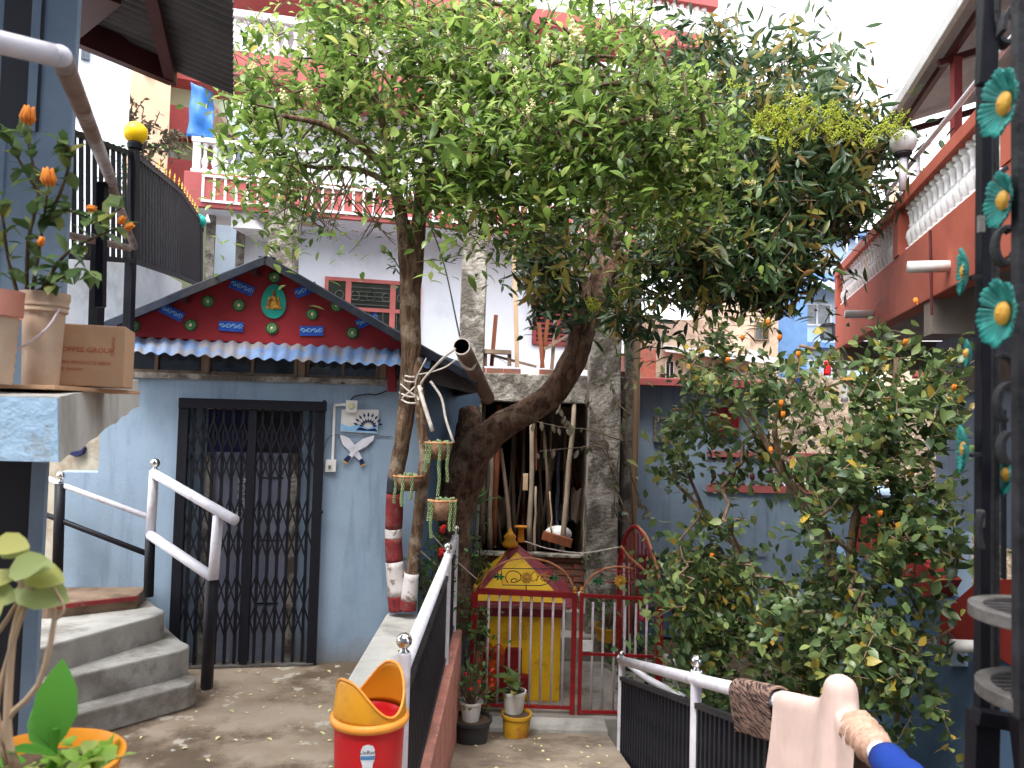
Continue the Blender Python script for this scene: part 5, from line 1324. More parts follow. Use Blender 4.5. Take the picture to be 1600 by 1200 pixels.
# bag and flame cloth before it
m_ = MB(); q = at(802, 1032, 7.5); m_.box((q.x, 7.5, q.z - .0), (.16, .12, .25)); m_.box((q.x, 7.5, q.z - .2), (.3, .2, .16)); solo('red_carton', m_, MATS['bag_red'], 'dark red box standing against the yellow shrine', 'box', bevel=.01)
m_ = MB(); q = at(768, 1040, 7.45)
m_.grid(lambda u, v: q + V(((u - .5) * .38, .05 * math.sin(u * 8), (.22 * (math.sin(math.pi * u) ** .7) * (1 - v)) - v * .28 + .03 * math.sin(u * 21) * (1 - v))), 22, 12, .02)
solo('flame_cloth', m_, MATS['flame_cloth'], 'orange and red flame patterned cloth heaped before the shrine', 'cloth', smooth=True)
# steps and pots beyond the gate
m_ = MB(); m_.box((.85, 8.95, -.60), (1.1, .4, .27)); m_.box((.85, 9.12, -.36), (1.1, .2, .22))
gs = solo('garden_steps', m_, MATS['concrete'], 'dark mossy concrete steps right of the yellow shrine', 'steps', bevel=.012)
def pot(nm, label, p, r, h, mn, plant=None, taper=.78, group=None, cat='plant pot', rim=True):
    p = V(p); t = thing(nm, label, cat, p, group)
    m_ = MB(); pr = [(r * taper, 0), (r, h), (r * 1.06, h), (r * 1.06, h * .93 if rim else h), ]
    prof = [(r * taper, 0), (r * .985, h * .88), (r * 1.07, h * .88), (r * 1.07, h), (r * .95, h), (r * .93, h * .9)]
    m_.lathe(prof, p, 20, cap=False); part('pot', m_, MATS[mn], t, auto=45)
    m_ = MB(); m_.lathe([(0.001, h * .9), (r * .93, h * .9)], p, 14, cap=False); m_.lathe([(0.001, 0), (r * taper, 0)], p, 14, cap=False); part('soil', m_, MATS['soil'], t)
    return t
def plantlet(t, p, n, r, h, tpl, m, s=1.0, seed=1, flowers=None, stems=True, nfl=8, flr=.012):
    R = random.Random(seed); p = V(p); ms = []; mb_ = MB()
    for i in range(n):
        an = R.uniform(0, 6.28); q = p + V((math.cos(an) * r * R.random() ** .6, math.sin(an) * r * R.random() ** .6, h * R.uniform(.15, 1)))
        d = (q - p) * V((1, 1, .4)) if False else V(((q - p).x, (q - p).y, (q - p).z * .5)) + rdir(R) * .08
        ms.append(leaf_mat4(q, d + V((0, 0, .02)), V((0, 0, 1)) + rdir(R) * .4, s * R.uniform(.6, 1.2)))
        if stems and i % 3 == 0: mb_.tube([p, p.lerp(q, .5) + V((0, 0, h * .08)), q], [.006, .004, .002], 4)
    if stems: part('stems', mb_, MATS['twig'], t, kind='stuff')
    put_leaves(t, tpl, ms, m, n_parts=min(60, n))
    if flowers:
        for i in range(nfl):
            an = R.uniform(0, 6.28); q = p + V((math.cos(an) * r * .9, math.sin(an) * r * .9, h * R.uniform(.6, 1.1)))
            f_ = MB()
            for k in range(5):
                a2 = k * 1.2566; f_.ball(q + V((math.cos(a2) * flr * .8, -.006, math.sin(a2) * flr * .8)), flr * .7, 6, (1, .6, 1))
            part('flower', f_, MATS[flowers], t, smooth=True)
SM = leaf_tpl(.045, .026); MD = leaf_tpl(.07, .035); CAL = leaf_tpl(.13, .085, .1, .35, ((0, .5), (.2, 1.0), (.6, .8), (1.0, .04)))
pz = RZ(6.3)
t = pot('black_tub', 'black rubber tub with red flowered plant beside the pink wall', (-.26, 6.45, RZ(6.55)), .16, .22, 'plastic_black')
m_ = MB(); m_.lathe([(.07, .2), (.09, .34), (.1, .34), (.1, .36)], V((-.27, 6.45, RZ(6.55))), 16, cap=False); part('inner_pot', m_, MATS['plastic_white'], t)
plantlet(t, (-.27, 6.45, RZ(6.55) + .3), 130, .19, .3, SM, MATS['leaf_bush'], 1, 3, 'flower_red', nfl=7, flr=.009)
t = pot('yellow_tub', 'faded yellow plastic tub in front of the gate', (at(807, 1139, 6.62).x, 6.7, RZ(6.7)), .125, .2, 'tub_yellow', taper=.85)
t = pot('white_pot', 'white pot with broad variegated leaves standing in the yellow tub', (at(803, 1105, 6.75).x, 6.78, RZ(6.7) + .17), .1, .19, 'plastic_white')
plantlet(t, (at(803, 1080, 6.75).x, 6.74, RZ(6.7) + .34), 14, .1, .16, CAL, MATS['leaf_pot'], 1, 8)
t = pot('garden_bowl', 'wide bowl of leafy plants on the steps beyond the gate', (at(952, 985, 8.7).x, 8.7, -.47), .17, .16, 'tub_yellow')
plantlet(t, (at(952, 985, 8.7).x, 8.7, -.35), 160, .24, .3, SM, MATS['leaf_bush'], 1.1, 5)
t = pot('grey_pot', 'pale ribbed pot under the brick wall beyond the gate', (at(920, 975, 8.95).x, 9.02, -.25), .12, .22, 'plastic_white')
plantlet(t, (at(925, 955, 8.9).x, 9.0, -.05), 120, .16, .5, SM, MATS['leaf_bush'], 1.1, 6)
t = pot('vine_pot', 'dark pot with dry vines and a pink flower by the right pillar', (at(985, 1040, 8.6).x, 8.55, -.73), .14, .3, 'plastic_black')
plantlet(t, (at(985, 1000, 8.6).x, 8.55, -.5), 160, .2, .9, SM, MATS['leaf_bush'], 1.1, 7)
q = at(1003, 962, 8.4); m_ = MB()
for k in range(5): m_.ball(q + V((math.cos(k * 1.256) * .035, 0, math.sin(k * 1.256) * .035)), .03, 8, (1, .5, 1))
part('flower', m_, MATS['flower_pink'], t, smooth=True)

# ================================================================== bin
bn = thing('litter_bin', 'red plastic bin with a yellow scooped lid beside the railing post', 'bin', (-.533, 3.12, 0))
bc = V((-.533, 3.12, 0)); rb_ = .148; hz = .79
m_ = MB(); m_.lathe([(.105, 0), (.112, .01), (.140, hz)], bc, 40, cap=False); m_.lathe([(.001, .005), (.11, .005)], bc, 24, cap=False); part('body', m_, MATS['bin_red'], bn, auto=40)
m_ = MB(); m_.lathe([(.13, hz + .01), (.118, hz - .01), (.112, hz - .06), (.001, hz - .09)], bc, 30, cap=False); part('inner_tray', m_, MATS['bin_red'], bn, smooth=True)
m_ = MB(); m_.lathe([(.139, hz - .018), (.153, hz - .016), (.157, hz - .002), (.153, hz + .012), (.139, hz + .016)], bc, 48, cap=False); part('rim', m_, MATS['bin_rim'], bn, smooth=True)
th0 = math.radians(48)
def lidtop(a):
    c = math.cos(a - th0); return .02 + (.155 if c > 0 else .135) * (1 - (1 - c * c) ** 1.45)
def lid(u, v):
    a = 2 * math.pi * u; h = .012 + (lidtop(a)) * v
    r = .143 * (1 - 4.4 * max(0, h - .03) ** 1.7)
    return bc + V((r * math.cos(a), r * math.sin(a), hz + h))
m_ = MB(); m_.grid(lid, 72, 8, .004); lo = part('lid', m_, MATS['bin_yellow'], bn, smooth=True)
m_ = MB(); m_.tube([lid(i / 72, 1) for i in range(73)], .0055, 8, cap=False); part('lid_lip', m_, MATS['bin_rim'], lo, smooth=True)
# sticker on the body, facing the camera
def bodyp(a, z, o=.001):
    r = .112 + (.140 - .112) * z / hz + o
    return bc + V((r * math.cos(a), r * math.sin(a), z))
af = math.atan2(-bc.y, -bc.x) - .02
def patch(prof, o, m, nm, par):
    """prof: list of (half angle, z)"""
    m_ = MB(); K = 6
    for (h0, z0), (h1, z1) in zip(prof[:-1], prof[1:]):
        for k in range(K):
            f0, f1 = -1 + 2 * k / K, -1 + 2 * (k + 1) / K
            m_.add([bodyp(af + h0 * f0, z0, o), bodyp(af + h0 * f1, z0, o), bodyp(af + h1 * f1, z1, o), bodyp(af + h1 * f0, z1, o)], [(0, 1, 2, 3)])
    return part(nm, m_, m, par)
zs_ = hz - .055
stk = patch([(.03, zs_), (.14, zs_ - .006), (.19, zs_ - .022), (.205, zs_ - .045), (.19, zs_ - .06), (.15, zs_ - .075), (.14, zs_ - .09), (.14, zs_ - .17), (.18, zs_ - .19)], .0015, MATS['sticker'], 'sticker', bn)
patch([(.200, zs_ - .043), (.188, zs_ - .058)], .0022, MATS['sticker_blue'], 'sticker_stripe', stk)
patch([(.07, zs_ - .1), (.07, zs_ - .13)], .0022, MATS['motif_light'], 'sticker_stripe', stk)
tm = text_mb('UnRed', .022)
tm.v = [bodyp(af + p.x / .14, zs_ - .030 + p.y, .0028) for p in tm.v]; part('lettering', tm, MATS['ink'], stk)

# ================================================================== stair handrails on the left
lr = thing('stair_railing', 'white and black tube handrail beside the grey concrete steps', 'railing', (-2.6, 5.4, 0))
def T(pts, r, mn, nm='tube', n=12): 
    m_ = MB(); m_.tube(pts, r, n); return part(nm, m_, MATS[mn], lr, smooth=True)
q0, q1, q2 = at(70, 745, 5.7), at(92, 756, 5.7), at(236, 809, 5.5)
T([q0, q1, q2], .020, 'white_paint'); T([at(66, 802, 5.7), at(92, 812, 5.7), at(232, 866, 5.5)], .02, 'black_paint')
p_ = T([at(90, 895, 5.68), at(94, 756, 5.68)], .036, 'black_paint', 'post')
m_ = MB(); finial(m_, at(95, 750, 5.68), .032); part('chrome_ball', m_, MATS['chrome'], p_, smooth=True)
T([at(232, 932, 5.5), at(235, 836, 5.5)], .034, 'black_paint', 'post')
p_ = T([at(235, 838, 5.5), at(241, 735, 5.5)], .033, 'white_paint', 'post')
m_ = MB(); finial(m_, at(242, 731, 5.5), .034); part('chrome_ball', m_, MATS['chrome'], p_, smooth=True)
T([at(241, 740, 5.48), at(367, 813, 4.9)], .034, 'white_paint'); T([at(235, 836, 5.48), at(332, 902, 5.0)], .034, 'white_paint')
T([at(341, 806, 5.0), at(333, 905, 5.0)], .034, 'white_paint'); T([at(331, 905, 5.02), at(323, 1074, 5.15)], .04, 'black_paint', 'post')
cp = thing('landing_cup', 'small yellow and white cup on the step landing', 'cup', (*atz(208, 912, .62).xy, .62))
q = atz(208, 912, .62); m_ = MB(); m_.lathe([(.04, 0), (.05, .04), (.05, .11), (.045, .11), (.04, .02)], q, 14, cap=False); part('cup', m_, MATS['plastic_white'], cp, auto=40)
m_ = MB(); m_.lathe([(.0515, .03), (.0525, .09)], q, 14, cap=False); part('yellow_band', m_, MATS['tub_yellow'], cp)

# ================================================================== pipe end, ropes
pp = thing('rain_pipe', 'old brown gutter pipe with a black open end under the roof corner', 'pipe', at(745, 590, 6.6))
a_, b_ = at(721, 541, 5.45), at(762, 622, 6.9)
m_ = MB(); m_.tube([a_, b_], .062, 20, cap=False); part('outer', m_, MATS['pipe_old'], pp, smooth=True)
m_ = MB(); m_.tube([a_ + (b_ - a_).normalized() * .001, b_], .055, 20, cap=False); m_.tube([a_.lerp(b_, .12), a_.lerp(b_, .13)], .055, 20); part('bore', m_, MATS['pipe_inside'], pp, smooth=True)
m_ = MB(); dd = (b_ - a_).normalized(); R = dd.to_track_quat('Z', 'Y').to_matrix(); m_.lathe([(.055, 0), (.063, 0), (.065, .012), (.063, .02)], a_, 20, R, cap=False); part('pipe_lip', m_, MATS['rope'], pp)
rp = thing('white_rope', 'white rope tied from the pipe end round the citrus trunk', 'rope', at(645, 605, 5.8))
def rope(pts, r=.007, n=20):
    m_ = MB(); m_.tube(curve(pts, n), r, 6); part('strand', m_, MATS['rope'], rp, smooth=True)
rope([at(711, 545, 5.45), at(690, 562, 5.6), at(664, 590, 5.8), at(655, 605, 5.9)], .010)
rope([at(712, 562, 5.45), at(695, 574, 5.6), at(670, 582, 5.75), at(648, 586, 5.9)], .006)
rope([at(716, 560, 5.5), at(724, 572, 5.6), at(737, 577, 5.7), at(744, 566, 5.8)], .010)
rope([at(655, 603, 5.85), at(662, 630, 5.8), at(676, 674, 5.8)], .016, 8)
rope([at(673, 596, 5.85), at(690, 622, 5.8), at(697, 656, 5.8), at(709, 692, 5.8)], .010, 12)
for y0, y1 in ((583, 587), (590, 595), (612, 618), (621, 628)):
    rope([at(628 if y0 < 600 else 624, y0 + 1, 5.95), at(636, y1 + 1, 5.86), at(650, y1 + 2, 5.88), at(660, y0 + 4, 5.98)], .007, 8)
rope([at(626, 600, 5.88), at(640, 612, 5.86), at(655, 622, 5.88)], .006); rope([at(652, 600, 5.88), at(640, 612, 5.86), at(628, 622, 5.88)], .006); rope([at(666, 560, 5.7), at(650, 595, 5.86), at(654, 625, 5.85), at(660, 606, 5.8)], .006)
rope([at(690, 720, 6.0), at(680, 880, 6.4)], .0) if False else None
m_ = MB(); m_.tube([at(652, 856, 6.1), at(690, 890, 6.4)], .006, 5); m_.tube([at(675, 835, 6.3), at(704, 868, 6.5), at(745, 905, 7.1)], .006, 5); part('strand', m_, MATS['rope'], rp)
m_ = MB(); m_.tube(curve([at(820, 846, 8.3), at(860, 858, 8.4), at(910, 864, 8.6), at(968, 855, 8.7)], 16), .007, 5); solo('sagging_string', m_, MATS['rope'], 'pale string sagging from the shrine finial to the open gate leaf', 'string')
# overhead wires
for k, (pts, lab) in enumerate((([at(680, 400, 7.0), at(676, 320, 6.5)], ''), )): pass
WR = [([at(143, 60, 7.8), at(176, 125, 9), at(216, 172, 11)], 'thin black cable running down past the white house'),
      ([at(650, 300, 6.4), at(690, 400, 6.3), at(718, 525, 5.5)], 'thin cable from the citrus tree down to the pipe end'),
      ([at(1340, 352, 9.6), at(1400, 352, 8.2), at(1480, 345, 6.0)], 'thin cable crossing the lower white balusters'),
      ([at(1215, 440, 16), at(1270, 470, 14), at(1330, 500, 12)], 'thin cable in front of the far blue house')]
for pts, lab in WR:
    m_ = MB(); m_.tube(curve(pts, 12), .006, 5); solo('cable', m_, MATS['ink'], lab, 'cable')

# ================================================================== hanging husk planters with trailing succulents
def hang_planter(px, py, wpx, hpx, d, label, strands):
    c_ = at(px, py, d); s_ = d / F; w_, h_ = wpx * s_ / 2, hpx * s_
    t = thing('hanging_planter', label, 'planter', c_, 'half round husk planters on the citrus trunks')
    m_ = MB(); m_.lathe([(.001, -h_), (w_ * .62, -h_ * .95), (w_ * .92, -h_ * .5), (w_, 0), (w_ * .94, .0), (w_ * .8, -h_ * .4)], c_ + V((0, 0, h_ / 2)), 18, cap=False); part('bowl', m_, MATS['husk'], t, smooth=True)
    m_ = MB(); m_.lathe([(w_ * .97, 0), (w_ * 1.04, .008), (w_ * .95, .014)], c_ + V((0, 0, h_ / 2)), 18, cap=False); part('rim', m_, MATS['rod_gold'], t, smooth=True)
    m_ = MB(); R = random.Random(int(px))
    for k in range(26): a = R.uniform(0, 6.28); m_.ball(c_ + V((math.cos(a) * w_ * R.uniform(0, .95), math.sin(a) * w_ * R.uniform(0, .9), h_ / 2 + R.uniform(-.005, .02))), R.uniform(.008, .015), 6)
    part('succulent_cushion', m_, MATS['succulent'], t, smooth=True, kind='stuff')
    for dx, ln, th in strands:
        m_ = MB(); x0 = c_.x + dx * s_; yy = c_.y - w_ * .9 * math.sqrt(max(0, 1 - (dx * s_ / w_) ** 2)) - .012; z = c_.z + h_ / 2; L_ = ln * s_; i = 0; zz = 0
        while zz < L_:
            for q in range(3):
                a = i * 1.1 + q * 2.1; m_.ball(V((x0 + math.cos(a) * math.e * .003 * th + .004 * math.sin(zz * 30), yy + math.sin(a) * .01 * th, z - zz)), .0085 * th, 5, (.7, .7, 1.2))
            zz += .017; i += 1
        part('trailing_stem', m_, MATS['succulent'], t, smooth=True)
hang_planter(685, 706, 44, 26, 5.75, 'upper husk planter on the right with the longest trailing stem', [(-17, 46, 1), (-12, 30, 1), (4, 80, 1), (16, 60, 1)])
hang_planter(637, 756, 46, 22, 5.85, 'left husk planter hung on the striped trunk', [(-17, 40, .9), (-5, 45, 1.1), (9, 34, 1)])
hang_planter(691, 798, 46, 30, 5.75, 'lowest husk planter, right of the two trunks', [(-20, 30, .9), (-15, 56, 1), (14, 46, 1), (20, 44, 1)])

# ================================================================== left black railing, white parapet, lamps
lw = thing('white_stair_wall', 'white stained sloping wall under the black spiked railing', 'wall', (-2.6, 5.6, 0))
m_ = MB(); w0, w1, w2, w3 = at(84, 386, 6.0), at(205, 405, 6.7), at(250, 424, 7.2), at(284, 442, 7.8)
for a_, b_ in ((w0, w1), (w1, w2), (w2, w3)):
    m_.hexa([V((a_.x, a_.y, 2.12)), V((b_.x, b_.y, 2.12)), V((b_.x - .15, b_.y + .05, 2.12)), V((a_.x - .15, a_.y + .05, 2.12)), a_, b_, b_ + V((-.15, .05, 0)), a_ + V((-.15, .05, 0))])
part('wall', m_, MATS['white_stained'], lw)
bf = thing('black_spiked_railing', 'black iron railing with gold spear tips above the white wall', 'railing', (-2.6, 5.6, 2.9))
LN = [(104, 198, 400, 4.1), (210, 238, 408, 5.0), (280, 296, 432, 6.4), (312, 343, 446, 7.4)]
def lnp(t):
    k = min(int(t), 2); f = t - k; a_, b_ = LN[k], LN[k + 1]
    A_, B_ = at(a_[0], a_[1], a_[3]), at(b_[0], b_[1], b_[3]); A2, B2 = at(a_[0], a_[2], a_[3]), at(b_[0], b_[2], b_[3])
    return A_.lerp(B_, f), A2.lerp(B2, f)
for k in range(3):
    a_, a2 = lnp(k); b_, b2 = lnp(k + .999)
    m_ = MB(); m_.bar(a_ - V((0, 0, .02)), b_ - V((0, 0, .02)), .03, .03); part('top_bar', m_, MATS['black_fence'], bf)
    m_ = MB(); m_.bar(a2, b2, .03, .03); part('bottom_bar', m_, MATS['black_fence'], bf)
ts = [.0 + i * .092 for i in range(11)] + [1 + i * .062 for i in range(1, 33)]
for i, t_ in enumerate(ts):
    if t_ > 2.98: continue
    a_, b_ = lnp(t_); first = t_ < 1
    m_ = MB(); m_.bar(b_, a_ + V((0, 0, 0 if first else .02)), .018 if first else .016, .02 if first else .026); br = part('iron_bar', m_, MATS['black_fence'], bf)
    if t_ > 1.4 and i % 2 == 0:
        m_ = MB(); m_.lathe([(.003, 0), (.009, .02), (.005, .03), (.010, .04), (.0, .085)], a_ + V((0, 0, .02)), 6); part('spear_tip', m_, MATS['gold_paint'], br)
m_ = MB(); a_ = at(210, 228, 4.97); b_ = at(198, 600, 4.97); m_.bar(b_, a_, .055, .055); part('corner_post', m_, MATS['black_fence'], bf, bevel=.004)
m_ = MB(); m_.bar(at(150, 512, 4.2), at(156, 330, 4.2), .06, .06); part('post', m_, MATS['black_paint'], bf, bevel=.004)
m_ = MB(); a_, b_ = lnp(2.98); m_.bar(b_, a_ + V((0, 0, .03)), .05, .05); part('end_post', m_, MATS['black_fence'], bf)
for px, py, d, r, mn, lab in ((212, 208, 4.97, .075, 'lamp_yellow', 'bright yellow ball lamp on the black railing post'), (311, 346, 7.4, .07, 'lamp_teal', 'teal ball lamp at the far end of the black railing')):
    t = thing('ball_lamp', lab, 'lamp', at(px, py, d)); m_ = MB(); m_.ball(at(px, py, d), r, 20); part('globe', m_, MATS[mn], t, smooth=True)
    m_ = MB(); m_.lathe([(.045, -r - .03), (.05, -r), (.04, -r + .015)], at(px, py, d), 12); part('collar', m_, MATS['black_fence'], t)
m_ = MB(); m_.lathe([(.0, .08), (.03, 0), (.03, -.01)], at(324, 346, 7.6), 10); solo('white_cone_lamp', m_, MATS['plastic_white'], 'small white cone fitting beside the teal ball', 'fitting')

# ================================================================== dark tin roof overhead at the left
trf = thing('tin_canopy', 'dark corrugated tin roof with maroon beams hanging over the upper left', 'roof', (-2.4, 4, 4))
ev = V((-.36, 1, 0)).normalized(); ac = V((-1, -.36, 0)).normalized()
e1 = at(365, 146, 4.62); e0 = e1 - ev * 3.0
vec = ac * 2.4 + V((0, 0, .62))
m_ = corr_sheet(e0, e1, vec, .075, .012, 1, .003, 6); part('tin_sheet', m_, MATS['tin_dark'], trf, auto=50)
m_ = MB(); a_, b_ = at(60, 22, 4.0), at(272, 112, 4.45); m_.bar(a_ + V((0, 0, .02)), b_ + V((0, 0, .02)), .06, .2); part('beam', m_, MATS['maroon_steel'], trf)
m_ = MB(); m_.bar(at(236, -20, 3.6), at(268, 118, 4.48), .06, .12); part('rafter', m_, MATS['maroon_steel'], trf)
m_ = MB(); m_.bar(at(120, -40, 3.5), at(60, 20, 3.9), .4, .12); part('beam', m_, MATS['maroon_steel'], trf)
m_ = MB(); m_.tube(curve([at(270, 10, 4.2), at(300, 50, 4.3), at(345, 95, 4.4)]), .006, 5); part('cable', m_, MATS['ink'], trf)

# ================================================================== near left house corner, ledge
lh = thing('near_left_house', 'grey blue corner of the nearest house with a dark doorway at the left edge', 'house', (-1.6, 2.5, 0))
NP = Plane((-1.47, 2.6), (1, .05))
nx = lambda px, py: NP.coord(px, py)[0]
m_ = MB(); xr = nx(104, 350); xa = nx(56, 200); zdt = NP.at(40, 205).z
wallbox(m_, NP, xa, xr, 1.9, 4.6, -.03, 0); part('wall_pier', m_, MATS['left_wall'], lh, bevel=.006)
m_ = MB(); wallbox(m_, NP, xa - 2.2, nx(4, 300), 1.9, 4.6, -.25, 0); part('wall_pier', m_, MATS['left_wall'], lh)
m_ = MB(); wallbox(m_, NP, nx(4, 300), xa, 1.9, zdt, -.05, -.004); part('door_sill_wall', m_, MATS['left_wall'], lh)
m_ = MB(); wallbox(m_, NP, nx(3, 100), nx(66, 100), zdt, 4.6, .001, .004); part('doorway', m_, MATS['ink'], lh)  # flat near-black panel: the unlit inside is painted, there is no opening
m_ = MB(); wallbox(m_, NP, nx(-160, 850), nx(44, 850), -.2, 1.9, -.03, -.01); part('lower_doorway', m_, MATS['ink'], lh)  # again a near-black sheet painted as the unlit inside
m_ = MB(); wallbox(m_, NP, nx(43, 850), nx(66, 850), -.2, 1.9, -.02, 0); part('door_jamb', m_, MATS['left_wall'], lh)
m_ = MB(); wallbox(m_, NP, xa - .03, xa, zdt, 4.6, -.03, .006); part('door_frame', m_, MATS['left_wall'], lh)
ld = thing('ledge', 'thick painted concrete ledge carrying flower pots at the left', 'ledge', (-1.5, 2.3, 1.85))
c1, c2 = at(93, 620, 2.05), at(216, 593, 3.5); c1b, c2b = at(95, 722, 2.05), at(218, 634, 3.5)
LPoly = [(-3.2, 2.0), (c1.x, c1.y), (c2.x, c2.y), (-3.2, 3.4)]
def zz_(x, y, a_, b_): f = min(1.2, max(0, (y - c1.y) / (c2.y - c1.y))); return a_ + (b_ - a_) * f
m_ = MB(); K = 12
def ledge_side(u):
    q = c1.lerp(c2, u); qb = c1b.lerp(c2b, u); return q, qb
vs = []; 
for k in range(K + 1):
    q, qb = ledge_side(k / K); jag = .006 * math.sin(k * 2.6) + rnd.uniform(-.006, .006)
    m_.v += [V((-3.2, 2.0 + (q.y - c1.y), q.z)), q, V((qb.x, qb.y, qb.z + jag)), V((-3.2, 2.0 + (q.y - c1.y), qb.z))]
for k in range(K):
    a = k * 4
    m_.f += [(a, a + 1, a + 5, a + 4), (a + 1, a + 2, a + 6, a + 5), (a + 2, a + 3, a + 7, a + 6)]
m_.f += [(0, 3, 2, 1), (K * 4, K * 4 + 1, K * 4 + 2, K * 4 + 3)]
part('slab', m_, MATS['concrete_pale'], ld)
m_ = MB(); m_.hexa([V((-3.2, 1.99, c1b.z + .0)), V((c1b.x - .003, c1b.y - .006, c1b.z)), V((c1b.x - .003, c1b.y + .0, c1b.z)), V((-3.2, 2.0, c1b.z)), V((-3.2, 1.99, c1.z - .004)), V((c1.x - .003, c1.y - .006, c1.z - .004)), V((c1.x - .003, c1.y, c1.z - .004)), V((-3.2, 2.0, c1.z - .004))])
mat('ledge_paint', srgb(176, 204, 228), .8, srgb(160, 190, 216), 4, stain=srgb(150, 160, 166), sscale=9, slo=.55, shi=.6, samt=.7, bump=.9, bscale=22, speck=srgb(120, 124, 126), spscale=18, splo=.7)
part('painted_face', m_, MATS['ledge_paint'], ld)
zl = lambda y: c1.z + (c2.z - c1.z) * (y - c1.y) / (c2.y - c1.y)
# cardboard sheets, box, bucket, ribbed pot
m_ = MB(); y_ = 2.35; a_ = at(-30, 610, y_); b_ = at(126, 610, 2.30)
m_.box(((a_.x + b_.x) / 2, 2.42, zl(2.35) + .006), (b_.x - a_.x, .5, .012)); solo('cardboard_sheet', m_, MATS['cardboard'], 'flat brown cardboard sheet lying on the ledge under the pots', 'cardboard', bevel=.002)
cb = thing('cardboard_box', 'brown cardboard box with faded red print at the end of the ledge', 'box', at(130, 597, 2.35))
bl_, br_ = at(68, 597, 2.33), at(193, 595, 2.40); zt2 = at(120, 506, 2.35).z; zbb = zl(2.4) + .013
bp = Plane(bl_, (br_.x - bl_.x, br_.y - bl_.y)); bw = (br_ - bl_).length
m_ = MB(); wallbox(m_, bp, 0, bw, zbb, zt2, -.2, 0); part('carton', m_, MATS['cardboard'], cb, bevel=.003)
def bprint(x0, y0, x1, y1, o=.0012):
    a_, z0 = bp.coord(x0, y1); b_, z1 = bp.coord(x1, y0); m_ = MB(); wallbox(m_, bp, a_, b_, z0, z1, .0004, o); return m_
for (txt, px, py, sz, rz) in (('OPPEE GROUP', 137, 547, .022, 0), ('COOL HANDS PRODUCTS SEEDS', 116, 566, .0135, 0), ('NEPAL FRUIT GROWN', 96, 576, .011, 0), ('ORGANIC', 177, 541, .014, math.pi / 2), ('R', 92, 515, .03, 0)):
    tm = text_mb(txt, sz); xform(tm, frame(bp.at(px, py, .0015), bp.u, V((0, 0, 1)), bp.n) @ Matrix.Rotation(rz, 4, 'Z')); part('faded_print', tm, MATS['cardboard_print'], cb)
m_ = bprint(70, 510, 84, 545); part('print_block', m_, MATS['cardboard_print'], cb)
q = at(50, 600, 2.24); qz = zl(2.3) + .013
bk = thing('plastic_bucket', 'cream plastic bucket with a wire handle on the ledge', 'bucket', (q.x, 2.28, qz))
hb2 = at(50, 458, 2.28).z - qz
m_ = MB(); m_.lathe([(.048, 0), (.056, hb2 * .78), (.064, hb2 * .8), (.062, hb2 * .84), (.066, hb2 * .86), (.064, hb2 * .9), (.068, hb2 * .93), (.068, hb2), (.062, hb2), (.058, hb2 * .85)], (q.x, 2.28, qz), 28, cap=False); part('bucket', m_, MATS['plastic_cream'], bk, auto=40)
m_ = MB(); m_.tube(curve([(q.x + .062, 2.25, qz + hb2 * .82), (q.x + .06, 2.2, qz + hb2 * .6), (q.x + .0, 2.19, qz + hb2 * .4), (q.x - .06, 2.2, qz + hb2 * .33)], 14), .0035, 6); part('handle', m_, MATS['white_rod'], bk, smooth=True)
m_ = MB(); m_.lathe([(.001, hb2 * .9), (.06, hb2 * .9)], (q.x, 2.28, qz), 16, cap=False); part('soil', m_, MATS['soil'], bk)
q2 = at(8, 600, 2.18)
rp2 = thing('ribbed_pot', 'pink ribbed plastic pot at the left edge of the ledge', 'plant pot', (q2.x, 2.12, qz))
h2 = at(8, 455, 2.12).z - qz; pr = []
for k in range(15): z = h2 * .72 * k / 14; pr.append((.05 + .012 * z / h2 + (.0025 if k % 2 else 0), z))
m_ = MB(); m_.lathe(pr, (q2.x, 2.12, qz), 26, cap=False); part('ribbed_body', m_, MATS['plastic_cream'], rp2, auto=60)
m_ = MB(); m_.lathe([(.065, h2 * .72), (.068, h2 * .73), (.07, h2), (.062, h2)], (q2.x, 2.12, qz), 26, cap=False); part('pink_collar', m_, MATS['plastic_pink'], rp2, auto=40)
# near handrail of the left stair
nr = thing('near_handrail', 'thick white handrail with a rusty lower length crossing the upper left', 'handrail', at(100, 90, 1.45))
m_ = MB(); m_.tube([at(-620, -80, 1.0), at(-60, 52, 1.30), at(92, 88, 1.42)], .0205, 18); m_.ball(at(94, 88, 1.42), .0212, 14); part('top_tube', m_, MATS['white_paint'], nr, smooth=True)
m_ = MB(); m_.tube([at(96, 90, 1.42), at(175, 285, 3.0)], .0200, 18); part('falling_tube', m_, MATS['old_tube'], nr, smooth=True)
m_ = MB(); m_.tube([at(172, 284, 3.0), at(210, 386, 4.1)], .018, 12); part('falling_tube', m_, MATS['old_tube'], nr, smooth=True)
m_ = MB(); m_.tube([at(100, 366, 4.0), at(205, 388, 4.2)], .02, 8); part('low_tube', m_, MATS['old_tube'], nr, smooth=True)
m_ = MB(); m_.bar(at(160, 285, 2.96), at(157, 480, 3.0), .03, .03); part('post', m_, MATS['black_paint'], nr)

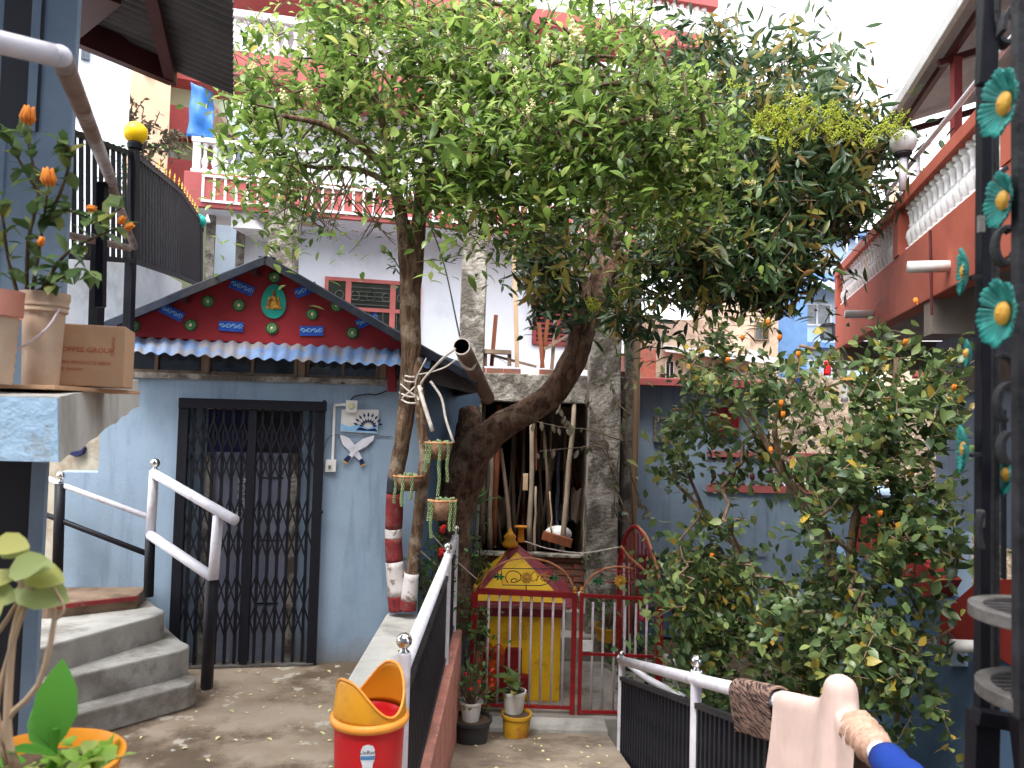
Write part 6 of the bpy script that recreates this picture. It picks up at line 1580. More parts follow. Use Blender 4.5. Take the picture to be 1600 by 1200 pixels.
# ================================================================== black iron stand at the right
ig = thing('iron_gate_leaf', 'near black iron scroll gate with teal flowers along the right edge', 'gate', at(1560, 1190, 1.5))
Y1, Y2 = 1.62, 1.34
def ib(px0, py0, px1, py1, d, w_, h_, mn='black_paint', nm='upright'):
    m_ = MB(); m_.bar(at(px0, py0, d), at(px1, py1, d), w_, h_, up=(0, 1, 0)); return part(nm, m_, MATS[mn], ig, bevel=.002)
ib(1538, -60, 1534, 1110, Y1, .022, .026); ib(1552, 130, 1553, 1110, Y1 + .02, .012, .026, 'iron_grey')
ib(1549, -40, 1540, 134, Y1 - .12, .036, .02, nm='top_stile'); ib(1594, -60, 1596, 1120, Y2, .022, .022, 'iron_grey'); ib(1604, -60, 1606, 1240, Y2, .018, .018)
ib(1568, 640, 1568, 905, Y1 + .12, .010, .010, nm='thin_bar'); ib(1536, 1110, 1532, 1260, Y1 - .02, .05, .04, nm='foot'); ib(1596, 1120, 1612, 1260, Y1 - .1, .03, .04, nm='foot')
ib(1524, 1118, 1640, 1140, Y1 - .04, .03, .03, nm='cross_bar')
for (x, y) in ((1533, 350), (1532, 810)): 
    m_ = MB(); m_.box(at(x, y, Y1 - .03), (.012, .01, .035)); part('worn_plate', m_, MATS['iron_pale'], ig)
def scroll(cx, cy, rx, ry, a0, a1, d, th=.010, wd=.03, mn='iron_grey'):
    pts = []; n_ = 18
    for i in range(n_ + 1):
        a = math.radians(a0 + (a1 - a0) * i / n_); pts.append((cx + rx * math.cos(a), cy - ry * math.sin(a)))
    m_ = MB()
    P = [at(x, y, d) for x, y in pts]
    for i in range(n_ + 1):
        t = (P[min(i + 1, n_)] - P[max(i - 1, 0)]).normalized(); nrm = V((0, 1, 0)).cross(t).normalized() * th / 2; q = P[i]
        m_.v += [q - nrm - V((0, wd / 2, 0)), q + nrm - V((0, wd / 2, 0)), q + nrm + V((0.006, wd / 2, 0)), q - nrm + V((0.006, wd / 2, 0))]
    for i in range(n_):
        for k in range(4): m_.f.append((i * 4 + k, i * 4 + (k + 1) % 4, i * 4 + 4 + (k + 1) % 4, i * 4 + 4 + k))
    m_.f += [(3, 2, 1, 0), (n_ * 4, n_ * 4 + 1, n_ * 4 + 2, n_ * 4 + 3)]
    part('scroll', m_, MATS[mn], ig, bevel=.0015)
scroll(1568, 385, 16, 28, 55, 345, 1.5); scroll(1572, 300, 20, 36, 100, 262, 1.5); scroll(1575, 630, 20, 30, 95, 250, 1.5); scroll(1568, 20, 18, 50, 100, 300, 1.5); scroll(1560, 580, 26, 24, 10, 95, 1.52, .008); scroll(1575, 700, 14, 24, 90, 260, 1.5); scroll(1534, 828, 8, 28, 100, 260, Y1 - .04, .008)
scroll(1576, 60, 14, 42, 60, 170, 1.45)
def iron_flower(px, py, d, r, yaw, tilt=0, sc_x=1.0):
    c_ = at(px, py, d)
    R = Matrix.Rotation(yaw, 3, 'Z') @ Matrix.Rotation(math.radians(90) + tilt, 3, 'X')
    f_ = thing('iron_flower', None, None) if False else None
    m_ = MB()
    for k in range(8):
        a0 = 2 * math.pi * k / 8 + rnd.uniform(-.08, .08)
        def fn(u, v, a0=a0):
            a = a0 + (u - .5) * .80 * (1 - .25 * (v - .5) ** 2); rr = r * (.28 + .72 * v * (1 - .45 * abs(u - .5) ** 2.2 * 2))
            z = r * (.30 * v ** 1.5 + .05 * math.sin(u * 4 * 2 * math.pi) * v) 
            return c_ + R @ V((rr * math.cos(a), rr * math.sin(a), z))
        m_.grid(fn, 12, 4, .0015)
    fl_ = part('flower', m_, MATS['teal_petal'], ig, smooth=True)
    m_ = MB(); k0 = len(m_.v); m_.lathe([(.001, .010), (r * .18, .009), (r * .33, .004), (r * .35, 0)], (0, 0, 0), 14, cap=False); m_.ball((0, 0, .008), r * .06, 8)
    m_.v = [c_ + R @ (p + V((0, 0, .006))) for p in m_.v]; part('flower_centre', m_, MATS['gold_paint'], fl_, smooth=True)
iron_flower(1575, 162, 1.30, .060, math.radians(-93)); iron_flower(1573, 313, 1.36, .052, math.radians(-98)); iron_flower(1573, 490, 1.30, .060, math.radians(-93))
for y in (424, 552, 702): iron_flower(1513 if y != 552 else 1518, y, 1.6, .05 if y != 552 else .03, math.radians(-113))
iron_flower(1578, 742, 1.62, .045, math.radians(-105))
for y in (424, 702):
    m_ = MB(); m_.bar(at(1516, y + 10, 1.6), at(1532, y + 8, 1.6), .008); part('flower_stem', m_, MATS['iron_grey'], ig)
def ring(px, py, d, r, nm, bars, w_=.026):
    c_ = at(px, py, d); m_ = MB(); n_ = 40
    for i in range(n_):
        a = 2 * math.pi * i / n_; e = V((math.cos(a), math.sin(a), 0))
        for rr, z in ((r - w_ / 2, -.012), (r + w_ / 2, -.012), (r + w_ / 2, .012), (r - w_ / 2, .012)): m_.v.append(c_ + e * rr + V((0, 0, z)))
    for i in range(n_):
        j = (i + 1) % n_
        for k in range(4): m_.f.append((i * 4 + k, i * 4 + (k + 1) % 4, j * 4 + (k + 1) % 4, j * 4 + k))
    o_ = part(nm, m_, MATS['iron_pale'], ig, bevel=.002)
    m_ = MB()
    for k in range(bars):
        x = -r + 2 * r * (k + .5) / bars; y = math.sqrt(max(0, r * r - x * x)); m_.bar(c_ + V((-y, x, .004)), c_ + V((y, x, .004)), .0035)
    part('wire_shelf', m_, MATS['iron_pale'], o_)
    m_ = MB(); m_.lathe([(.001, -.010), (r - w_ / 2, -.010)], c_, 28, cap=False); part('shelf_plate', m_, MATS['ink'], o_)
ring(1628, 962, 1.46, .108, 'pot_ring', 9); ring(1652, 1088, 1.40, .115, 'pot_ring', 11)
# ================================================================== citrus tree (two striped trunks)
TC = leaf_tpl(.106, .044, .16, .25, ((0, .10), (.35, .85), (.68, 1.0), (1.0, .04)))
ct = thing('citrus_tree', 'flowering citrus tree with twin trunks painted red and white at the foot', 'tree', at(630, 950, 6.1))
def tk(pts, d): return [at(x, y, dd) for (x, y), dd in zip(pts, d if isinstance(d, (list, tuple)) else [d] * len(pts))]
T1 = tk([(623, 952), (618, 900), (615, 850), (616, 800), (619, 745), (628, 690), (635, 640), (640, 590), (642, 540), (641, 490), (640, 440), (637, 400), (630, 360), (624, 320), (616, 290)], [6.12, 6.1, 6.1, 6.08, 6.05, 6.0, 5.97, 5.95, 5.92, 5.9, 5.88, 5.85, 5.8, 5.75, 5.7])
R1 = [.075, .065, .062, .064, .062, .062, .066, .072, .078, .080, .078, .072, .052, .046, .04]
T1b = tk([(642, 480), (650, 420), (653, 370), (655, 330), (657, 300)], [5.9, 5.86, 5.82, 5.8, 5.75]); R1b = [.05, .056, .058, .052, .045]
T2 = tk([(637, 952), (643, 900), (649, 850), (655, 800), (661, 750), (664, 715), (661, 680), (657, 640), (654, 600), (650, 560)], [6.05, 6.03, 6.0, 5.97, 5.93, 5.9, 5.9, 5.9, 5.9, 5.92]); R2 = [.062, .052, .048, .046, .050, .044, .040, .040, .042, .04]
def trunk(par, pts, rs, mn, nm='trunk', n=16, sub=3, nz=.05):
    P = curve(pts, (len(pts) - 1) * sub); RR = []
    for i in range(len(P)):
        t = i / (len(P) - 1) * (len(rs) - 1); k = min(int(t), len(rs) - 2); RR.append((rs[k] * (1 - t + k) + rs[k + 1] * (t - k)) * (1 + rnd.uniform(-.03, .03)))
    m_ = MB(); m_.tube(P, RR, n, noise_=nz); return part(nm, m_, MATS[mn], par, smooth=True)
def slc(pts, rs, ylo, yhi, k0, k1, gr=.004): return pts[k0:k1], [r + gr for r in rs[k0:k1]]
trunk(ct, T1, R1, 'bark'); trunk(ct, T1b, R1b, 'bark', 'limb'); trunk(ct, T2, R2, 'bark')
def band(pts, rs, t0, t1, mn):
    n_ = 6; P, RR = [], []
    C_ = curve(pts, (len(pts) - 1) * 10); m = len(C_) - 1
    for i in range(n_ + 1):
        t = (t0 + (t1 - t0) * i / n_); f = t * 10; k = int(min(f, m - 1e-6)); P.append(C_[k].lerp(C_[min(k + 1, m)], f - k)); q = min(int(t), len(rs) - 2); RR.append(rs[q] * (1 - t + q) + rs[q + 1] * (t - q) + .0055)
    m_ = MB(); m_.tube(P, RR, 18, noise_=.02); part('paint_band', m_, MATS[mn], ct, smooth=True)
band(T1, R1, .0, .45, 'trunk_red'); band(T1, R1, .45, 1.45, 'trunk_white'); band(T1, R1, 1.45, 2.2, 'trunk_red'); band(T1, R1, 2.2, 2.5, 'trunk_white'); band(T1, R1, 2.5, 3.55, 'trunk_red'); band(T1, R1, 3.55, 4.0, 'ink')
band(T2, R2, .0, .3, 'trunk_red'); band(T2, R2, .3, 1.1, 'trunk_white')
# limbs of the crown
top1, top2 = T1[-1], T1b[-1]
LM = [[top1, at(590, 250, 5.5), at(520, 200, 5.3), at(440, 180, 5.2)], [top1, at(600, 200, 5.7), at(570, 120, 5.7), at(500, 60, 5.6)], [top1, at(560, 265, 5.9), at(480, 260, 6.0), at(420, 235, 5.8)],
      [top2, at(670, 240, 5.5), at(700, 150, 5.4), at(720, 60, 5.4)], [top2, at(700, 270, 5.3), at(790, 240, 5.1), at(880, 220, 5.0)], [top2, at(720, 300, 5.6), at(820, 290, 5.7), at(940, 280, 5.8), at(1040, 250, 5.9)],
      [at(700, 150, 5.4), at(800, 120, 5.2), at(900, 90, 5.2), at(980, 90, 5.3)], [at(880, 220, 5.0), at(980, 190, 5.2), at(1080, 170, 5.5)]]
for l_, r0 in zip(LM, (.04, .038, .026, .045, .04, .034, .025, .022)):
    trunk(ct, l_, [r0 * (1 - .6 * i / (len(l_) - 1)) for i in range(len(l_))], 'bark', 'limb', 8, 4, .08)
R = random.Random(5)
def blob_pts(E, n, R, shell=.55, clump=.2):
    """n points in ellipsoids given by pixel centre, depth, pixel radii, depth radius and weight"""
    out = []; tot = sum(e[6] for e in E)
    for e in E:
        px, py, d, rx, ry, rd, wt = e
        m = int(n * wt / tot); left = m
        while left > 0:          # clumps of twig ends with gaps between them
            q = rdir(R) * (shell + (1 - shell) * R.random()) * (1.0 + .12 * math.sin(R.uniform(0, 9)))
            c_ = at(px + q.x * rx, py + q.z * ry, d + q.y * rd); k = min(left, R.randint(2, 9)); left -= k
            for j in range(k): out.append(c_ + rdir(R) * clump * R.random() ** .6)
    return out
EC = [(470, 80, 5.6, 120, 95, .8, 1.2), (400, 165, 5.4, 55, 65, .5, .5), (455, 235, 5.8, 75, 55, .5, .38), (600, 70, 5.7, 120, 95, .8, 1.25), (560, 190, 6.0, 90, 70, .5, .36), (740, 60, 5.6, 150, 80, .9, 1.4),
      (720, 180, 5.3, 110, 90, .7, 1.2), (640, 240, 5.5, 80, 50, .5, .45), (840, 170, 5.0, 120, 110, .8, 1.7), (880, 255, 5.1, 115, 38, .55, .75), (940, 80, 5.3, 125, 95, .8, 1.5), (1050, 180, 5.6, 110, 80, .7, 1.2), (1030, 245, 5.7, 125, 42, .6, .75), (760, 262, 5.4, 90, 34, .5, .45), (800, 290, 5.5, 60, 18, .4, .15), (380, 250, 5.9, 40, 60, .3, .2),
      (1110, 250, 5.8, 60, 50, .5, .4), (700, -20, 5.8, 330, 60, 1.0, 1.0)]
tips = blob_pts(EC, 1950, R)
skel = [[T1[-2], top1], [T1b[-2], top2]] + LM
cr = Crown([curve(s_, 3 * (len(s_) - 1)) if len(s_) > 2 else s_ for s_ in skel])
ends = cr.grow(tips, R, .17, .03)
part('twigs', cr.mesh(.0032, .42, .02, 5, skip=cr.base), MATS['twig'], ct, kind='stuff', smooth=True)
ms = []
for p, d in ends:
    ax = d * .5 + V((0, -.3, .7)) + rdir(R) * .35
    ms += rosette(p, ax, R.randint(7, 10), .95, R.uniform(.75, 1.15), R, .16)
    if R.random() < .25:
        ms += rosette(p - d * .09, d + V((0, 0, .4)) + rdir(R) * .6, 3, 1.2, R.uniform(.6, 1.0), R)
put_leaves(ct, TC, ms, MATS['leaf_citrus'])
# small shoots on the trunk
def shoot(par, base, tipp, n, tpl, m, s, R, lab='shoot'):
    m_ = MB(); C_ = curve([base, base.lerp(tipp, .5) + V((0, -.02, .02)), tipp], 8); m_.tube(C_, [.006 - .0005 * i for i in range(9)], 5); part('shoot', m_, MATS['twig'], par)
    out = []
    for i in range(n):
        q = C_[min(8, 2 + int(6 * i / n))]; out.append(leaf_mat4(q, (tipp - base).normalized() * .5 + rdir(R) * .8, V((0, 0, 1)), s * R.uniform(.7, 1.1)))
    me = leaf_mesh('leaf', tpl, m)
    for a in out: inst('leaf', me, par, Matrix(a))
shoot(ct, at(628, 425, 5.85), at(603, 395, 5.7), 12, TC, MATS['leaf_bush'], .6, R); shoot(ct, at(626, 430, 5.85), at(607, 415, 5.75), 9, TC, MATS['leaf_bush'], .55, R)
shoot(ct, at(648, 410, 5.8), at(712, 412, 5.6), 10, TC, MATS['leaf_citrus'], .8, R)
# blossom clusters
bl_m = MB(); bl_m.ball((0, 0, 0), .5, 6)
ico = MB()
for k in range(26):
    q = rdir(R) * R.uniform(.2, 1.0); ico.ball(q, R.uniform(.10, .2), 5)
blme = ico.mesh('blossom', MATS['flower_cream'], True)
BF = [(895, 50, 4.7, .085), (905, 60, 4.7, .06), (855, 66, 4.8, .05), (573, 50, 5.1, .045), (440, 150, 5.0, .05), (480, 142, 5.1, .05), (538, 147, 5.1, .035), (466, 80, 5.2, .045), (520, 100, 5.2, .03), (680, 125, 5.0, .035), (700, 130, 5.0, .03), (640, 215, 5.2, .045), (612, 212, 5.2, .03), (600, 235, 5.2, .03),
      (961, 170, 4.8, .038), (1013, 183, 4.9, .045), (1083, 153, 5.1, .03), (875, 195, 4.6, .03), (615, 287, 5.2, .032), (645, 190, 5.2, .025), (505, 170, 5.1, .025), (690, 245, 5.1, .02), (757, 110, 4.9, .028), (828, 255, 4.7, .025), (585, 60, 5.2, .03), (1035, 60, 5.0, .025), (430, 60, 5.1, .03), (780, 30, 5.0, .03)]
for px, py, d, s in BF: inst('blossom', blme, ct, Matrix.Translation(at(px, py, d)) @ Matrix.Diagonal((s, s, s, 1)))
for i in range(190):
    p, d = ends[R.randrange(len(ends))]; s = R.uniform(.015, .04); inst('blossom', blme, ct, Matrix.Translation(p + V((0, -.03, .03))) @ Matrix.Diagonal((s, s, s, 1)))
# bare drooping twigs under the crown
m_ = MB()
for i in range(64):
    x = R.uniform(440, 800); y = R.uniform(250, 320); d = R.uniform(5.3, 6.0); p = at(x, y, d); dx = R.uniform(-60, 60); dy = R.uniform(15, 85)
    q = at(x + dx, y + dy, d + R.uniform(-.2, .2)); mid = p.lerp(q, .5) + V((R.uniform(-.05, .05), 0, R.uniform(-.1, .02)))
    m_.tube(curve([p, mid, q], 6), [.006, .005, .005, .004, .003, .003, .002], 4); k = mid.lerp(q, .4); m_.tube([k, k + rdir(R) * .12], [.003, .0015], 4)
for i in range(26):
    x = R.uniform(745, 830); y = R.uniform(320, 345); d = R.uniform(5.6, 6.2); p = at(x, y, d); q = at(x + R.uniform(20, 90), y + R.uniform(10, 70), d)
    m_.tube(curve([p, p.lerp(q, .5) + V((0, 0, -.05)), q], 6), [.005, .005, .004, .004, .003, .003, .002], 4)
part('bare_twigs', m_, MATS['twig'], ct, kind='stuff')

# ================================================================== mango tree
mt = thing('mango_tree', 'mango tree with a thick trunk leaning right and drooping dark leaves', 'tree', at(700, 930, 7.3))
MT = tk([(698, 985), (702, 930), (700, 870), (706, 810), (722, 750), (742, 705), (780, 668), (825, 643), (868, 610), (895, 565), (910, 520), (925, 480), (940, 440), (955, 400)], [7.35, 7.35, 7.35, 7.35, 7.3, 7.25, 7.2, 7.2, 7.2, 7.25, 7.3, 7.4, 7.5, 7.6])
MR = [.26, .22, .20, .20, .20, .17, .135, .125, .12, .125, .12, .12, .13, .11]
trunk(mt, MT, MR, 'bark_dark', n=20, sub=4, nz=.06)
trunk(mt, tk([(720, 760), (722, 720), (728, 690), (734, 660), (732, 640)], [7.35, 7.35, 7.4, 7.5, 7.55]), [.19, .17, .13, .12, .10], 'bark_dark', 'limb', 14, 4, .07)
trunk(mt, tk([(868, 610), (890, 560), (905, 500), (918, 455), (905, 420), (925, 380), (932, 330)], [7.14, 7.14, 7.2, 7.3, 7.4, 7.5, 7.5]), [.04, .055, .055, .06, .05, .07, .05], 'bark_dark', 'limb', 12, 4, .07)
ML = [[MT[-1], at(945, 340, 7.6), at(950, 260, 7.6), at(980, 180, 7.8)], [MT[-2], at(985, 400, 7.4), at(1040, 330, 7.3), at(1120, 250, 7.4)], [MT[-2], at(1000, 420, 7.6), at(1090, 390, 7.5), at(1190, 350, 7.6), at(1280, 300, 7.8)],
      [MT[-3], at(890, 390, 7.3), at(850, 360, 7.2), at(800, 330, 7.2)], [MT[-1], at(980, 330, 7.4), at(1040, 240, 7.4), at(1130, 150, 7.6)], [at(1120, 250, 7.4), at(1200, 200, 7.5), at(1280, 190, 7.6)], [at(1090, 390, 7.5), at(1120, 440, 7.3), at(1180, 470, 7.2)]]
for l_, r0 in zip(ML, (.08, .085, .07, .05, .06, .05, .04)):
    trunk(mt, l_, [r0 * (1 - .6 * i / (len(l_) - 1)) for i in range(len(l_))], 'bark_dark', 'limb', 10, 4, .07)
R = random.Random(9)
EM = [(1110, 110, 7.8, 80, 75, .7, 1.2), (1230, 150, 7.7, 80, 55, .7, 1.1), (1180, 240, 7.4, 130, 80, .9, 2.0), (1310, 230, 7.6, 80, 60, .7, 1.3), (1365, 215, 7.5, 50, 45, .5, .5), (1330, 330, 7.5, 50, 40, .5, .4), (1280, 320, 7.6, 90, 60, .8, 1.6), (1130, 350, 7.2, 120, 80, .9, 2.0), (1180, 440, 7.1, 90, 55, .7, 1.4),
      (1065, 415, 7.0, 80, 70, .6, 1.3), (1000, 310, 8.3, 80, 50, .5, .8), (845, 400, 7.2, 45, 40, .4, .35), (1000, 500, 6.9, 55, 28, .3, .3), (870, 345, 8.0, 60, 28, .4, .25), (1230, 380, 7.3, 70, 60, .7, 1.0), (1050, 250, 7.6, 100, 90, .7, 1.0), (865, 460, 7.0, 40, 24, .25, .3), (840, 430, 7.0, 40, 26, .3, .3)]
tips = blob_pts(EM, 1650, R, .45, .25)
cr = Crown([curve(s_, 3 * (len(s_) - 1)) for s_ in ML])
ends = cr.grow(tips, R, .2, .04)
part('twigs', cr.mesh(.0045, .42, .03, 5, skip=cr.base), MATS['twig'], mt, kind='stuff', smooth=True)
TM = leaf_tpl(.20, .048, .16, .22, ((0, .15), (.3, .9), (.65, .9), (1.0, .03)))
ms, my = [], []
for p, d in ends:
    ax = V((d.x * .6, d.y * .6 - .25, -.15)) + rdir(R) * .45
    young = R.random() < .13
    L_ = rosette(p, ax, R.randint(8, 11), 1.05, R.uniform(.75, 1.1), R, .3)
    for a in L_: pass
    (my if young else ms).extend(L_)
# bright drooping young flushes where the photo shows them
for px, py, d in ((1235, 165, 6.9), (1300, 225, 6.9), (1330, 235, 7.0), (1380, 185, 7.1), (1240, 240, 6.8), (975, 455, 6.5), (965, 480, 6.5), (960, 530, 6.6), (1075, 370, 6.4), (1045, 380, 6.4), (1140, 375, 6.5), (985, 470, 6.4), (1100, 490, 6.5), (880, 490, 6.6), (1210, 270, 6.7), (1350, 200, 7.0), (1090, 500, 6.5)):
    my += rosette(at(px, py, d), V((0, -.3, -.8)) + rdir(R) * .2, 8, .55, R.uniform(.6, .85), R, .2)
put_leaves(mt, TM, ms, MATS['leaf_mango'], mass='foliage', n_parts=240)
put_leaves(mt, TM, my, MATS['leaf_mango_young'], name='young_leaf', mass='young_foliage', n_parts=60)
# flower panicles
m_ = MB()
PC = [(1240, 165), (1215, 180), (1262, 172), (1225, 205), (1290, 190), (1200, 190), (1250, 150), (1310, 175), (1340, 190), (1375, 195), (1395, 185), (1060, 330), (1100, 310), (1120, 440), (985, 440), (970, 460), (1180, 200), (1235, 215), (1270, 205), (1145, 130), (1400, 205), (1190, 500), (930, 470), (1205, 175), (1285, 170), (1230, 185), (1255, 195), (1300, 205), (1325, 205), (1215, 220), (1180, 180), (1350, 215)]
for x, y in PC:
    b0 = at(x, y + 14, 6.75)
    for s_ in range(6):
        tip = b0 + V((R.uniform(-.14, .14), R.uniform(-.1, .1), R.uniform(.03, .19))); m_.tube([b0, tip], [.004, .002], 4)
        for k in range(20):
            f = R.uniform(.15, 1); q = b0.lerp(tip, f) + rdir(R) * .05 * (1.15 - f); m_.ball(q, R.uniform(.004, .008), 4)
part('flower_panicles', m_, MATS['panicle'], mt, kind='stuff')

# ================================================================== flowering shrub at the right
sb = thing('flowering_shrub', 'large leafy shrub with yellow leaves and orange flowers right of the path', 'shrub', at(1300, 1180, 5.8))
R = random.Random(21)
B0 = V((at(1310, 1100, 5.7).x, 5.7, -1.0)); B1 = V((at(1360, 1100, 5.3).x, 5.3, -1.0))
SL = [[B0, at(1300, 1050, 5.7), at(1310, 930, 5.6), at(1285, 820, 5.5), at(1225, 740, 5.5), at(1170, 640, 5.6)], [at(1310, 930, 5.6), at(1280, 850, 5.7), at(1240, 770, 5.8), at(1180, 680, 5.9), at(1130, 600, 6.0)],
      [B1, at(1340, 1050, 5.3), at(1345, 960, 5.2), at(1330, 850, 5.2), at(1370, 700, 5.1), at(1395, 620, 5.1), at(1400, 560, 5.1)], [at(1345, 960, 5.2), at(1400, 850, 5.0), at(1440, 760, 4.9), at(1460, 660, 4.9)],
      [B0, at(1240, 980, 5.9), at(1170, 880, 6.1), at(1100, 800, 6.3), at(1040, 740, 6.5)], [at(1170, 880, 6.1), at(1080, 860, 6.2)], [B1, at(1420, 1050, 5.0), at(1490, 980, 4.9)], [B0, at(1250, 1080, 5.5), at(1160, 1020, 5.9), at(1100, 980, 6.2)],
      [at(1225, 740, 5.5), at(1210, 660, 5.4), at(1240, 590, 5.3), at(1250, 540, 5.3)], [at(1100, 800, 6.3), at(1060, 700, 6.3), at(1050, 640, 6.3)]]
for l_, r0 in zip(SL, (.055, .035, .05, .03, .035, .015, .02, .025, .025, .015)):
    trunk(sb, l_, [r0 * (1 - .7 * i / (len(l_) - 1)) for i in range(len(l_))], 'stem_bark', 'stem', 8, 4, .06)
ES = [(1170, 590, 5.6, 110, 60, .5, 1.3), (1110, 545, 5.8, 50, 35, .3, .45), (1250, 620, 5.3, 60, 70, .4, .5), (1400, 590, 5.0, 110, 75, .5, 1.7), (1480, 640, 4.9, 60, 110, .4, 1.0), (1080, 660, 6.0, 65, 60, .4, .55), (1050, 730, 6.2, 50, 50, .3, .3), (1190, 700, 5.6, 80, 50, .4, .5), (1370, 730, 5.0, 110, 80, .5, 1.7), (1300, 790, 5.1, 60, 60, .4, .6), (1470, 800, 4.8, 70, 90, .4, 1.1),
      (1400, 880, 4.9, 120, 60, .5, 1.0), (1100, 905, 6.1, 85, 55, .5, 2.2), (1180, 960, 5.8, 110, 75, .6, 2.4), (1280, 960, 5.3, 90, 80, .5, 1.5), (1110, 1000, 6.1, 60, 60, .4, 1.5), (1380, 1010, 4.9, 110, 60, .5, 1.5), (1250, 1050, 5.6, 110, 50, .5, 1.5), (1420, 1060, 4.8, 70, 40, .3, .5), (1150, 830, 6.0, 60, 40, .4, .3), (1430, 1130, 4.8, 90, 30, .3, .18), (1290, 720, 5.3, 40, 50, .3, .2)]
tips = blob_pts(ES, 1300, R, .3, .16)
cr = Crown([curve(s_, 3 * (len(s_) - 1)) for s_ in SL])
ends = cr.grow(tips, R, .13, .03)
part('twigs', cr.mesh(.0025, .45, .02, 5, skip=cr.base), MATS['stem_bark'], sb, kind='stuff', smooth=True)
TS = leaf_tpl(.094, .054, .12, .25, ((0, .12), (.3, .9), (.6, .95), (1.0, .03)))
ms = []
for p, d in ends:
    ms += rosette(p, d * .6 + V((0, -.1, .5)) + rdir(R) * .4, R.randint(5, 7), 1.1, R.uniform(.7, 1.15), R)
    if R.random() < .45: ms += rosette(p - d * .07, d + rdir(R) * .7, 3, 1.3, R.uniform(.6, 1.0), R)
put_leaves(sb, TS, ms, MATS['leaf_shrub'])
fm = MB()
for k in range(5): a = k * 1.2566; fm.ball((math.cos(a) * .018, math.sin(a) * .018, .012), .014, 6, (1, 1, 1.3))
fm.lathe([(.004, -.02), (.014, .0), (.016, .02)], (0, 0, 0), 8); fme = fm.mesh('flower', MATS['flower_orange'], True)
for px, py, d in ((1200, 435 + 70, 5.2), (1160, 530, 5.4), (1137, 565, 5.4), (1218, 530, 5.1), (1414, 537, 4.8), (1205, 705, 5.2), (1224, 650, 5.1), (1221, 632, 5.1), (1375, 805, 4.7), (1490, 608, 4.6), (1247, 556, 5.1), (1112, 870, 5.7), (1432, 472, 4.8))[::1]:
    inst('flower', fme, sb, Matrix.Translation(at(px, py, d)) @ Matrix.Rotation(R.uniform(-.6, .6), 4, 'X') @ Matrix.Diagonal((.5, .5, 1.05, 1)))
# grass and low leaves under it
t = thing('ground_plants', 'dense dark leafy undergrowth at the foot of the shrub', 'undergrowth', (2.2, 6.2, -1)); t['kind'] = 'stuff'
ms = []
for i in range(2600):
    q = V((R.uniform(1.1, 3.4), R.uniform(5.2, 8.6), 0)); q.z = -1.0 + R.random() ** 1.3 * (.5 + .35 * math.sin(q.x * 3) * math.sin(q.y * 2.2)); ms.append(leaf_mat4(q, rdir(R) + V((0, -.2, .4)), V((0, 0, 1)), R.uniform(.7, 1.3)))
leaf_mass('leaves', TS, ms, MATS['leaf_bush'], t)

# dry brush on the slope behind
t = thing('dry_brush', 'dry twiggy brush and weeds on the slope behind the shrub', 'brush', (4.5, 12, 1)); t['kind'] = 'stuff'
m_ = MB(); ms = []
for i in range(420):
    u, v = R.uniform(.0, .9), R.uniform(.02, .75); q = V(hill(u, v)); tip = q + V((R.uniform(-.3, .3), R.uniform(-.25, .1), R.uniform(.1, .45)))
    m_.tube([q, q.lerp(tip, .5) + rdir(R) * .05, tip], [.010, .008, .004], 4)
    for k in range(3): ms.append(leaf_mat4(q.lerp(tip, R.uniform(.3, 1)), rdir(R) + V((0, 0, .3)), V((0, 0, 1)), R.uniform(.8, 1.8)))
part('dry_twigs', m_, MATS['stem_bark'], t, kind='stuff'); leaf_mass('weed_leaves', TS, ms[::2], MATS['leaf_dry'], t); leaf_mass('weed_leaves', TS, ms[1::2], MATS['leaf_bush'], t)

# ================================================================== dry vines on the right pillar
dv = thing('dry_vine', 'thin dry vine with wilted leaves climbing the right concrete pillar', 'vine', at(985, 840, 8.6))
ms = []
for pts in (((990, 830), (985, 740), (978, 660), (985, 580)), ((990, 830), (962, 760), (945, 690), (925, 640), (915, 615)), ((978, 690), (920, 672), (880, 668), (836, 658)), ((960, 740), (940, 700), (900, 700), (842, 705)), ((985, 740), (1003, 790), (1020, 810)), ((985, 650), (960, 620), (952, 570)), ((975, 820), (960, 790), (968, 700), (975, 640)), ((700 + 180, 612), (875, 640), (888, 660))):
    C_ = curve([at(x, y, 8.55 + R.uniform(-.15, .15)) for x, y in pts], 14); m_ = MB(); m_.tube(C_, [.011 - .0006 * i for i in range(15)], 5); part('stem', m_, MATS['twig'], dv, smooth=True)
    for k in range(9):
        q = C_[R.randrange(4, 15)]; ms.append(leaf_mat4(q + rdir(R) * .02, V((R.uniform(-.5, .5), -.3, -.8)), V((0, -1, .3)), R.uniform(.6, 1.3)))
put_leaves(dv, leaf_tpl(.10, .04), ms, MATS['leaf_dry'], n_parts=150)

